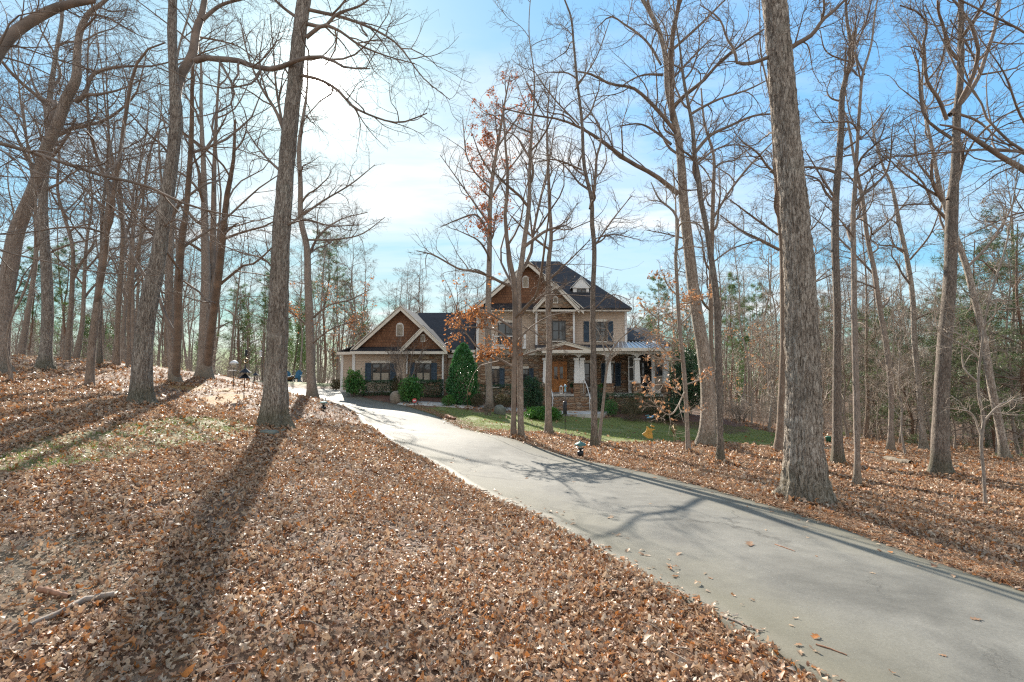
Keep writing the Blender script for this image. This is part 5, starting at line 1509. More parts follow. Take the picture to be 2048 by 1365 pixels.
rm.slab([(sa[0] + .002, 35.5, sa[1] + .07), (sa[0] + .002, 32.0, sa[1] + .07), (sr[0], 32.0, sr[1] + .05), (sr[0], 35.5, sr[1] + .05)], .08)
rm.build('roof', M['roof'], house)['label'] = 'dark hip roof of the main block'
gable('gable', (ga[0], ga[1] - .1), (gl[0] + .2, gl[1]), (gr[0] - .2, gr[1]), 32.75, 32.85, 'shake')
rakes(ga, gl, gr, 32.42, w=.3)
gable('gable', (sa[0], sa[1] - .08), (sl[0] + .1, sl[1]), (sr[0] - .1, sr[1]), 32.3, 32.4, 'stone')
rakes(sa, sl, sr, 32.12, w=.27)
MB().add([(gl[0], 32.36, zee + .02), (sl[0], 32.36, zee + .02), (sl[0], 32.74, zee + .3), (gl[0] + .3, 32.74, zee + .3)], [(0, 1, 2, 3)]).build('pent_roof', M['roof'], house)
vent(1051, 552, 576, 12, 32.75)
vent(1111, 593, 607, 10, 32.3)
# dormer
dy = 33.9
x0, x1, z0, z1 = rect(1146, 1178, 577, 600, dy)
dm = hb('dormer', 'white', (x0, x1, dy, dy + 3, z0 - .4, z1))
xa = (x0 + x1) / 2; za = Z(556, dy)
MB().prism_y([(x0 - .08, z1), (x1 + .08, z1), (xa, za)], dy - .08, dy + 3).build('gable', M['white'], dm)
dr = MB()
dr.slab([(xa, dy - .14, za + .08), (xa, dy + 3.2, za + .08), (x0 - .2, dy + 3.2, z1 + .0), (x0 - .2, dy - .14, z1 + .0)], .05)
dr.slab([(xa + .002, dy + 3.2, za + .08), (xa + .002, dy - .14, za + .08), (x1 + .2, dy - .14, z1 + .0), (x1 + .2, dy + 3.2, z1 + .0)], .05)
dr.build('dormer_roof', M['white'], dm)
window(1154, 1172, 578, 593, dy, parent=None, header=False, label='small dormer window')
# upper windows
window(996, 1026, 646, 690, YM)
window(1104, 1131, 642, 682, YB, header=False, label='tall stone framed casement above the entry')
xw0, xw1, zw0, zw1 = rect(1104, 1131, 642, 682, YB)
ar = [(xw0 - .12, zw1 + .01), (xw1 + .12, zw1 + .01)] + [((xw0 + xw1) / 2 + (xw1 - xw0 + .24) / 2 * cos(a), zw1 + .01 + .22 * sin(a)) for a in np.linspace(0, pi, 9)[1:-1]]
MB().prism_y(ar, YB - .05, YB - .002).build('arch_lintel', M['stone'], house)
window(1188, 1213, 644, 683, YM)
shutter(1167, 1178, 643, 684, YM); shutter(1215, 1226, 643, 684, YM)
# balcony box under the left upper window
bx0, bx1, bz0, bz1 = rect(985, 1052, 672, 698, 32.2)
bal = hb('balcony', 'white', (bx0, bx1, 32.2, YM - .002, bz0, bz0 + .14))
for xx in (bx0 + .07, bx1 - .07):
    hb('post', 'white', (xx - .07, xx + .07, 32.21, 32.35, bz0 + .145, bz1 + .1), parent=bal)
hb('rail', 'white', (bx0 + .15, bx1 - .15, 32.24, 32.31, bz1 - .06, bz1), (bx0 + .15, bx1 - .15, 32.24, 32.31, bz0 + .22, bz0 + .27), parent=bal)
for k in range(9):
    xx = bx0 + .3 + (bx1 - bx0 - .6) * k / 8
    hb('baluster', 'dark', (xx - .012, xx + .012, 32.262, 32.288, bz0 + .272, bz1 - .062), parent=bal)
# ground floor windows
window(983, 998, 738, 774, YM + .02, mull=False); shutter(999, 1009, 737, 775, YM + .02)
window(1044, 1057, 738, 774, YM + .02, mull=False); shutter(1058, 1067, 737, 775, YM + .02)
window(1164, 1180, 726, 774, YM + .02, mull=False); shutter(1154, 1163, 725, 774, YM + .02)
window(1211, 1228, 727, 773, YM + .02, mull=False); shutter(1202, 1210, 726, 773, YM + .02); shutter(1230, 1241, 726, 773, YM + .02)

# ---- porch
zfl = Z(788, YP)
px0, px1 = X(1086, YP), X(1340, YP)
gz = -1.9
hb('porch_floor', 'walk', (px0, px1, YP - .25, YM - .003, zfl - .14, zfl))
hb('porch_base', 'stone', (px0 + .1, px1 - .1, YP - .1, YM - .006, gz, zfl - .143))
# steps
sxa, sxb = X(1104, 30), X(1180, 30)
stp = MB()
for k in range(5):
    zt = zfl - .02 - .165 * (k + 1)
    stp.box(sxa - .1 * (k > 2), sxb + .1 * (k > 2), YP - .26 - .36 * (k + 1), YP - .262 - .36 * k, gz, zt)
stp.build('steps', M['stone'], house, bevel=.01)
# roof of the porch, fascia, arched beams
zt0, zt1 = Z(696, 30.0), Z(688, YM) - .05
pr0 = X(1073, 30.0); pr1 = X(1340, 30.0)
MB().slab([(X(1226, 30.0), 30.0, zt0 + .003), (pr1, 30.0, zt0 + .003), (pr1 - .2, 33.5, zt1 + .25), (X(1232, 33), 33.0, zt1 + .2)], .05).build('metal_roof', M['seam'], house)
sm = MB()
for k in range(12):
    f_ = k / 11
    xa_, xb_ = X(1226, 30.0) + f_ * (pr1 - X(1226, 30.0)), X(1232, 33) + f_ * (pr1 - .2 - X(1232, 33))
    sm.add([(xa_ - .02, 30.0, zt0 + .006), (xa_ + .02, 30.0, zt0 + .006), (xb_ + .02, 33.2, zt1 + .22), (xb_ - .02, 33.2, zt1 + .22),
            (xa_ - .02, 30.0, zt0 + .05), (xa_ + .02, 30.0, zt0 + .05), (xb_ + .02, 33.2, zt1 + .26), (xb_ - .02, 33.2, zt1 + .26)],
           [(4, 5, 6, 7), (0, 1, 5, 4), (1, 2, 6, 5), (3, 0, 4, 7), (2, 3, 7, 6)])
sm.build('roof_seam', M['white'], house)
MB().slab([(pr0, 30.0, zt0), (X(1226, 30.0) - .01, 30.0, zt0), (X(1226, YM), YM - .01, zt1), (pr0, YM - .01, zt1)], .06).build('porch_roof', M['roof'], house)
hb('fascia', 'trim', (pr0, pr1, 29.93, 29.99, zt0 - .2, zt0 - .01))
hb('porch_ceiling', 'soffit', (pr0 + .01, pr1 - .02, 30.2, YM - .08, zt0 - .16, zt0 - .1))
# beams arched between the columns
cols = [1091, 1157, 1216, 1273, 1331]
zb1 = zt0 - .2; zb0 = Z(717, YP)
for a, b_ in zip(cols[:-1], cols[1:]):
    xa_, xb_ = X(a, YP), X(b_, YP)
    nseg = 14
    low = [(xa_ + (xb_ - xa_) * i / nseg, zb0 + (zb1 - .14 - zb0) * math.sqrt(max(0, 1 - abs(2 * i / nseg - 1) ** 2.4))) for i in range(nseg + 1)]
    bm = MB()
    n_ = nseg + 1
    vs = [(x, YP - .12, z) for x, z in low] + [(x, YP - .12, zb1) for x, z in low] + [(x, YP + .12, z) for x, z in low] + [(x, YP + .12, zb1) for x, z in low]
    fs = []
    for i in range(nseg):
        fs += [(i, i + 1, n_ + i + 1, n_ + i), (2 * n_ + i + 1, 2 * n_ + i, 3 * n_ + i, 3 * n_ + i + 1), (i + 1, i, 2 * n_ + i, 2 * n_ + i + 1)]
    bm.add(vs, fs).build('arched_beam', M['white'], house)
hb('beam', 'white', (px1 - .35, px1 - .15, YP + .13, YM - .1, zb0 + .1, zb1))
for i, c in enumerate(cols):
    xs = [X(c, YP)] if i != 1 else [X(c - 4, YP), X(c + 6, YP)]
    zp = Z(767, YP)
    for xx in xs:
        cm_ = MB().frustum(xx, YP, zp + .005, zb0 - .12, .36, .27)
        cm_.box(xx - .19, xx + .19, YP - .19, YP + .19, zb0 - .118, zb0 + .02)
        cm_.build('column', M['white'], house, bevel=.012)
    w_ = .52 if i != 1 else .72
    xc = sum(xs) / len(xs)
    hb('pier', 'stone', (xc - w_ / 2, xc + w_ / 2, YP - .27, YP + .27, gz + .3, zp - .06), (xc - w_ / 2 - .04, xc + w_ / 2 + .04, YP - .31, YP + .31, zp - .058, zp))
# entry pediment
pa = (X(1131, 29.7), Z(685, 29.7)); pl = (X(1084, 29.7), Z(701, 29.7)); pr_ = (X(1182, 29.7), Z(701, 29.7))
gable('pediment', (pa[0], pa[1] - .12), (pl[0] + .25, pl[1] + .02), (pr_[0] - .25, pr_[1] + .02), 29.8, 29.88, 'shake')
hb('fascia', 'trim', (pl[0], pr_[0], 29.72, 29.79, pl[1] - .16, pl[1] + .02), (pl[0], pr_[0], 29.795, 29.925, pl[1] - .16, pl[1] - .1))
rakes(pa, (pl[0], pl[1] + .08), (pr_[0], pr_[1] + .08), 29.79, w=.16, t=.06)
pm = MB()
pm.slab([(pa[0], 29.66, pa[1] + .09), (pa[0], 32, pa[1] + .09), (pl[0] - .05, 32, pl[1] + .12), (pl[0] - .05, 29.66, pl[1] + .12)], .03)
pm.slab([(pa[0] + .002, 32, pa[1] + .09), (pa[0] + .002, 29.66, pa[1] + .09), (pr_[0] + .05, 29.66, pr_[1] + .12), (pr_[0] + .05, 32, pr_[1] + .12)], .03)
pm.build('pediment_roof', M['roof'], house)
# front door in its stone arch
x0, x1, z0, z1 = rect(1105, 1129, 728, 787, YM)
dd = hb('door', 'door', (x0, x1, YM - .05, YM + .015, z0, z1), label='honey coloured wooden double door with dark glass')
for a in (0.08, 0.54):
    w_ = (x1 - x0)
    hb('door_panel', 'door', (x0 + w_ * a, x0 + w_ * (a + .38), YM - .075, YM - .052, z0 + .15, z0 + .8), parent=dd, bevel=.01)
    hb('door_glass', 'glass', (x0 + w_ * (a + .06), x0 + w_ * (a + .32), YM - .065, YM - .052, z0 + .95, z1 - .2), parent=dd)
hb('handle', 'dark', ((x0 + x1) / 2 - .1, (x0 + x1) / 2 - .07, YM - .12, YM - .076, z0 + .85, z0 + 1.1), parent=dd)
hb('door_frame', 'door', (x0 - .16, x0 - .002, YM - .08, YM + .015, z0, z1 + .15), (x1 + .002, x1 + .16, YM - .08, YM + .015, z0, z1 + .15), (x0 - .002, x1 + .002, YM - .08, YM + .015, z1 + .002, z1 + .15), parent=dd)
# handrails
for sx_ in (X(1097, 30), X(1168, 30)):
    zt_ = zfl
    MB().tube([(sx_, YP - .3, zt_), (sx_, YP - .3, zt_ + .8), (sx_ + .03, YP - .42, zt_ + .88), (sx_ + .1, YP - 1.0, zt_ + .5), (sx_ + .14, YP - 1.75, zt_ - .05), (sx_ + .16, YP - 2.0, zt_ - .2)], .028, 8).tube([(sx_ + .14, YP - 1.75, zt_ - .06), (sx_ + .14, YP - 1.75, zt_ - .95)], .024, 8).build('handrail', M['white'], house, smooth=True)
# screened porch: door, dark opening, siding return
x0, x1, z0, z1 = rect(1256, 1268, 713, 787, 31.6)
sd = hb('screen_door', 'white', (x0, x0 + .06, 31.56, 31.6, z0, z1), (x1 - .06, x1, 31.56, 31.6, z0, z1), (x0 + .06, x1 - .06, 31.56, 31.6, z1 - .07, z1), (x0 + .06, x1 - .06, 31.56, 31.6, z0, z0 + .12),
        (x0 + .06, x1 - .06, 31.56, 31.6, z0 + .72, z0 + .8), (x0 + .06, x1 - .06, 31.56, 31.6, z0 + 1.6, z0 + 1.68))
hb('screen', 'screen', (x0 + .06, x1 - .06, 31.575, 31.585, z0 + .8, z1 - .07), parent=sd)
for k in range(4):
    xx = x0 + .1 + (x1 - x0 - .2) * k / 3
    hb('baluster', 'white', (xx - .015, xx + .015, 31.57, 31.59, z0 + .121, z0 + .719), parent=sd)
hb('screen_wall', 'screen', (x1 + .02, X(1301, 32.4), 32.38, 32.4, zfl + .01, zb0 + .2))
window(1282, 1297, 725, 752, 32.37, header=False, mull=False)
hb('sheltered_wall', 'shade_wall', (X(1262, YM), X(1301, YM), YM - .01, YM + 6, gz, zb0 + .5))
hb('post', 'white', (X(1302, 31.5), X(1308, 31.5), 31.4, 31.58, zfl + .005, zb0 + .25))
hb('wall', 'siding', (X(1309, 31.6), X(1338, 31.6), 31.6, 40, gz, zt0 - .17), label='tan siding wall at the right end of the porch')
hb('water_table', 'white', (X(1309, 31.6), X(1338, 31.6), 31.56, 31.598, zfl, zfl + .16))
window(1318, 1325, 730, 752, 31.6, header=False, mull=False, label='narrow window at the right end')
shutter(1312, 1317, 729, 752, 31.6)
# low roof behind the screened porch
lr = MB()
lz = Z(656, 36.0)
la, lb = (X(1250, 36), 36.0, lz), (X(1290, 36), 36.0, lz)
e0 = Z(691, 31.4) + .12
lr.slab([(X(1250, 33), 33.0, e0 + .35), (X(1345, 33), 33.0, e0), lb, la], .1)
lr.slab([(X(1345, 33), 33.0, e0), (X(1345, 33), 41, e0), lb], .1)
lr.slab([(X(1345, 33), 41, e0), (X(1250, 33), 41, e0), la, lb], .1)
lr.build('roof', M['roof'], house)['label'] = 'low dark hip roof behind the screened porch'
# ------------------------------------------------------------------ shrubs
def at(px, Y):
    x = (px - CX) / F * Y / (_c)          # close enough to the horizon line
    return x, Y


def cloud(rng, n, c, r, shape='dome', lump=0.22):
    """Points in the outer shell of a lumpy dome, cone or box."""
    u = norm(rng.normal(size=(n, 3)))
    k = rng.random(n) ** 0.35
    lf = 1 + lump * (vnoise(u[:, 0] * 3 + 7, u[:, 1] * 3 + u[:, 2] * 2.2 + 9, 0.7, int(rng.integers(1e6))) - 0.5) * 2
    if shape == 'dome':
        p = u * (k * lf)[:, None] * np.array(r)
        p[:, 2] = np.where(p[:, 2] < -r[2] * .75, -p[:, 2], p[:, 2])
    elif shape == 'cone':
        h = rng.random(n)
        prof = np.interp(h, [0, .08, .3, .62, .85, 0.95, 1], [.78, .95, 1.0, .82, .5, .28, .05])
        a = rng.uniform(0, 2 * pi, n)
        rr = prof * (0.55 + 0.45 * k) * (1 + lump * (vnoise(a * 2 + 5, h * 6 + 3, 0.6, 5) - .5) * 2)
        p = np.stack([np.cos(a) * rr * r[0], np.sin(a) * rr * r[1], (h * 2 - 1) * r[2]], -1)
    else:
        p = rng.uniform(-1, 1, (n, 3))
        ax = rng.integers(0, 3, n); sg = np.sign(rng.uniform(-1, 1, n))
        m_ = rng.random(n) < .8
        p[np.arange(n)[m_], ax[m_]] = (sg * rng.uniform(.82, 1.0, n))[m_]
        p = p * np.array(r) * (1 + .08 * (vnoise(p[:, 0] * 4 + 20, p[:, 2] * 3 + 20, .6, 3) - .5)[:, None] * 2)
    return p + np.array(c)


def shrub(name, label, px, Y, wpx, top, base, mat, n, leaf, shape='dome', depth=None, cat='shrub', group=None, seed=1, lump=.22):
    rng = np.random.default_rng(seed + int(px))
    x = X(px, Y, base)
    zb = float(T(x, Y)); zt = Z(top, Y)
    w = wpx / F * Y / 2
    dp = depth or w
    root = empty(name, (x, Y, zb), label, cat, group)
    hz = (zt - zb) / 2 + .06
    C = cloud(rng, n, (x, Y, zb + hz - .05), (w, dp, hz), shape, lump)
    V, q_ = leaf_cards(rng, C, leaf, droop=-.3, fold=.35)
    tone = np.clip(vnoise(C[:, 0] * 1 + 30, C[:, 2] * 1 + C[:, 1] + 30, .35, seed + 3) * .6 + rng.random(n) * .4, 0, 1)
    mesh_np('foliage', V, q_, M[mat], root, smooth=False, attrs=[('rnd', 'FACE', tone)])
    st = np.array([[[x + rng.normal() * w * .12, Y + rng.normal() * dp * .12, zb - .05] for _ in range(1)][0] for _ in range(7)])
    en = np.array([[x + rng.uniform(-.7, .7) * w, Y + rng.uniform(-.7, .7) * dp, zb + hz * rng.uniform(1.0, 1.7)] for _ in range(7)])
    tt = np.linspace(0, 1, 6)[None, :, None]
    Pn = st[:, None] * (1 - tt) + en[:, None] * tt
    V, q_ = tube_np(Pn, np.tile(np.linspace(.022, .008, 6), (7, 1)), 5)
    mesh_np('stems', V, q_, M['bark_far'], root)
    return root


shrub('nandina_shrub', 'tall nandina shrub at the left corner of the garage wing', 708, 29.3, 38, 744, 792, 'nandina', 2600, .12, seed=2, lump=.4)
shrub('nandina_shrub', 'bushy nandina shrub by the driveway boulder, in front of the garage windows', 821, 27.4, 44, 759, 808, 'nandina', 3600, .12, seed=3, lump=.35)
shrub('hedge', 'clipped dark hedge under the left garage window', 757, 30.0, 60, 764, 791, 'dark_green', 4200, .07, 'box', .5, 'hedge', seed=4)
shrub('hedge', 'clipped dark hedge under the right garage window', 863, 29.7, 46, 763, 791, 'dark_green', 3600, .07, 'box', .5, 'hedge', seed=5)
shrub('hedge', 'clipped dark hedge under the ground floor windows left of the entry', 985, 29.9, 92, 772, 800, 'dark_green', 5200, .07, 'box', .5, 'hedge', seed=6)
shrub('hedge', 'low clipped hedge along the foot of the porch', 1262, 28.9, 112, 790, 816, 'dark_green', 6000, .07, 'box', .55, 'hedge', seed=7)
shrub('holly_tree', 'tall glossy conical holly beside the recessed wall', 926, 28.2, 62, 692, 808, 'holly', 9000, .13, 'cone', cat='holly', seed=8, lump=.16)
shrub('holly_tree', 'dark glossy holly at the right end of the house', 1378, 29.5, 74, 704, 830, 'dark_green', 6500, .13, 'dome', cat='holly', seed=9)
shrub('shrub', 'small bright green mound at the foot of the conical holly', 897, 26.9, 30, 793, 811, 'bright_green', 1500, .06, seed=10, lump=.1)
shrub('shrub', 'clipped brown mound left of the red leaf oak trunk', 955, 27.4, 28, 790, 812, 'brown_shrub', 2200, .05, seed=11, lump=.07)
shrub('shrub', 'clipped brown mound right of the red leaf oak trunk, behind the boulder', 1004, 27.0, 37, 790, 814, 'brown_shrub', 2800, .05, seed=12, lump=.07)
shrub('shrub', 'large clipped brown mound before the porch hedge', 1265, 26.6, 46, 799, 830, 'brown_shrub', 3400, .05, seed=13, lump=.06)
shrub('shrub', 'clipped brown mound at the right end of the porch hedge', 1314, 26.9, 44, 799, 830, 'brown_shrub', 3200, .05, seed=14, lump=.08)
shrub('shrub', 'dark feathery evergreen shrub left of the porch steps', 1066, 27.6, 48, 762, 816, 'dark_green', 4200, .10, seed=15, lump=.35)
shrub('shrub', 'low bright green shrub on the lawn behind the slim brown trunk', 1086, 25.0, 74, 818, 846, 'bright_green', 3800, .11, seed=16, lump=.3)
shrub('shrub', 'small dark shrub right of the porch steps', 1200, 28.4, 24, 778, 816, 'dark_green', 1600, .08, seed=17, lump=.3)
shrub('shrub', 'little green azalea right of the walkway pad', 1222, 27.6, 30, 803, 822, 'nandina', 1200, .07, seed=18, lump=.3)
shrub('shrub', 'dark evergreen shrub under the tan leaves right of the porch', 1345, 27.6, 60, 800, 838, 'dark_green', 3400, .09, seed=19, lump=.3)
shrub('shrub', 'greenish brown shrub between the two garage windows', 796, 29.4, 24, 757, 792, 'brown_shrub', 1500, .09, seed=20, lump=.4)
shrub('shrub', 'low mixed shrub at the driveway end, left of the garage corner', 672, 36, 22, 762, 778, 'brown_shrub', 900, .1, seed=21, lump=.4)


def bare_shrub(name, label, px, Y, base, height, spread, ns, mat, seed, dens=(7, 6), cat='shrub'):
    rng = np.random.default_rng(seed)
    x = X(px, Y, base); z0 = float(T(x, Y))
    root = empty(name, (x, Y, z0), label, cat)
    st = []
    for k in range(ns):
        a = 2 * pi * k / ns + rng.uniform(-.4, .4); s = spread * rng.uniform(.45, 1)
        end = np.array([x + cos(a) * s, Y + sin(a) * s, z0 + height * rng.uniform(.65, 1)])
        s0 = np.array([x + cos(a) * .12, Y + sin(a) * .12, z0 - .05])
        t_ = np.linspace(0, 1, 10)[:, None]
        mid = s0 + (end - s0) * t_; mid[:, 2] += (np.sin(t_[:, 0] * pi) * height * .12)
        mid[1:-1] += rng.normal(size=(8, 3)) * .03
        st.append(mid)
    st = np.array(st); R = np.tile(np.linspace(.03, .008, 10), (ns, 1)); L = np.full(ns, height)
    V, q_ = tube_np(st, R, 7)
    mesh_np('stems', V, q_, M[mat], root)
    P1, R1, L1 = grow(rng, st, R, L, dens[0], .3, 1, .38, (.3, .8), .007, .06, 7, .15, .006)
    P2, R2, L2 = grow(rng, P1, R1, L1, dens[1], .1, 1, .5, (.3, .8), .005, .05, 5, .17, .0045)
    V, q_ = join_geo([tube_np(P1, R1, 4), tube_np(P2, R2, 3)])
    mesh_np('crown', V, q_, M['twig_pale' if mat == 'bark_smooth' else 'twig'], root)


bare_shrub('crape_myrtle', 'bare many stemmed crape myrtle in front of the garage gable', 808, 29.2, 790, 3.5, 1.35, 9, 'bark_brown', 50, (9, 7), 'small tree')
bare_shrub('bare_shrub', 'pale leafless rounded bush beyond the lawn end', 1482, 29.0, 848, 1.1, 1.0, 14, 'bark_smooth', 51, (8, 7))
bare_shrub('bare_shrub', 'little dry twiggy shrub at the foot of the red leaf oak', 975, 24.6, 826, .6, .3, 8, 'bark_brown', 52)

# ------------------------------------------------------------------ stones and wood
M['rock'] = plain('weathered_stone', (0.27, 0.22, 0.165), 0.85, var=.4, scale=5, bump=.6)
M['rock_grey'] = plain('grey_stone', (0.15, 0.155, 0.125), 0.85, var=.35, scale=6, bump=.6)
M['logwood'] = plain('reddish_wood', (0.26, 0.13, 0.075), 0.85, var=.4, scale=9, bump=.5)
M['stick'] = plain('grey_stick_bark', (0.27, 0.21, 0.165), 0.8, var=.35, scale=14, bump=.5)


def rock(name, label, px, py, wpx, hpx, mat, seed, flat=False, group=None):
    rng = np.random.default_rng(seed)
    p = hit(px, py); Y = p[1]
    w = wpx / F * Y / 2; h = hpx / F * Y
    nu, nv = 18, 10
    V = []
    ks = rng.normal(size=(7, 3)) * 2.2; ph = rng.uniform(0, 6, 7)
    for j in range(nv + 1):
        th = pi * j / nv
        for i in range(nu):
            a = 2 * pi * i / nu
            d = np.array([sin(th) * cos(a), sin(th) * sin(a), cos(th)])
            r = 1 + .09 * np.sin(ks @ d + ph).sum() / 1.6
            d2 = np.sign(d) * np.abs(d) ** (.75 if not flat else .55)
            V.append([p[0] + d2[0] * r * w, Y + d2[1] * r * w * .8, p[2] + h * .25 + d2[2] * r * h * .75])
    V = np.array(V)
    i, j = np.meshgrid(np.arange(nu), np.arange(nv), indexing='ij')
    q_ = np.stack([j * nu + i, (j + 1) * nu + i, (j + 1) * nu + (i + 1) % nu, j * nu + (i + 1) % nu], -1).reshape(-1, 4)
    o = mesh_np(name, V, q_, M[mat], origin=(p[0], Y, p[2]))
    return tag(o, label, 'stone', group)


rock('boulder', 'tan boulder at the driveway edge before the garage', 794, 804, 28, 20, 'rock', 1)
rock('boulder', 'rounded dark boulder at the foot of the red leaf oak', 1000, 829, 24, 17, 'rock_grey', 2)
rock('flat_stone', 'flat grey green stone slab leaning on the foot of the sunlit oak', 537, 870, 32, 9, 'rock_grey', 3, True)
rock('stone', 'small stone on the right of the slab at the sunlit oak', 566, 866, 14, 8, 'rock_grey', 4)
for k, (px, py, w) in enumerate([(1742, 911, 14), (1758, 917, 13), (1898, 930, 16), (1914, 936, 11), (1930, 932, 13), (1655, 900, 10), (1805, 912, 9)]):
    rock('stone', ['mossy stone lying in the leaves left of the log', 'pale stone touching the left end of the log', 'stone right of the stout dark oak, nearest to it', 'small stone between two others right of the stout dark oak', 'farthest stone right of the stout dark oak',
                   'small stone beside the mossy dark trunk', 'small stone behind the log'][k], px, py, w, w * .45, 'rock_grey', 10 + k)


def stick(name, label, pts, r0, r1, mat='stick', cat='stick', n=7, lift=0.02, group=None):
    P3 = []
    for px, py in pts:
        h_ = hit(px, py); P3.append([h_[0], h_[1], h_[2] + lift])
    P3 = resample(np.array(P3), 14)
    rng = np.random.default_rng(int(pts[0][0]))
    P3[1:-1] += rng.normal(size=(12, 3)) * r0 * .16
    V, q_ = tube_np(P3[None], np.linspace(r0, r1, 14)[None] * (1 + .07 * rng.normal(size=(1, 14))), n)
    o = mesh_np(name, V, q_, M[mat], origin=P3[0])
    return tag(o, label, cat, group)


stick('fallen_branch', 'weathered grey branch lying in the leaves at lower left', [(60, 1262), (120, 1235), (165, 1212), (228, 1199)], .014, .022, lift=.03, cat='branch')
stick('fallen_branch', 'short reddish branch on the bare soil at lower left', [(78, 1188), (105, 1196), (138, 1203)], .02, .014, 'logwood', lift=.03, cat='branch')
stick('fallen_branch', 'bare crooked twig at the left edge of the driveway', [(1448, 1240), (1475, 1250), (1500, 1262), (1526, 1268)], .007, .004, lift=.018, cat='branch')
stick('stick', 'thin reddish stick on the concrete in the foreground', [(1632, 1294), (1660, 1303), (1694, 1316)], .005, .003, 'logwood', lift=.015)
stick('stick', 'dark straight stick lying on the middle of the driveway', [(1550, 1092), (1570, 1099), (1590, 1106)], .006, .004, 'logwood', lift=.015)
stick('log', 'short brown log lying on the leaves in the right woods', [(1772, 922), (1800, 928), (1822, 931)], .10, .085, 'bark_brown', cat='log', n=12, lift=.06)
stick('fallen_branch', 'dark chunk of wood on the lawn beside the driveway', [(893, 838), (902, 841), (910, 843)], .1, .06, 'bark_dark' if False else 'logwood', cat='branch', lift=.08)

# ------------------------------------------------------------------ lights, feeders, ornaments
M['verdigris'] = plain('green_copper', (0.07, 0.16, 0.145), 0.45, 0.4, var=.25, scale=14)
M['lamp_glass'] = plain('frosted_lamp_glass', (0.45, 0.44, 0.38), 0.25)
M['blue_plastic'] = plain('blue_plastic', (0.012, 0.11, 0.20), 0.4)
M['red_sign'] = plain('red_sign_paint', (0.62, 0.06, 0.055), 0.4)
M['yellow'] = plain('yellow_painted_metal', (0.50, 0.30, 0.055), 0.5, var=.35, scale=14)
M['rust'] = plain('bronze_wire', (0.24, 0.17, 0.08), 0.45, .6)
M['pale_blue'] = plain('pale_blue_paint', (0.22, 0.42, 0.58), 0.4)
M['clay'] = plain('clay_pot', (0.28, 0.13, 0.075), 0.7)
M['green_bin'] = plain('green_plastic', (0.02, 0.12, 0.07), 0.45)


def path_light(label, px, py, hpx):
    p = hit(px, py); h = hpx / F * p[1]; x, y, z = p
    r = empty('path_light', p, label, 'path light', 'path lights along the driveway')
    MB().lathe(x, y, [(.028, z - .05), (.03, z + h * .1), (.075, z + h * .11), (.08, z + h * .36), (.06, z + h * .4), (.03, z + h * .41), (.03, z + h * .5)], 14).build('base', M['dark'], r, True)
    MB().lathe(x, y, [(.055, z + h * .5), (.085, z + h * .53), (.085, z + h * .57), (.05, z + h * .58)], 14).build('collar', M['dark'], r, True)
    MB().lathe(x, y, [(.05, z + h * .58), (.05, z + h * .76)], 12).build('lamp_glass', M['lamp_glass'], r, True)
    MB().lathe(x, y, [(.0, z + h * .75), (.15, z + h * .755), (.155, z + h * .775), (.10, z + h * .87), (.05, z + h * .93), (.02, z + h * .95), (.018, z + h), (.0, z + h * 1.01)], 20).build('lamp_shade', M['verdigris'], r, True)


path_light('green capped path light in the leaves at the right driveway edge', 1161, 916, 33)
path_light('small path light on the left edge of the far driveway bend', 647, 821, 19)


def baffle_pole(label, px, py, Y, top, baffles, tilt=0.0, feeder=None):
    x = X(px, Y, py); z = float(T(x, Y)); zt = Z(top, Y)
    r = empty('bird_feeder_pole', (x, Y, z), label, 'bird feeder', 'bird feeder poles left of the driveway')
    f_ = lambda zz: x + tilt * (zz - z)
    MB().tube([(f_(z - .1), Y, z - .1), (f_((z + zt) / 2), Y, (z + zt) / 2), (f_(zt), Y, zt)], .012, 8).build('pole', M['dark'], r, True)
    for by, w in baffles:
        zb = Z(by, Y); rr = w / F * Y / 2
        MB().lathe(f_(zb), Y, [(rr, zb - rr * .72), (rr * 1.0, zb - rr * .70), (.02, zb), (.016, zb + .03)], 24).build('squirrel_baffle', M['dark'], r)
    if feeder:
        a, b_, w = feeder
        z1, z0 = Z(a, Y), Z(b_, Y); rr = w / F * Y / 2
        MB().lathe(f_(z0), Y, [(rr * 1.3, z0), (rr * 1.3, z0 + .03), (rr, z0 + .035), (rr, z1 - .06), (rr * 1.2, z1 - .05), (.02, z1)], 16).build('feeder', M['dark'], r)
    return r, f_, z


r_, f_, z_ = baffle_pole('feeder pole with two stacked black cone baffles on the left lawn', 487, 806, 16.2, 703, [(737, 24), (748, 25)], .03, (700, 712, 5))
Yr = 16.2; zc_ = Z(722, Yr); rg_ = .085
MB().tube([(f_(zc_) + rg_ * cos(a), Yr - .02, zc_ + rg_ * .8 * sin(a)) for a in np.linspace(0, 2 * pi, 25)], .022, 8).build('ring_feeder', M['rust'], r_, True)
baffle_pole('leaning feeder pole with one small black cone baffle', 506, 777, 22.0, 732, [(746, 15)], .16)
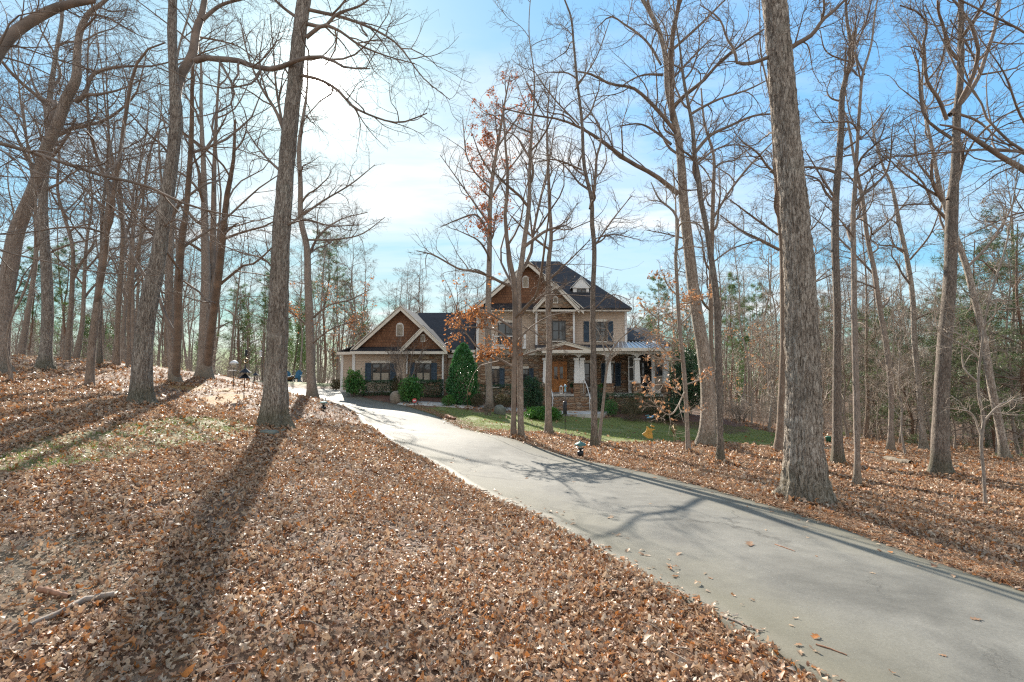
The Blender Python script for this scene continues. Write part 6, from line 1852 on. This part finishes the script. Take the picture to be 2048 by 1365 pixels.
# white domed feeder
Yd = 19.5; xd = X(468, Yd, 735); zd = float(T(xd, Yd))
dfe = empty('bird_feeder', (xd, Yd, zd), 'white dome roofed bird feeder on a thin post left of the black baffles', 'bird feeder')
MB().tube([(xd, Yd, zd - .1), (xd, Yd, Z(736, Yd))], .014, 8).build('post', M['dark'], dfe, True)
rr = 8 / F * Yd
MB().lathe(xd, Yd, [(rr, Z(728, Yd)), (rr, Z(727, Yd)), (rr * .8, Z(724, Yd)), (rr * .4, Z(722, Yd)), (.01, Z(721, Yd))], 18).build('roof', M['white'], dfe, True)
MB().lathe(xd, Yd, [(rr * .45, Z(735, Yd)), (rr * .7, Z(731, Yd)), (rr * .75, Z(729, Yd))], 16).build('hopper', M['lamp_glass'], dfe, True)
MB().box(xd - rr * 1.1, xd + rr * .3, Yd - .1, Yd + .1, Z(742, Yd), Z(741, Yd)).build('tray', M['white'], dfe)
# hanging tube feeder with white cap
Yh = 23.0; xh = X(521, Yh, 710); zh = float(T(xh, Yh))
hf = empty('bird_feeder', (xh, Yh, zh), 'pole with a pale tube feeder behind the black baffles', 'bird feeder')
MB().tube([(xh + .12, Yh, zh - .1), (xh + .12, Yh, Z(700, Yh)), (xh + .06, Yh, Z(698, Yh)), (xh, Yh, Z(701, Yh))], .012, 8).build('pole', M['dark'], hf, True)
MB().lathe(xh, Yh, [(.07, Z(714, Yh)), (.07, Z(713, Yh)), (.045, Z(712.8, Yh)), (.045, Z(704, Yh)), (.08, Z(703.8, Yh)), (.02, Z(701, Yh))], 14).build('feeder', M['white'], hf)
# feeder pole on the front lawn with a black tube baffle
Yc = 21.0; xc = X(1130, Yc, 840); zc = float(T(xc, Yc))
cf = empty('bird_feeder_pole', (xc, Yc, zc), 'feeder pole with a black stovepipe baffle on the front lawn', 'bird feeder')
MB().tube([(xc, Yc, zc - .1), (xc + .02, Yc, Z(785, Yc))], .013, 8).build('pole', M['dark'], cf, True)
MB().lathe(xc, Yc, [(.075, Z(829, Yc)), (.08, Z(828.5, Yc)), (.08, Z(804, Yc)), (.05, Z(803, Yc))], 18).build('baffle', M['dark'], cf, True)
MB().lathe(xc + .02, Yc, [(.05, Z(784, Yc)), (.04, Z(783, Yc)), (.04, Z(774, Yc)), (.085, Z(773.5, Yc)), (.03, Z(771, Yc)), (.01, Z(769, Yc))], 16).build('feeder', M['pale_blue'], cf, True)
# shepherd's hook by the holly
Yk = 25.5; xk = X(935, Yk, 815); zk = float(T(xk, Yk))
sh_ = empty('garden_hook', (xk, Yk, zk), 'thin shepherd hook with a small hanging disc before the conical holly', 'garden hook')
zt = Z(778, Yk)
MB().tube([(xk, Yk, zk - .1), (xk, Yk, zt - .08), (xk + .02, Yk, zt), (xk + .07, Yk, zt), (xk + .1, Yk, zt - .06)], .01, 8).build('hook', M['rust'], sh_, True)
MB().tube([(xk + .1, Yk - .012, zt - .25), (xk + .1, Yk + .012, zt - .25)], .08, 18).build('disc', M['clay'], sh_)
# yard sign
Yy = 25.8; xy_ = X(829, Yy, 803); zy = float(T(xy_, Yy))
ys = empty('yard_sign', (xy_, Yy, zy), 'small red octagonal yard sign with white band by the nandina', 'sign')
MB().tube([(xy_, Yy + .02, zy - .1), (xy_, Yy + .02, zy + .25)], .012, 6).build('stake', M['dark'], ys, True)
zs_ = Z(801.5, Yy); rs = 4.6 / F * Yy
MB().prism_y([(xy_ + rs * cos(a + pi / 8), zs_ + rs * sin(a + pi / 8)) for a in np.linspace(0, 2 * pi, 8, endpoint=False)], Yy - .012, Yy + .008).build('panel', M['red_sign'], ys)
MB().box(xy_ - rs * .62, xy_ + rs * .62, Yy - .016, Yy - .0125, zs_ - rs * .28, zs_ + rs * .3).build('band', M['white'], ys)
# yellow metal figure
Yf = 16.2
pxz = lambda x, y: (1080 + x / 5.934, 700 + y / 5.934)
fx, fz0 = X(1296, Yf, 880), 0
fz0 = float(T(fx, Yf))
yf = empty('garden_ornament', (fx, Yf, fz0), 'flat yellow metal angel figure with a small bird above its head', 'garden ornament')
out = [(1210, 1000), (1235, 1022), (1280, 1052), (1342, 1052), (1330, 990), (1328, 962), (1366, 943), (1328, 936), (1300, 935), (1276, 908), (1262, 912), (1268, 935), (1252, 968)]
pts = [(P(*pxz(x, y), Yf)[0], P(*pxz(x, y), Yf)[2]) for x, y in out]
MB().prism_y(pts, Yf - .008, Yf + .008).build('figure', M['yellow'], yf)
out = [(1308, 900), (1325, 915), (1350, 920), (1364, 908), (1345, 902), (1320, 890)]
pts = [(P(*pxz(x, y), Yf)[0], P(*pxz(x, y), Yf)[2]) for x, y in out]
MB().prism_y(pts, Yf - .008, Yf + .008).build('bird', M['yellow'], yf)
for xx in (fx - .1, fx + .12):
    MB().tube([(xx, Yf + .014, fz0 - .15), (xx, Yf + .014, Z(868, Yf))], .006, 6).build('stake', M['dark'], yf, True)
MB().tube([(fx + .16, Yf + .014, Z(858, Yf)), (fx + .14, Yf + .014, Z(852, Yf))], .006, 6).build('wire', M['dark'], yf, True)
# wire spinner
Ysp = 16.6; xs_ = X(1348, Ysp, 860); zs0 = float(T(xs_, Ysp))
sp_ = empty('wind_spinner', (xs_, Ysp, zs0), 'bronze wire diamond wind spinner on a stake right of the yellow figure', 'wind spinner')
MB().tube([(xs_, Ysp, zs0 - .1), (xs_, Ysp, Z(868, Ysp))], .008, 6).build('stake', M['rust'], sp_, True)
zc2 = Z(859, Ysp)
for k, s_ in enumerate((1.0, .72, .45)):
    a_ = .5 * k
    w_, h_ = 6.2 / F * Ysp * s_, 9.5 / F * Ysp * s_
    MB().tube([(xs_ + w_ * sx * cos(a_), Ysp + w_ * sx * sin(a_), zc2 + h_ * sz) for sx, sz in ((0, -1), (1, 0), (.8, .35), (0, 1), (-.8, .35), (-1, 0), (0, -1))], .011, 6).build('vane', M['rust'], sp_, True)
# pale blue bird on a stake
Yb2 = 22.5; xb2 = X(1300, Yb2, 838); zb2 = float(T(xb2, Yb2)); zc3 = Z(836, Yb2)
bb = empty('garden_ornament', (xb2, Yb2, zb2), 'pale blue winged ornament on a stake at the lawn edge', 'garden ornament')
MB().tube([(xb2, Yb2, zb2 - .1), (xb2, Yb2, zc3)], .008, 6).build('stake', M['dark'], bb, True)
MB().tube([(xb2 - .16, Yb2, zc3 - .02), (xb2 - .05, Yb2, zc3 + .02), (xb2 + .08, Yb2, zc3 + .02), (xb2 + .16, Yb2, zc3 + .05)], [.01, .045, .04, .012], 10).build('body', M['pale_blue'], bb, True)
for sg in (-1, 1):
    MB().slab([(xb2 - .04, Yb2 + sg * .02, zc3 + .04), (xb2 + .08, Yb2 + sg * .02, zc3 + .04), (xb2 + .1 + sg * .22, Yb2 + sg * .2, zc3 + .16), (xb2 + sg * .26, Yb2 + sg * .16, zc3 + .12)], .012).build('wing', M['pale_blue'], bb)
# green bin far right
pb = hit(1657, 884, 4, 60)
gb = empty('green_bin', pb, 'small green lidded bin in the far right leaves', 'bin')
MB().lathe(pb[0], pb[1], [(.10, pb[2] - .03), (.12, pb[2] + .2), (.125, pb[2] + .21)], 16).build('body', M['green_bin'], gb, True)
MB().lathe(pb[0], pb[1], [(.13, pb[2] + .212), (.13, pb[2] + .23), (.07, pb[2] + .26), (.0, pb[2] + .265)], 16).build('lid', M['green_bin'], gb, True)


# blue garden chairs beyond the driveway
def adirondack(label, px, Y, rz=0.0):
    x = X(px, Y, 766); z = float(T(x, Y))
    root = empty('garden_chair', (x, Y, z), label, 'chair', 'blue garden chairs beyond the driveway')
    s = MB()
    for k in range(5):
        y0 = Y - .38 + k * .1; s.box(x - .27, x + .27, y0, y0 + .085, z + .36 - k * .02, z + .385 - k * .02)
    s.build('seat', M['blue_plastic'], root)
    s = MB()
    hs = [.78, .9, .96, .9, .78]
    for k in range(5):
        xx = x - .25 + k * .102
        s.add([(xx, Y + .1, z + .3), (xx + .09, Y + .1, z + .3), (xx + .11 + (k - 2) * .012, Y + .42, z + hs[k] + .12), (xx - .02 + (k - 2) * .012, Y + .42, z + hs[k] + .12),
               (xx, Y + .125, z + .3), (xx + .09, Y + .125, z + .3), (xx + .11 + (k - 2) * .012, Y + .445, z + hs[k] + .12), (xx - .02 + (k - 2) * .012, Y + .445, z + hs[k] + .12)],
              [(0, 1, 2, 3), (7, 6, 5, 4), (0, 4, 5, 1), (1, 5, 6, 2), (2, 6, 7, 3), (3, 7, 4, 0)])
    s.build('backrest', M['blue_plastic'], root)
    for sg in (-1, 1):
        MB().box(x + sg * .36 - .07, x + sg * .36 + .07, Y - .42, Y + .26, z + .55, z + .575).build('armrest', M['blue_plastic'], root)
        MB().box(x + sg * .31 - .04, x + sg * .31 + .04, Y - .4, Y - .37, z - .03, z + .548).build('leg', M['blue_plastic'], root)
        MB().add([(x + sg * .29 - .02, Y - .37, z + .38), (x + sg * .29 + .02, Y - .37, z + .38), (x + sg * .29 + .02, Y + .5, z - .03), (x + sg * .29 - .02, Y + .5, z - .03),
                  (x + sg * .29 - .02, Y - .37, z + .26), (x + sg * .29 + .02, Y - .37, z + .26), (x + sg * .29 + .02, Y + .35, z - .03), (x + sg * .29 - .02, Y + .35, z - .03)],
                 [(0, 1, 2, 3), (7, 6, 5, 4), (0, 4, 5, 1), (1, 5, 6, 2), (2, 6, 7, 3), (3, 7, 4, 0)]).build('leg', M['blue_plastic'], root)
    return root


adirondack('bright blue slatted garden chair standing alone right of the thick sunlit trunk', 594, 44)
adirondack('blue slatted garden chair half hidden behind the sunlit oak trunk', 571, 45.5)
pp = at(581, 43.5); zpp = float(T(*pp))
fp = empty('fire_pit', (pp[0], pp[1], zpp), 'round rusty brown fire bowl beside the blue chairs', 'fire pit')
MB().lathe(pp[0], pp[1], [(.12, zpp + .15), (.3, zpp + .25), (.38, zpp + .4), (.42, zpp + .41)], 18).build('bowl', M['clay'], fp, True)
MB().lathe(pp[0], pp[1], [(.28, zpp - .03), (.26, zpp), (.14, zpp + .149)], 14).build('stand', M['dark'], fp, True)

# things on the porch
xl, yl = X(1122, 30.55), 30.62
ln = empty('lantern', (xl, yl, zfl), 'white wooden lantern on the porch before the front door', 'lantern')
w = .09
MB().box(xl - w, xl + w, yl - w, yl + w, zfl + .003, zfl + .05).build('base', M['white'], ln)
for sx in (-1, 1):
    for sy in (-1, 1):
        MB().box(xl + sx * w * .8 - .012, xl + sx * w * .8 + .012, yl + sy * w * .8 - .012, yl + sy * w * .8 + .012, zfl + .051, zfl + .42).build('post', M['white'], ln)
MB().frustum(xl, yl, zfl + .421, zfl + .52, w * 2.2, .04).build('roof', M['white'], ln)
MB().lathe(xl, yl, [(.035, zfl + .052), (.035, zfl + .22), (.01, zfl + .23)], 12).build('candle', M['trim'], ln, True)


def potted(label, px, Y, h, flower):
    x = X(px, Y); root = empty('potted_plant', (x, Y, zfl), label, 'potted plant')
    MB().lathe(x, Y, [(.1, zfl + .003), (.14, zfl + .25), (.155, zfl + .26), (.155, zfl + .3), (.12, zfl + .3)], 16).build('pot', M['clay'], root, True)
    rng = np.random.default_rng(int(px))
    C = cloud(rng, 260, (x, Y, zfl + .3 + h / 2), (.18, .18, h / 2))
    V, q_ = leaf_cards(rng, C, .09, -.5)
    mesh_np('foliage', V, q_, M[flower], root, smooth=False, attrs=[('rnd', 'FACE', rng.random(len(q_)))])


potted('clay pot with blue green plant right of the front door', 1145, 30.75, .35, 'dark_green')
potted('clay pot with a small plant under the window right of the entry', 1202, 31.2, .25, 'nandina')
xq, yq = X(1289, 32.0), 32.05
pc_ = empty('porch_chair', (xq, yq, zfl), 'dark chair inside the screened porch', 'chair')
MB().box(xq - .26, xq + .26, yq - .25, yq + .22, zfl + .4, zfl + .45).build('seat', M['dark'], pc_)
MB().add([(xq - .26, yq + .2, zfl + .452), (xq + .26, yq + .2, zfl + .452), (xq + .26, yq + .3, zfl + .98), (xq - .26, yq + .3, zfl + .98), (xq - .26, yq + .24, zfl + .452), (xq + .26, yq + .24, zfl + .452), (xq + .26, yq + .33, zfl + .98), (xq - .26, yq + .33, zfl + .98)],
         [(0, 1, 2, 3), (7, 6, 5, 4), (0, 4, 5, 1), (1, 5, 6, 2), (2, 6, 7, 3), (3, 7, 4, 0)]).build('backrest', M['dark'], pc_)
for sx in (-1, 1):
    for sy in (-1, 1):
        MB().box(xq + sx * .22 - .02, xq + sx * .22 + .02, yq - .02 + sy * .2 - .02, yq - .02 + sy * .2 + .02, zfl + .003, zfl + .399).build('leg', M['dark'], pc_)

# ------------------------------------------------------------------ fallen leaves
OAK = np.array([.03, .17, .08, .28, .12, .24, .04])


def leaf_field(rng, x, y, size, st, z_extra=0.0, flat=0.5):
    n = len(x)
    s = np.linspace(-.5, .5, st)
    wprof = np.interp(np.linspace(0, 1, st), np.linspace(0, 1, 7), OAK if st >= 6 else np.array([.04, .18, .24, .27, .24, .16, .04]))
    L = size * np.clip(np.exp(rng.normal(0, .38, n)), .3, 1.5)
    wd = rng.uniform(.7, 1.25, n)
    curl = rng.normal(0.15, 1.15, n); fold = rng.uniform(-.2, 1.25, n); tw = rng.normal(0, 1.3, n)
    sx = s[None, :, None]
    sign = np.array([-1, 0, 1.0])[None, None, :]
    lx = np.broadcast_to(sx, (n, st, 3)) * L[:, None, None] * np.ones((1, 1, 3))
    jag = 1 + .25 * rng.normal(size=(n, st, 3))
    ly = sign * wprof[None, :, None] * (L * wd)[:, None, None] * jag
    cs_ = 1.0 if flat > .2 else .45
    lz = cs_ * (curl[:, None, None] * sx ** 2 + tw[:, None, None] * sx * sign * .35 * wprof[None, :, None] / .3) * L[:, None, None] + cs_ * fold[:, None, None] * np.abs(ly)
    yaw = rng.uniform(0, 2 * pi, n); pt = rng.normal(0, flat, n); rl = rng.normal(0, flat * 1.1, n)
    damp = np.where(pip(x, y, DRIVE), .22, 1.0); pt = pt * damp; rl = rl * damp; lz = lz * damp[:, None, None] ** .5
    # roll, pitch, yaw
    y1 = ly * np.cos(rl)[:, None, None] - lz * np.sin(rl)[:, None, None]; z1 = ly * np.sin(rl)[:, None, None] + lz * np.cos(rl)[:, None, None]
    x2 = lx * np.cos(pt)[:, None, None] + z1 * np.sin(pt)[:, None, None]; z2 = -lx * np.sin(pt)[:, None, None] + z1 * np.cos(pt)[:, None, None]
    x3 = x2 * np.cos(yaw)[:, None, None] - y1 * np.sin(yaw)[:, None, None]; y3 = x2 * np.sin(yaw)[:, None, None] + y1 * np.cos(yaw)[:, None, None]
    zz = T(x, y) + 0.05 * (vnoise(x, y, 1.1, 3) - 0.5) + 0.03 * (vnoise(x, y, 0.45, 4) - 0.5)
    low = z2.reshape(n, -1).min(1)
    on_slab = pip(x, y, DRIVE)
    zz = np.where(on_slab, T(x, y) + .016 - low, zz + z_extra + rng.random(n) ** 1.5 * .035 - low * .75)
    V = np.stack([x[:, None, None] + x3, y[:, None, None] + y3, zz[:, None, None] + z2], -1).reshape(-1, 3)
    b = np.arange(n)[:, None, None] * (st * 3)
    i = np.arange(st - 1)[None, :, None] * 3; j = np.arange(2)[None, None, :]
    q_ = np.stack([b + i + j, b + i + 3 + j, b + i + 4 + j, b + i + 1 + j], -1).reshape(-1, 4)
    return V, q_, np.repeat(rng.random(n), (st - 1) * 2)


def litter_points(rng, n, r0, r1, half=1.2, xoff=2.5):
    y = np.sqrt(rng.uniform(r0 ** 2, r1 ** 2, n)); x = rng.uniform(-1, 1, n) * (half * y + xoff)
    sg_ = np.where(rng.random(n) < .12, .26, .06)
    jx_ = x + rng.normal(0, 1, n) * sg_; jy_ = y + rng.normal(0, 1, n) * sg_
    keep = ~pip(jx_, jy_, DRIVE)
    gx_ = x + .4 * (vnoise(x, y, .7, 8) - .5); gy_ = y + .6 * (vnoise(x, y, .7, 9) - .5)
    lawn = pip(gx_, gy_, LAWN) | pip(gx_, gy_, MULCH) | pip(gx_, gy_, FAR_GRASS)
    keep &= ~(lawn & (rng.random(n) > .022))
    keep &= ~(pip(gx_, gy_, PATCH_GREEN) & (rng.random(n) > .24))
    keep &= ~(pip(gx_, gy_, PATCH_BARE) & (rng.random(n) > .36))
    for pm in PATCH_MOSS: keep &= ~(pip(gx_, gy_, pm) & (rng.random(n) > .25))
    keep &= ~((x > -9.7) & (x < 12) & (y > 29.4) & (y < 46))
    # thinner and thicker drifts
    dn = vnoise(x + 40, y + 40, 1.7, 21) * .6 + vnoise(x + 10, y + 5, .6, 22) * .4
    keep &= rng.random(n) < np.clip(.45 + 1.5 * (dn - .25), .3, 1)
    far_l = (x < -3) & (y > 13)
    keep &= ~(far_l & (rng.random(n) > np.where(y > 15, .28, .55)))
    return x[keep], y[keep]


rl_ = np.random.default_rng(4242)
geo, rnd = [], []
for r0, r1, n, size, st in ((1.2, 4.5, 70000, .044, 7), (4.5, 8, 110000, .051, 6), (8, 13, 118000, .066, 4), (13, 22, 110000, .095, 3), (22, 38, 50000, .135, 3)):
    x, y = litter_points(rl_, n, r0, r1)
    V, q_, r = leaf_field(rl_, x, y, size, st)
    geo.append((V, q_)); rnd.append(r)
# drifts of leaves against the feet of the near trunks
for fx_, fy_, fr_ in FEET:
    if fy_ < 3 or fy_ > 21: continue
    n = int(220 + 900 * fr_)
    a = rl_.uniform(0, 2 * pi, n); d_ = fr_ * rl_.uniform(.9, 1.3, n) + np.abs(rl_.normal(0, .18 + fr_ * .5, n))
    x = fx_ + np.cos(a) * d_; y = fy_ + np.sin(a) * d_
    k = ~pip(x, y, DRIVE); x, y, d_ = x[k], y[k], d_[k]
    V, q_, r = leaf_field(rl_, x, y, .075 if fy_ < 13 else .09, 4, z_extra=np.clip(.09 - (d_ - fr_) * .25, 0, .09) * rl_.random(len(x)))
    geo.append((V, q_)); rnd.append(r)
V, q_ = join_geo(geo)
o = mesh_np('leaf_litter', V, q_, M['litter'], attrs=[('rnd', 'FACE', np.concatenate(rnd))])
tag(o, 'brown fallen oak leaves covering the ground', 'fallen leaves', kind='stuff')

# single leaves lying on the concrete
M['litter_one'] = M['litter']
for k, (px, py) in enumerate([(935, 921), (1072, 946), (1053, 959), (1148, 966), (1220, 1038), (1532, 1063), (1500, 1093), (1633, 1116), (1356, 1112), (1615, 1078), (1953, 1243), (1885, 1316), (1300, 1010), (1745, 1150), (1420, 1160)]):
    p = hit(px, py)
    V, q_, r = leaf_field(rl_, np.array([p[0]]), np.array([p[1]]), .085 if k not in (9, 10, 11) else .05, 7, flat=.06)
    V[:, 2] += T(p[0], p[1]) + .015 - V[:, 2].min()
    o = mesh_np('fallen_leaf', V, q_, M['litter'], attrs=[('rnd', 'FACE', np.full(len(q_), [.2, .5, .9, .36][k % 4]))], origin=(p[0], p[1], p[2] + .02))
    tag(o, 'single dry curled leaf lying on the bare driveway concrete', 'leaf', 'single leaves on the driveway')

# small dead twigs on the ground
def ground_twigs():
    rng = np.random.default_rng(61)
    x, y = litter_points(rng, 5200, 1.3, 20)
    n = len(x)
    z = T(x, y) + .05 * (vnoise(x, y, 1.1, 3) - .5) + .03 * (vnoise(x, y, .45, 4) - .5) + .035
    a = rng.uniform(0, 2 * pi, n); L = np.exp(rng.normal(-1.7, .5, n))
    d = np.stack([np.cos(a), np.sin(a), rng.normal(0, .1, n)], -1) * L[:, None]
    p = np.stack([x, y, z], -1); k_ = rng.normal(size=(n, 3)) * L[:, None] * .08; k_[:, 2] = np.abs(k_[:, 2])
    Pn = np.stack([p - d / 2, p - d * .1 + k_, p + d * .2 - k_ * .6 + np.array([0, 0, .01]), p + d / 2], 1)
    V, q_ = tube_np(Pn, np.array([[.0035, .003, .0024, .0015]]) * np.exp(rng.normal(0, .35, n))[:, None], 4)
    o = mesh_np('ground_twigs', V, q_, M['stick'])
    tag(o, 'small dead twigs lying among the fallen leaves', 'twigs', kind='stuff')


ground_twigs()

# pine straw along the right edge of the driveway
def straw():
    rng = np.random.default_rng(88)
    idx = rng.integers(0, 70, 16000); e = DRr[idx]; e2 = DRr[idx + 1]; t_ = rng.random((16000, 1))
    p = e * (1 - t_) + e2 * t_
    tn = norm(e2 - e); nn = np.stack([tn[:, 1], -tn[:, 0], np.zeros(16000)], -1)
    off = np.abs(rng.normal(0, .45, (16000, 1))) - .03
    p = p + nn * off
    a = rng.uniform(0, 2 * pi, 16000); L = rng.uniform(.06, .16, 16000)
    d = np.stack([np.cos(a) * L, np.sin(a) * L, rng.uniform(-.02, .04, 16000)], -1)
    z = T(p[:, 0], p[:, 1]) + .05 * (vnoise(p[:, 0], p[:, 1], 1.1, 3) - .5) + .03 * (vnoise(p[:, 0], p[:, 1], .45, 4) - .5) + .03 + rng.random(16000) * .025
    p[:, 2] = z
    Pn = np.stack([p - d / 2, p + np.array([0, 0, .006]), p + d / 2], 1)
    V, q_ = tube_np(Pn, np.full((16000, 3), .0022), 3)
    o = mesh_np('pine_straw', V, q_, M['litter'], attrs=[('rnd', 'FACE', np.repeat(rng.choice([.05, .38, .2, .75], 16000), 6))])
    tag(o, 'dry pine straw along the driveway edge', 'pine straw', kind='stuff')


straw()


def grass():
    rng = np.random.default_rng(99)
    L_ = np.array(LAWN); lo, hi = L_.min(0), L_.max(0)
    n = 90000
    x = rng.uniform(lo[0], hi[0], n); y = rng.uniform(lo[1], hi[1], n)
    k = pip(x + .4 * (vnoise(x, y, .7, 8) - .5), y + .6 * (vnoise(x, y, .7, 9) - .5), LAWN) & ~pip(x, y, DRIVE) & (vnoise(x + 9, y + 9, .9, 31) > .22)
    k &= ((x - pc[0]) / 1.8) ** 2 + ((y - pc[1]) / 1.6) ** 2 > 1
    x, y = x[k], y[k]
    # sparse grass in the left clearing
    G_ = np.array(PATCH_GREEN); lo, hi = G_.min(0), G_.max(0)
    x2 = rng.uniform(lo[0], hi[0], 9000); y2 = rng.uniform(lo[1], hi[1], 9000)
    k = pip(x2 + .4 * (vnoise(x2, y2, .7, 8) - .5), y2 + .6 * (vnoise(x2, y2, .7, 9) - .5), PATCH_GREEN) & (vnoise(x2 + 9, y2 + 9, .5, 32) > .4)
    x = np.r_[x, x2[k]]; y = np.r_[y, y2[k]]
    n = len(x)
    z = T(x, y) + 0.05 * (vnoise(x, y, 1.1, 3) - 0.5) + 0.03 * (vnoise(x, y, 0.45, 4) - 0.5) - .01
    a = rng.uniform(0, 2 * pi, n); h = rng.uniform(.03, .075, n); w = .006
    b0 = np.stack([x + np.cos(a) * w, y + np.sin(a) * w, z], -1); b1 = np.stack([x - np.cos(a) * w, y - np.sin(a) * w, z], -1)
    tp = np.stack([x + rng.normal(0, .025, n), y + rng.normal(0, .025, n), z + h], -1)
    V = np.stack([b0, b1, tp], 1).reshape(-1, 3)
    o = mesh_np('lawn_grass', V, np.arange(3 * n).reshape(-1, 3), M['grass'], attrs=[('rnd', 'FACE', rng.random(n))])
    tag(o, 'short olive lawn grass with bare spots', 'grass', kind='stuff')


grass()
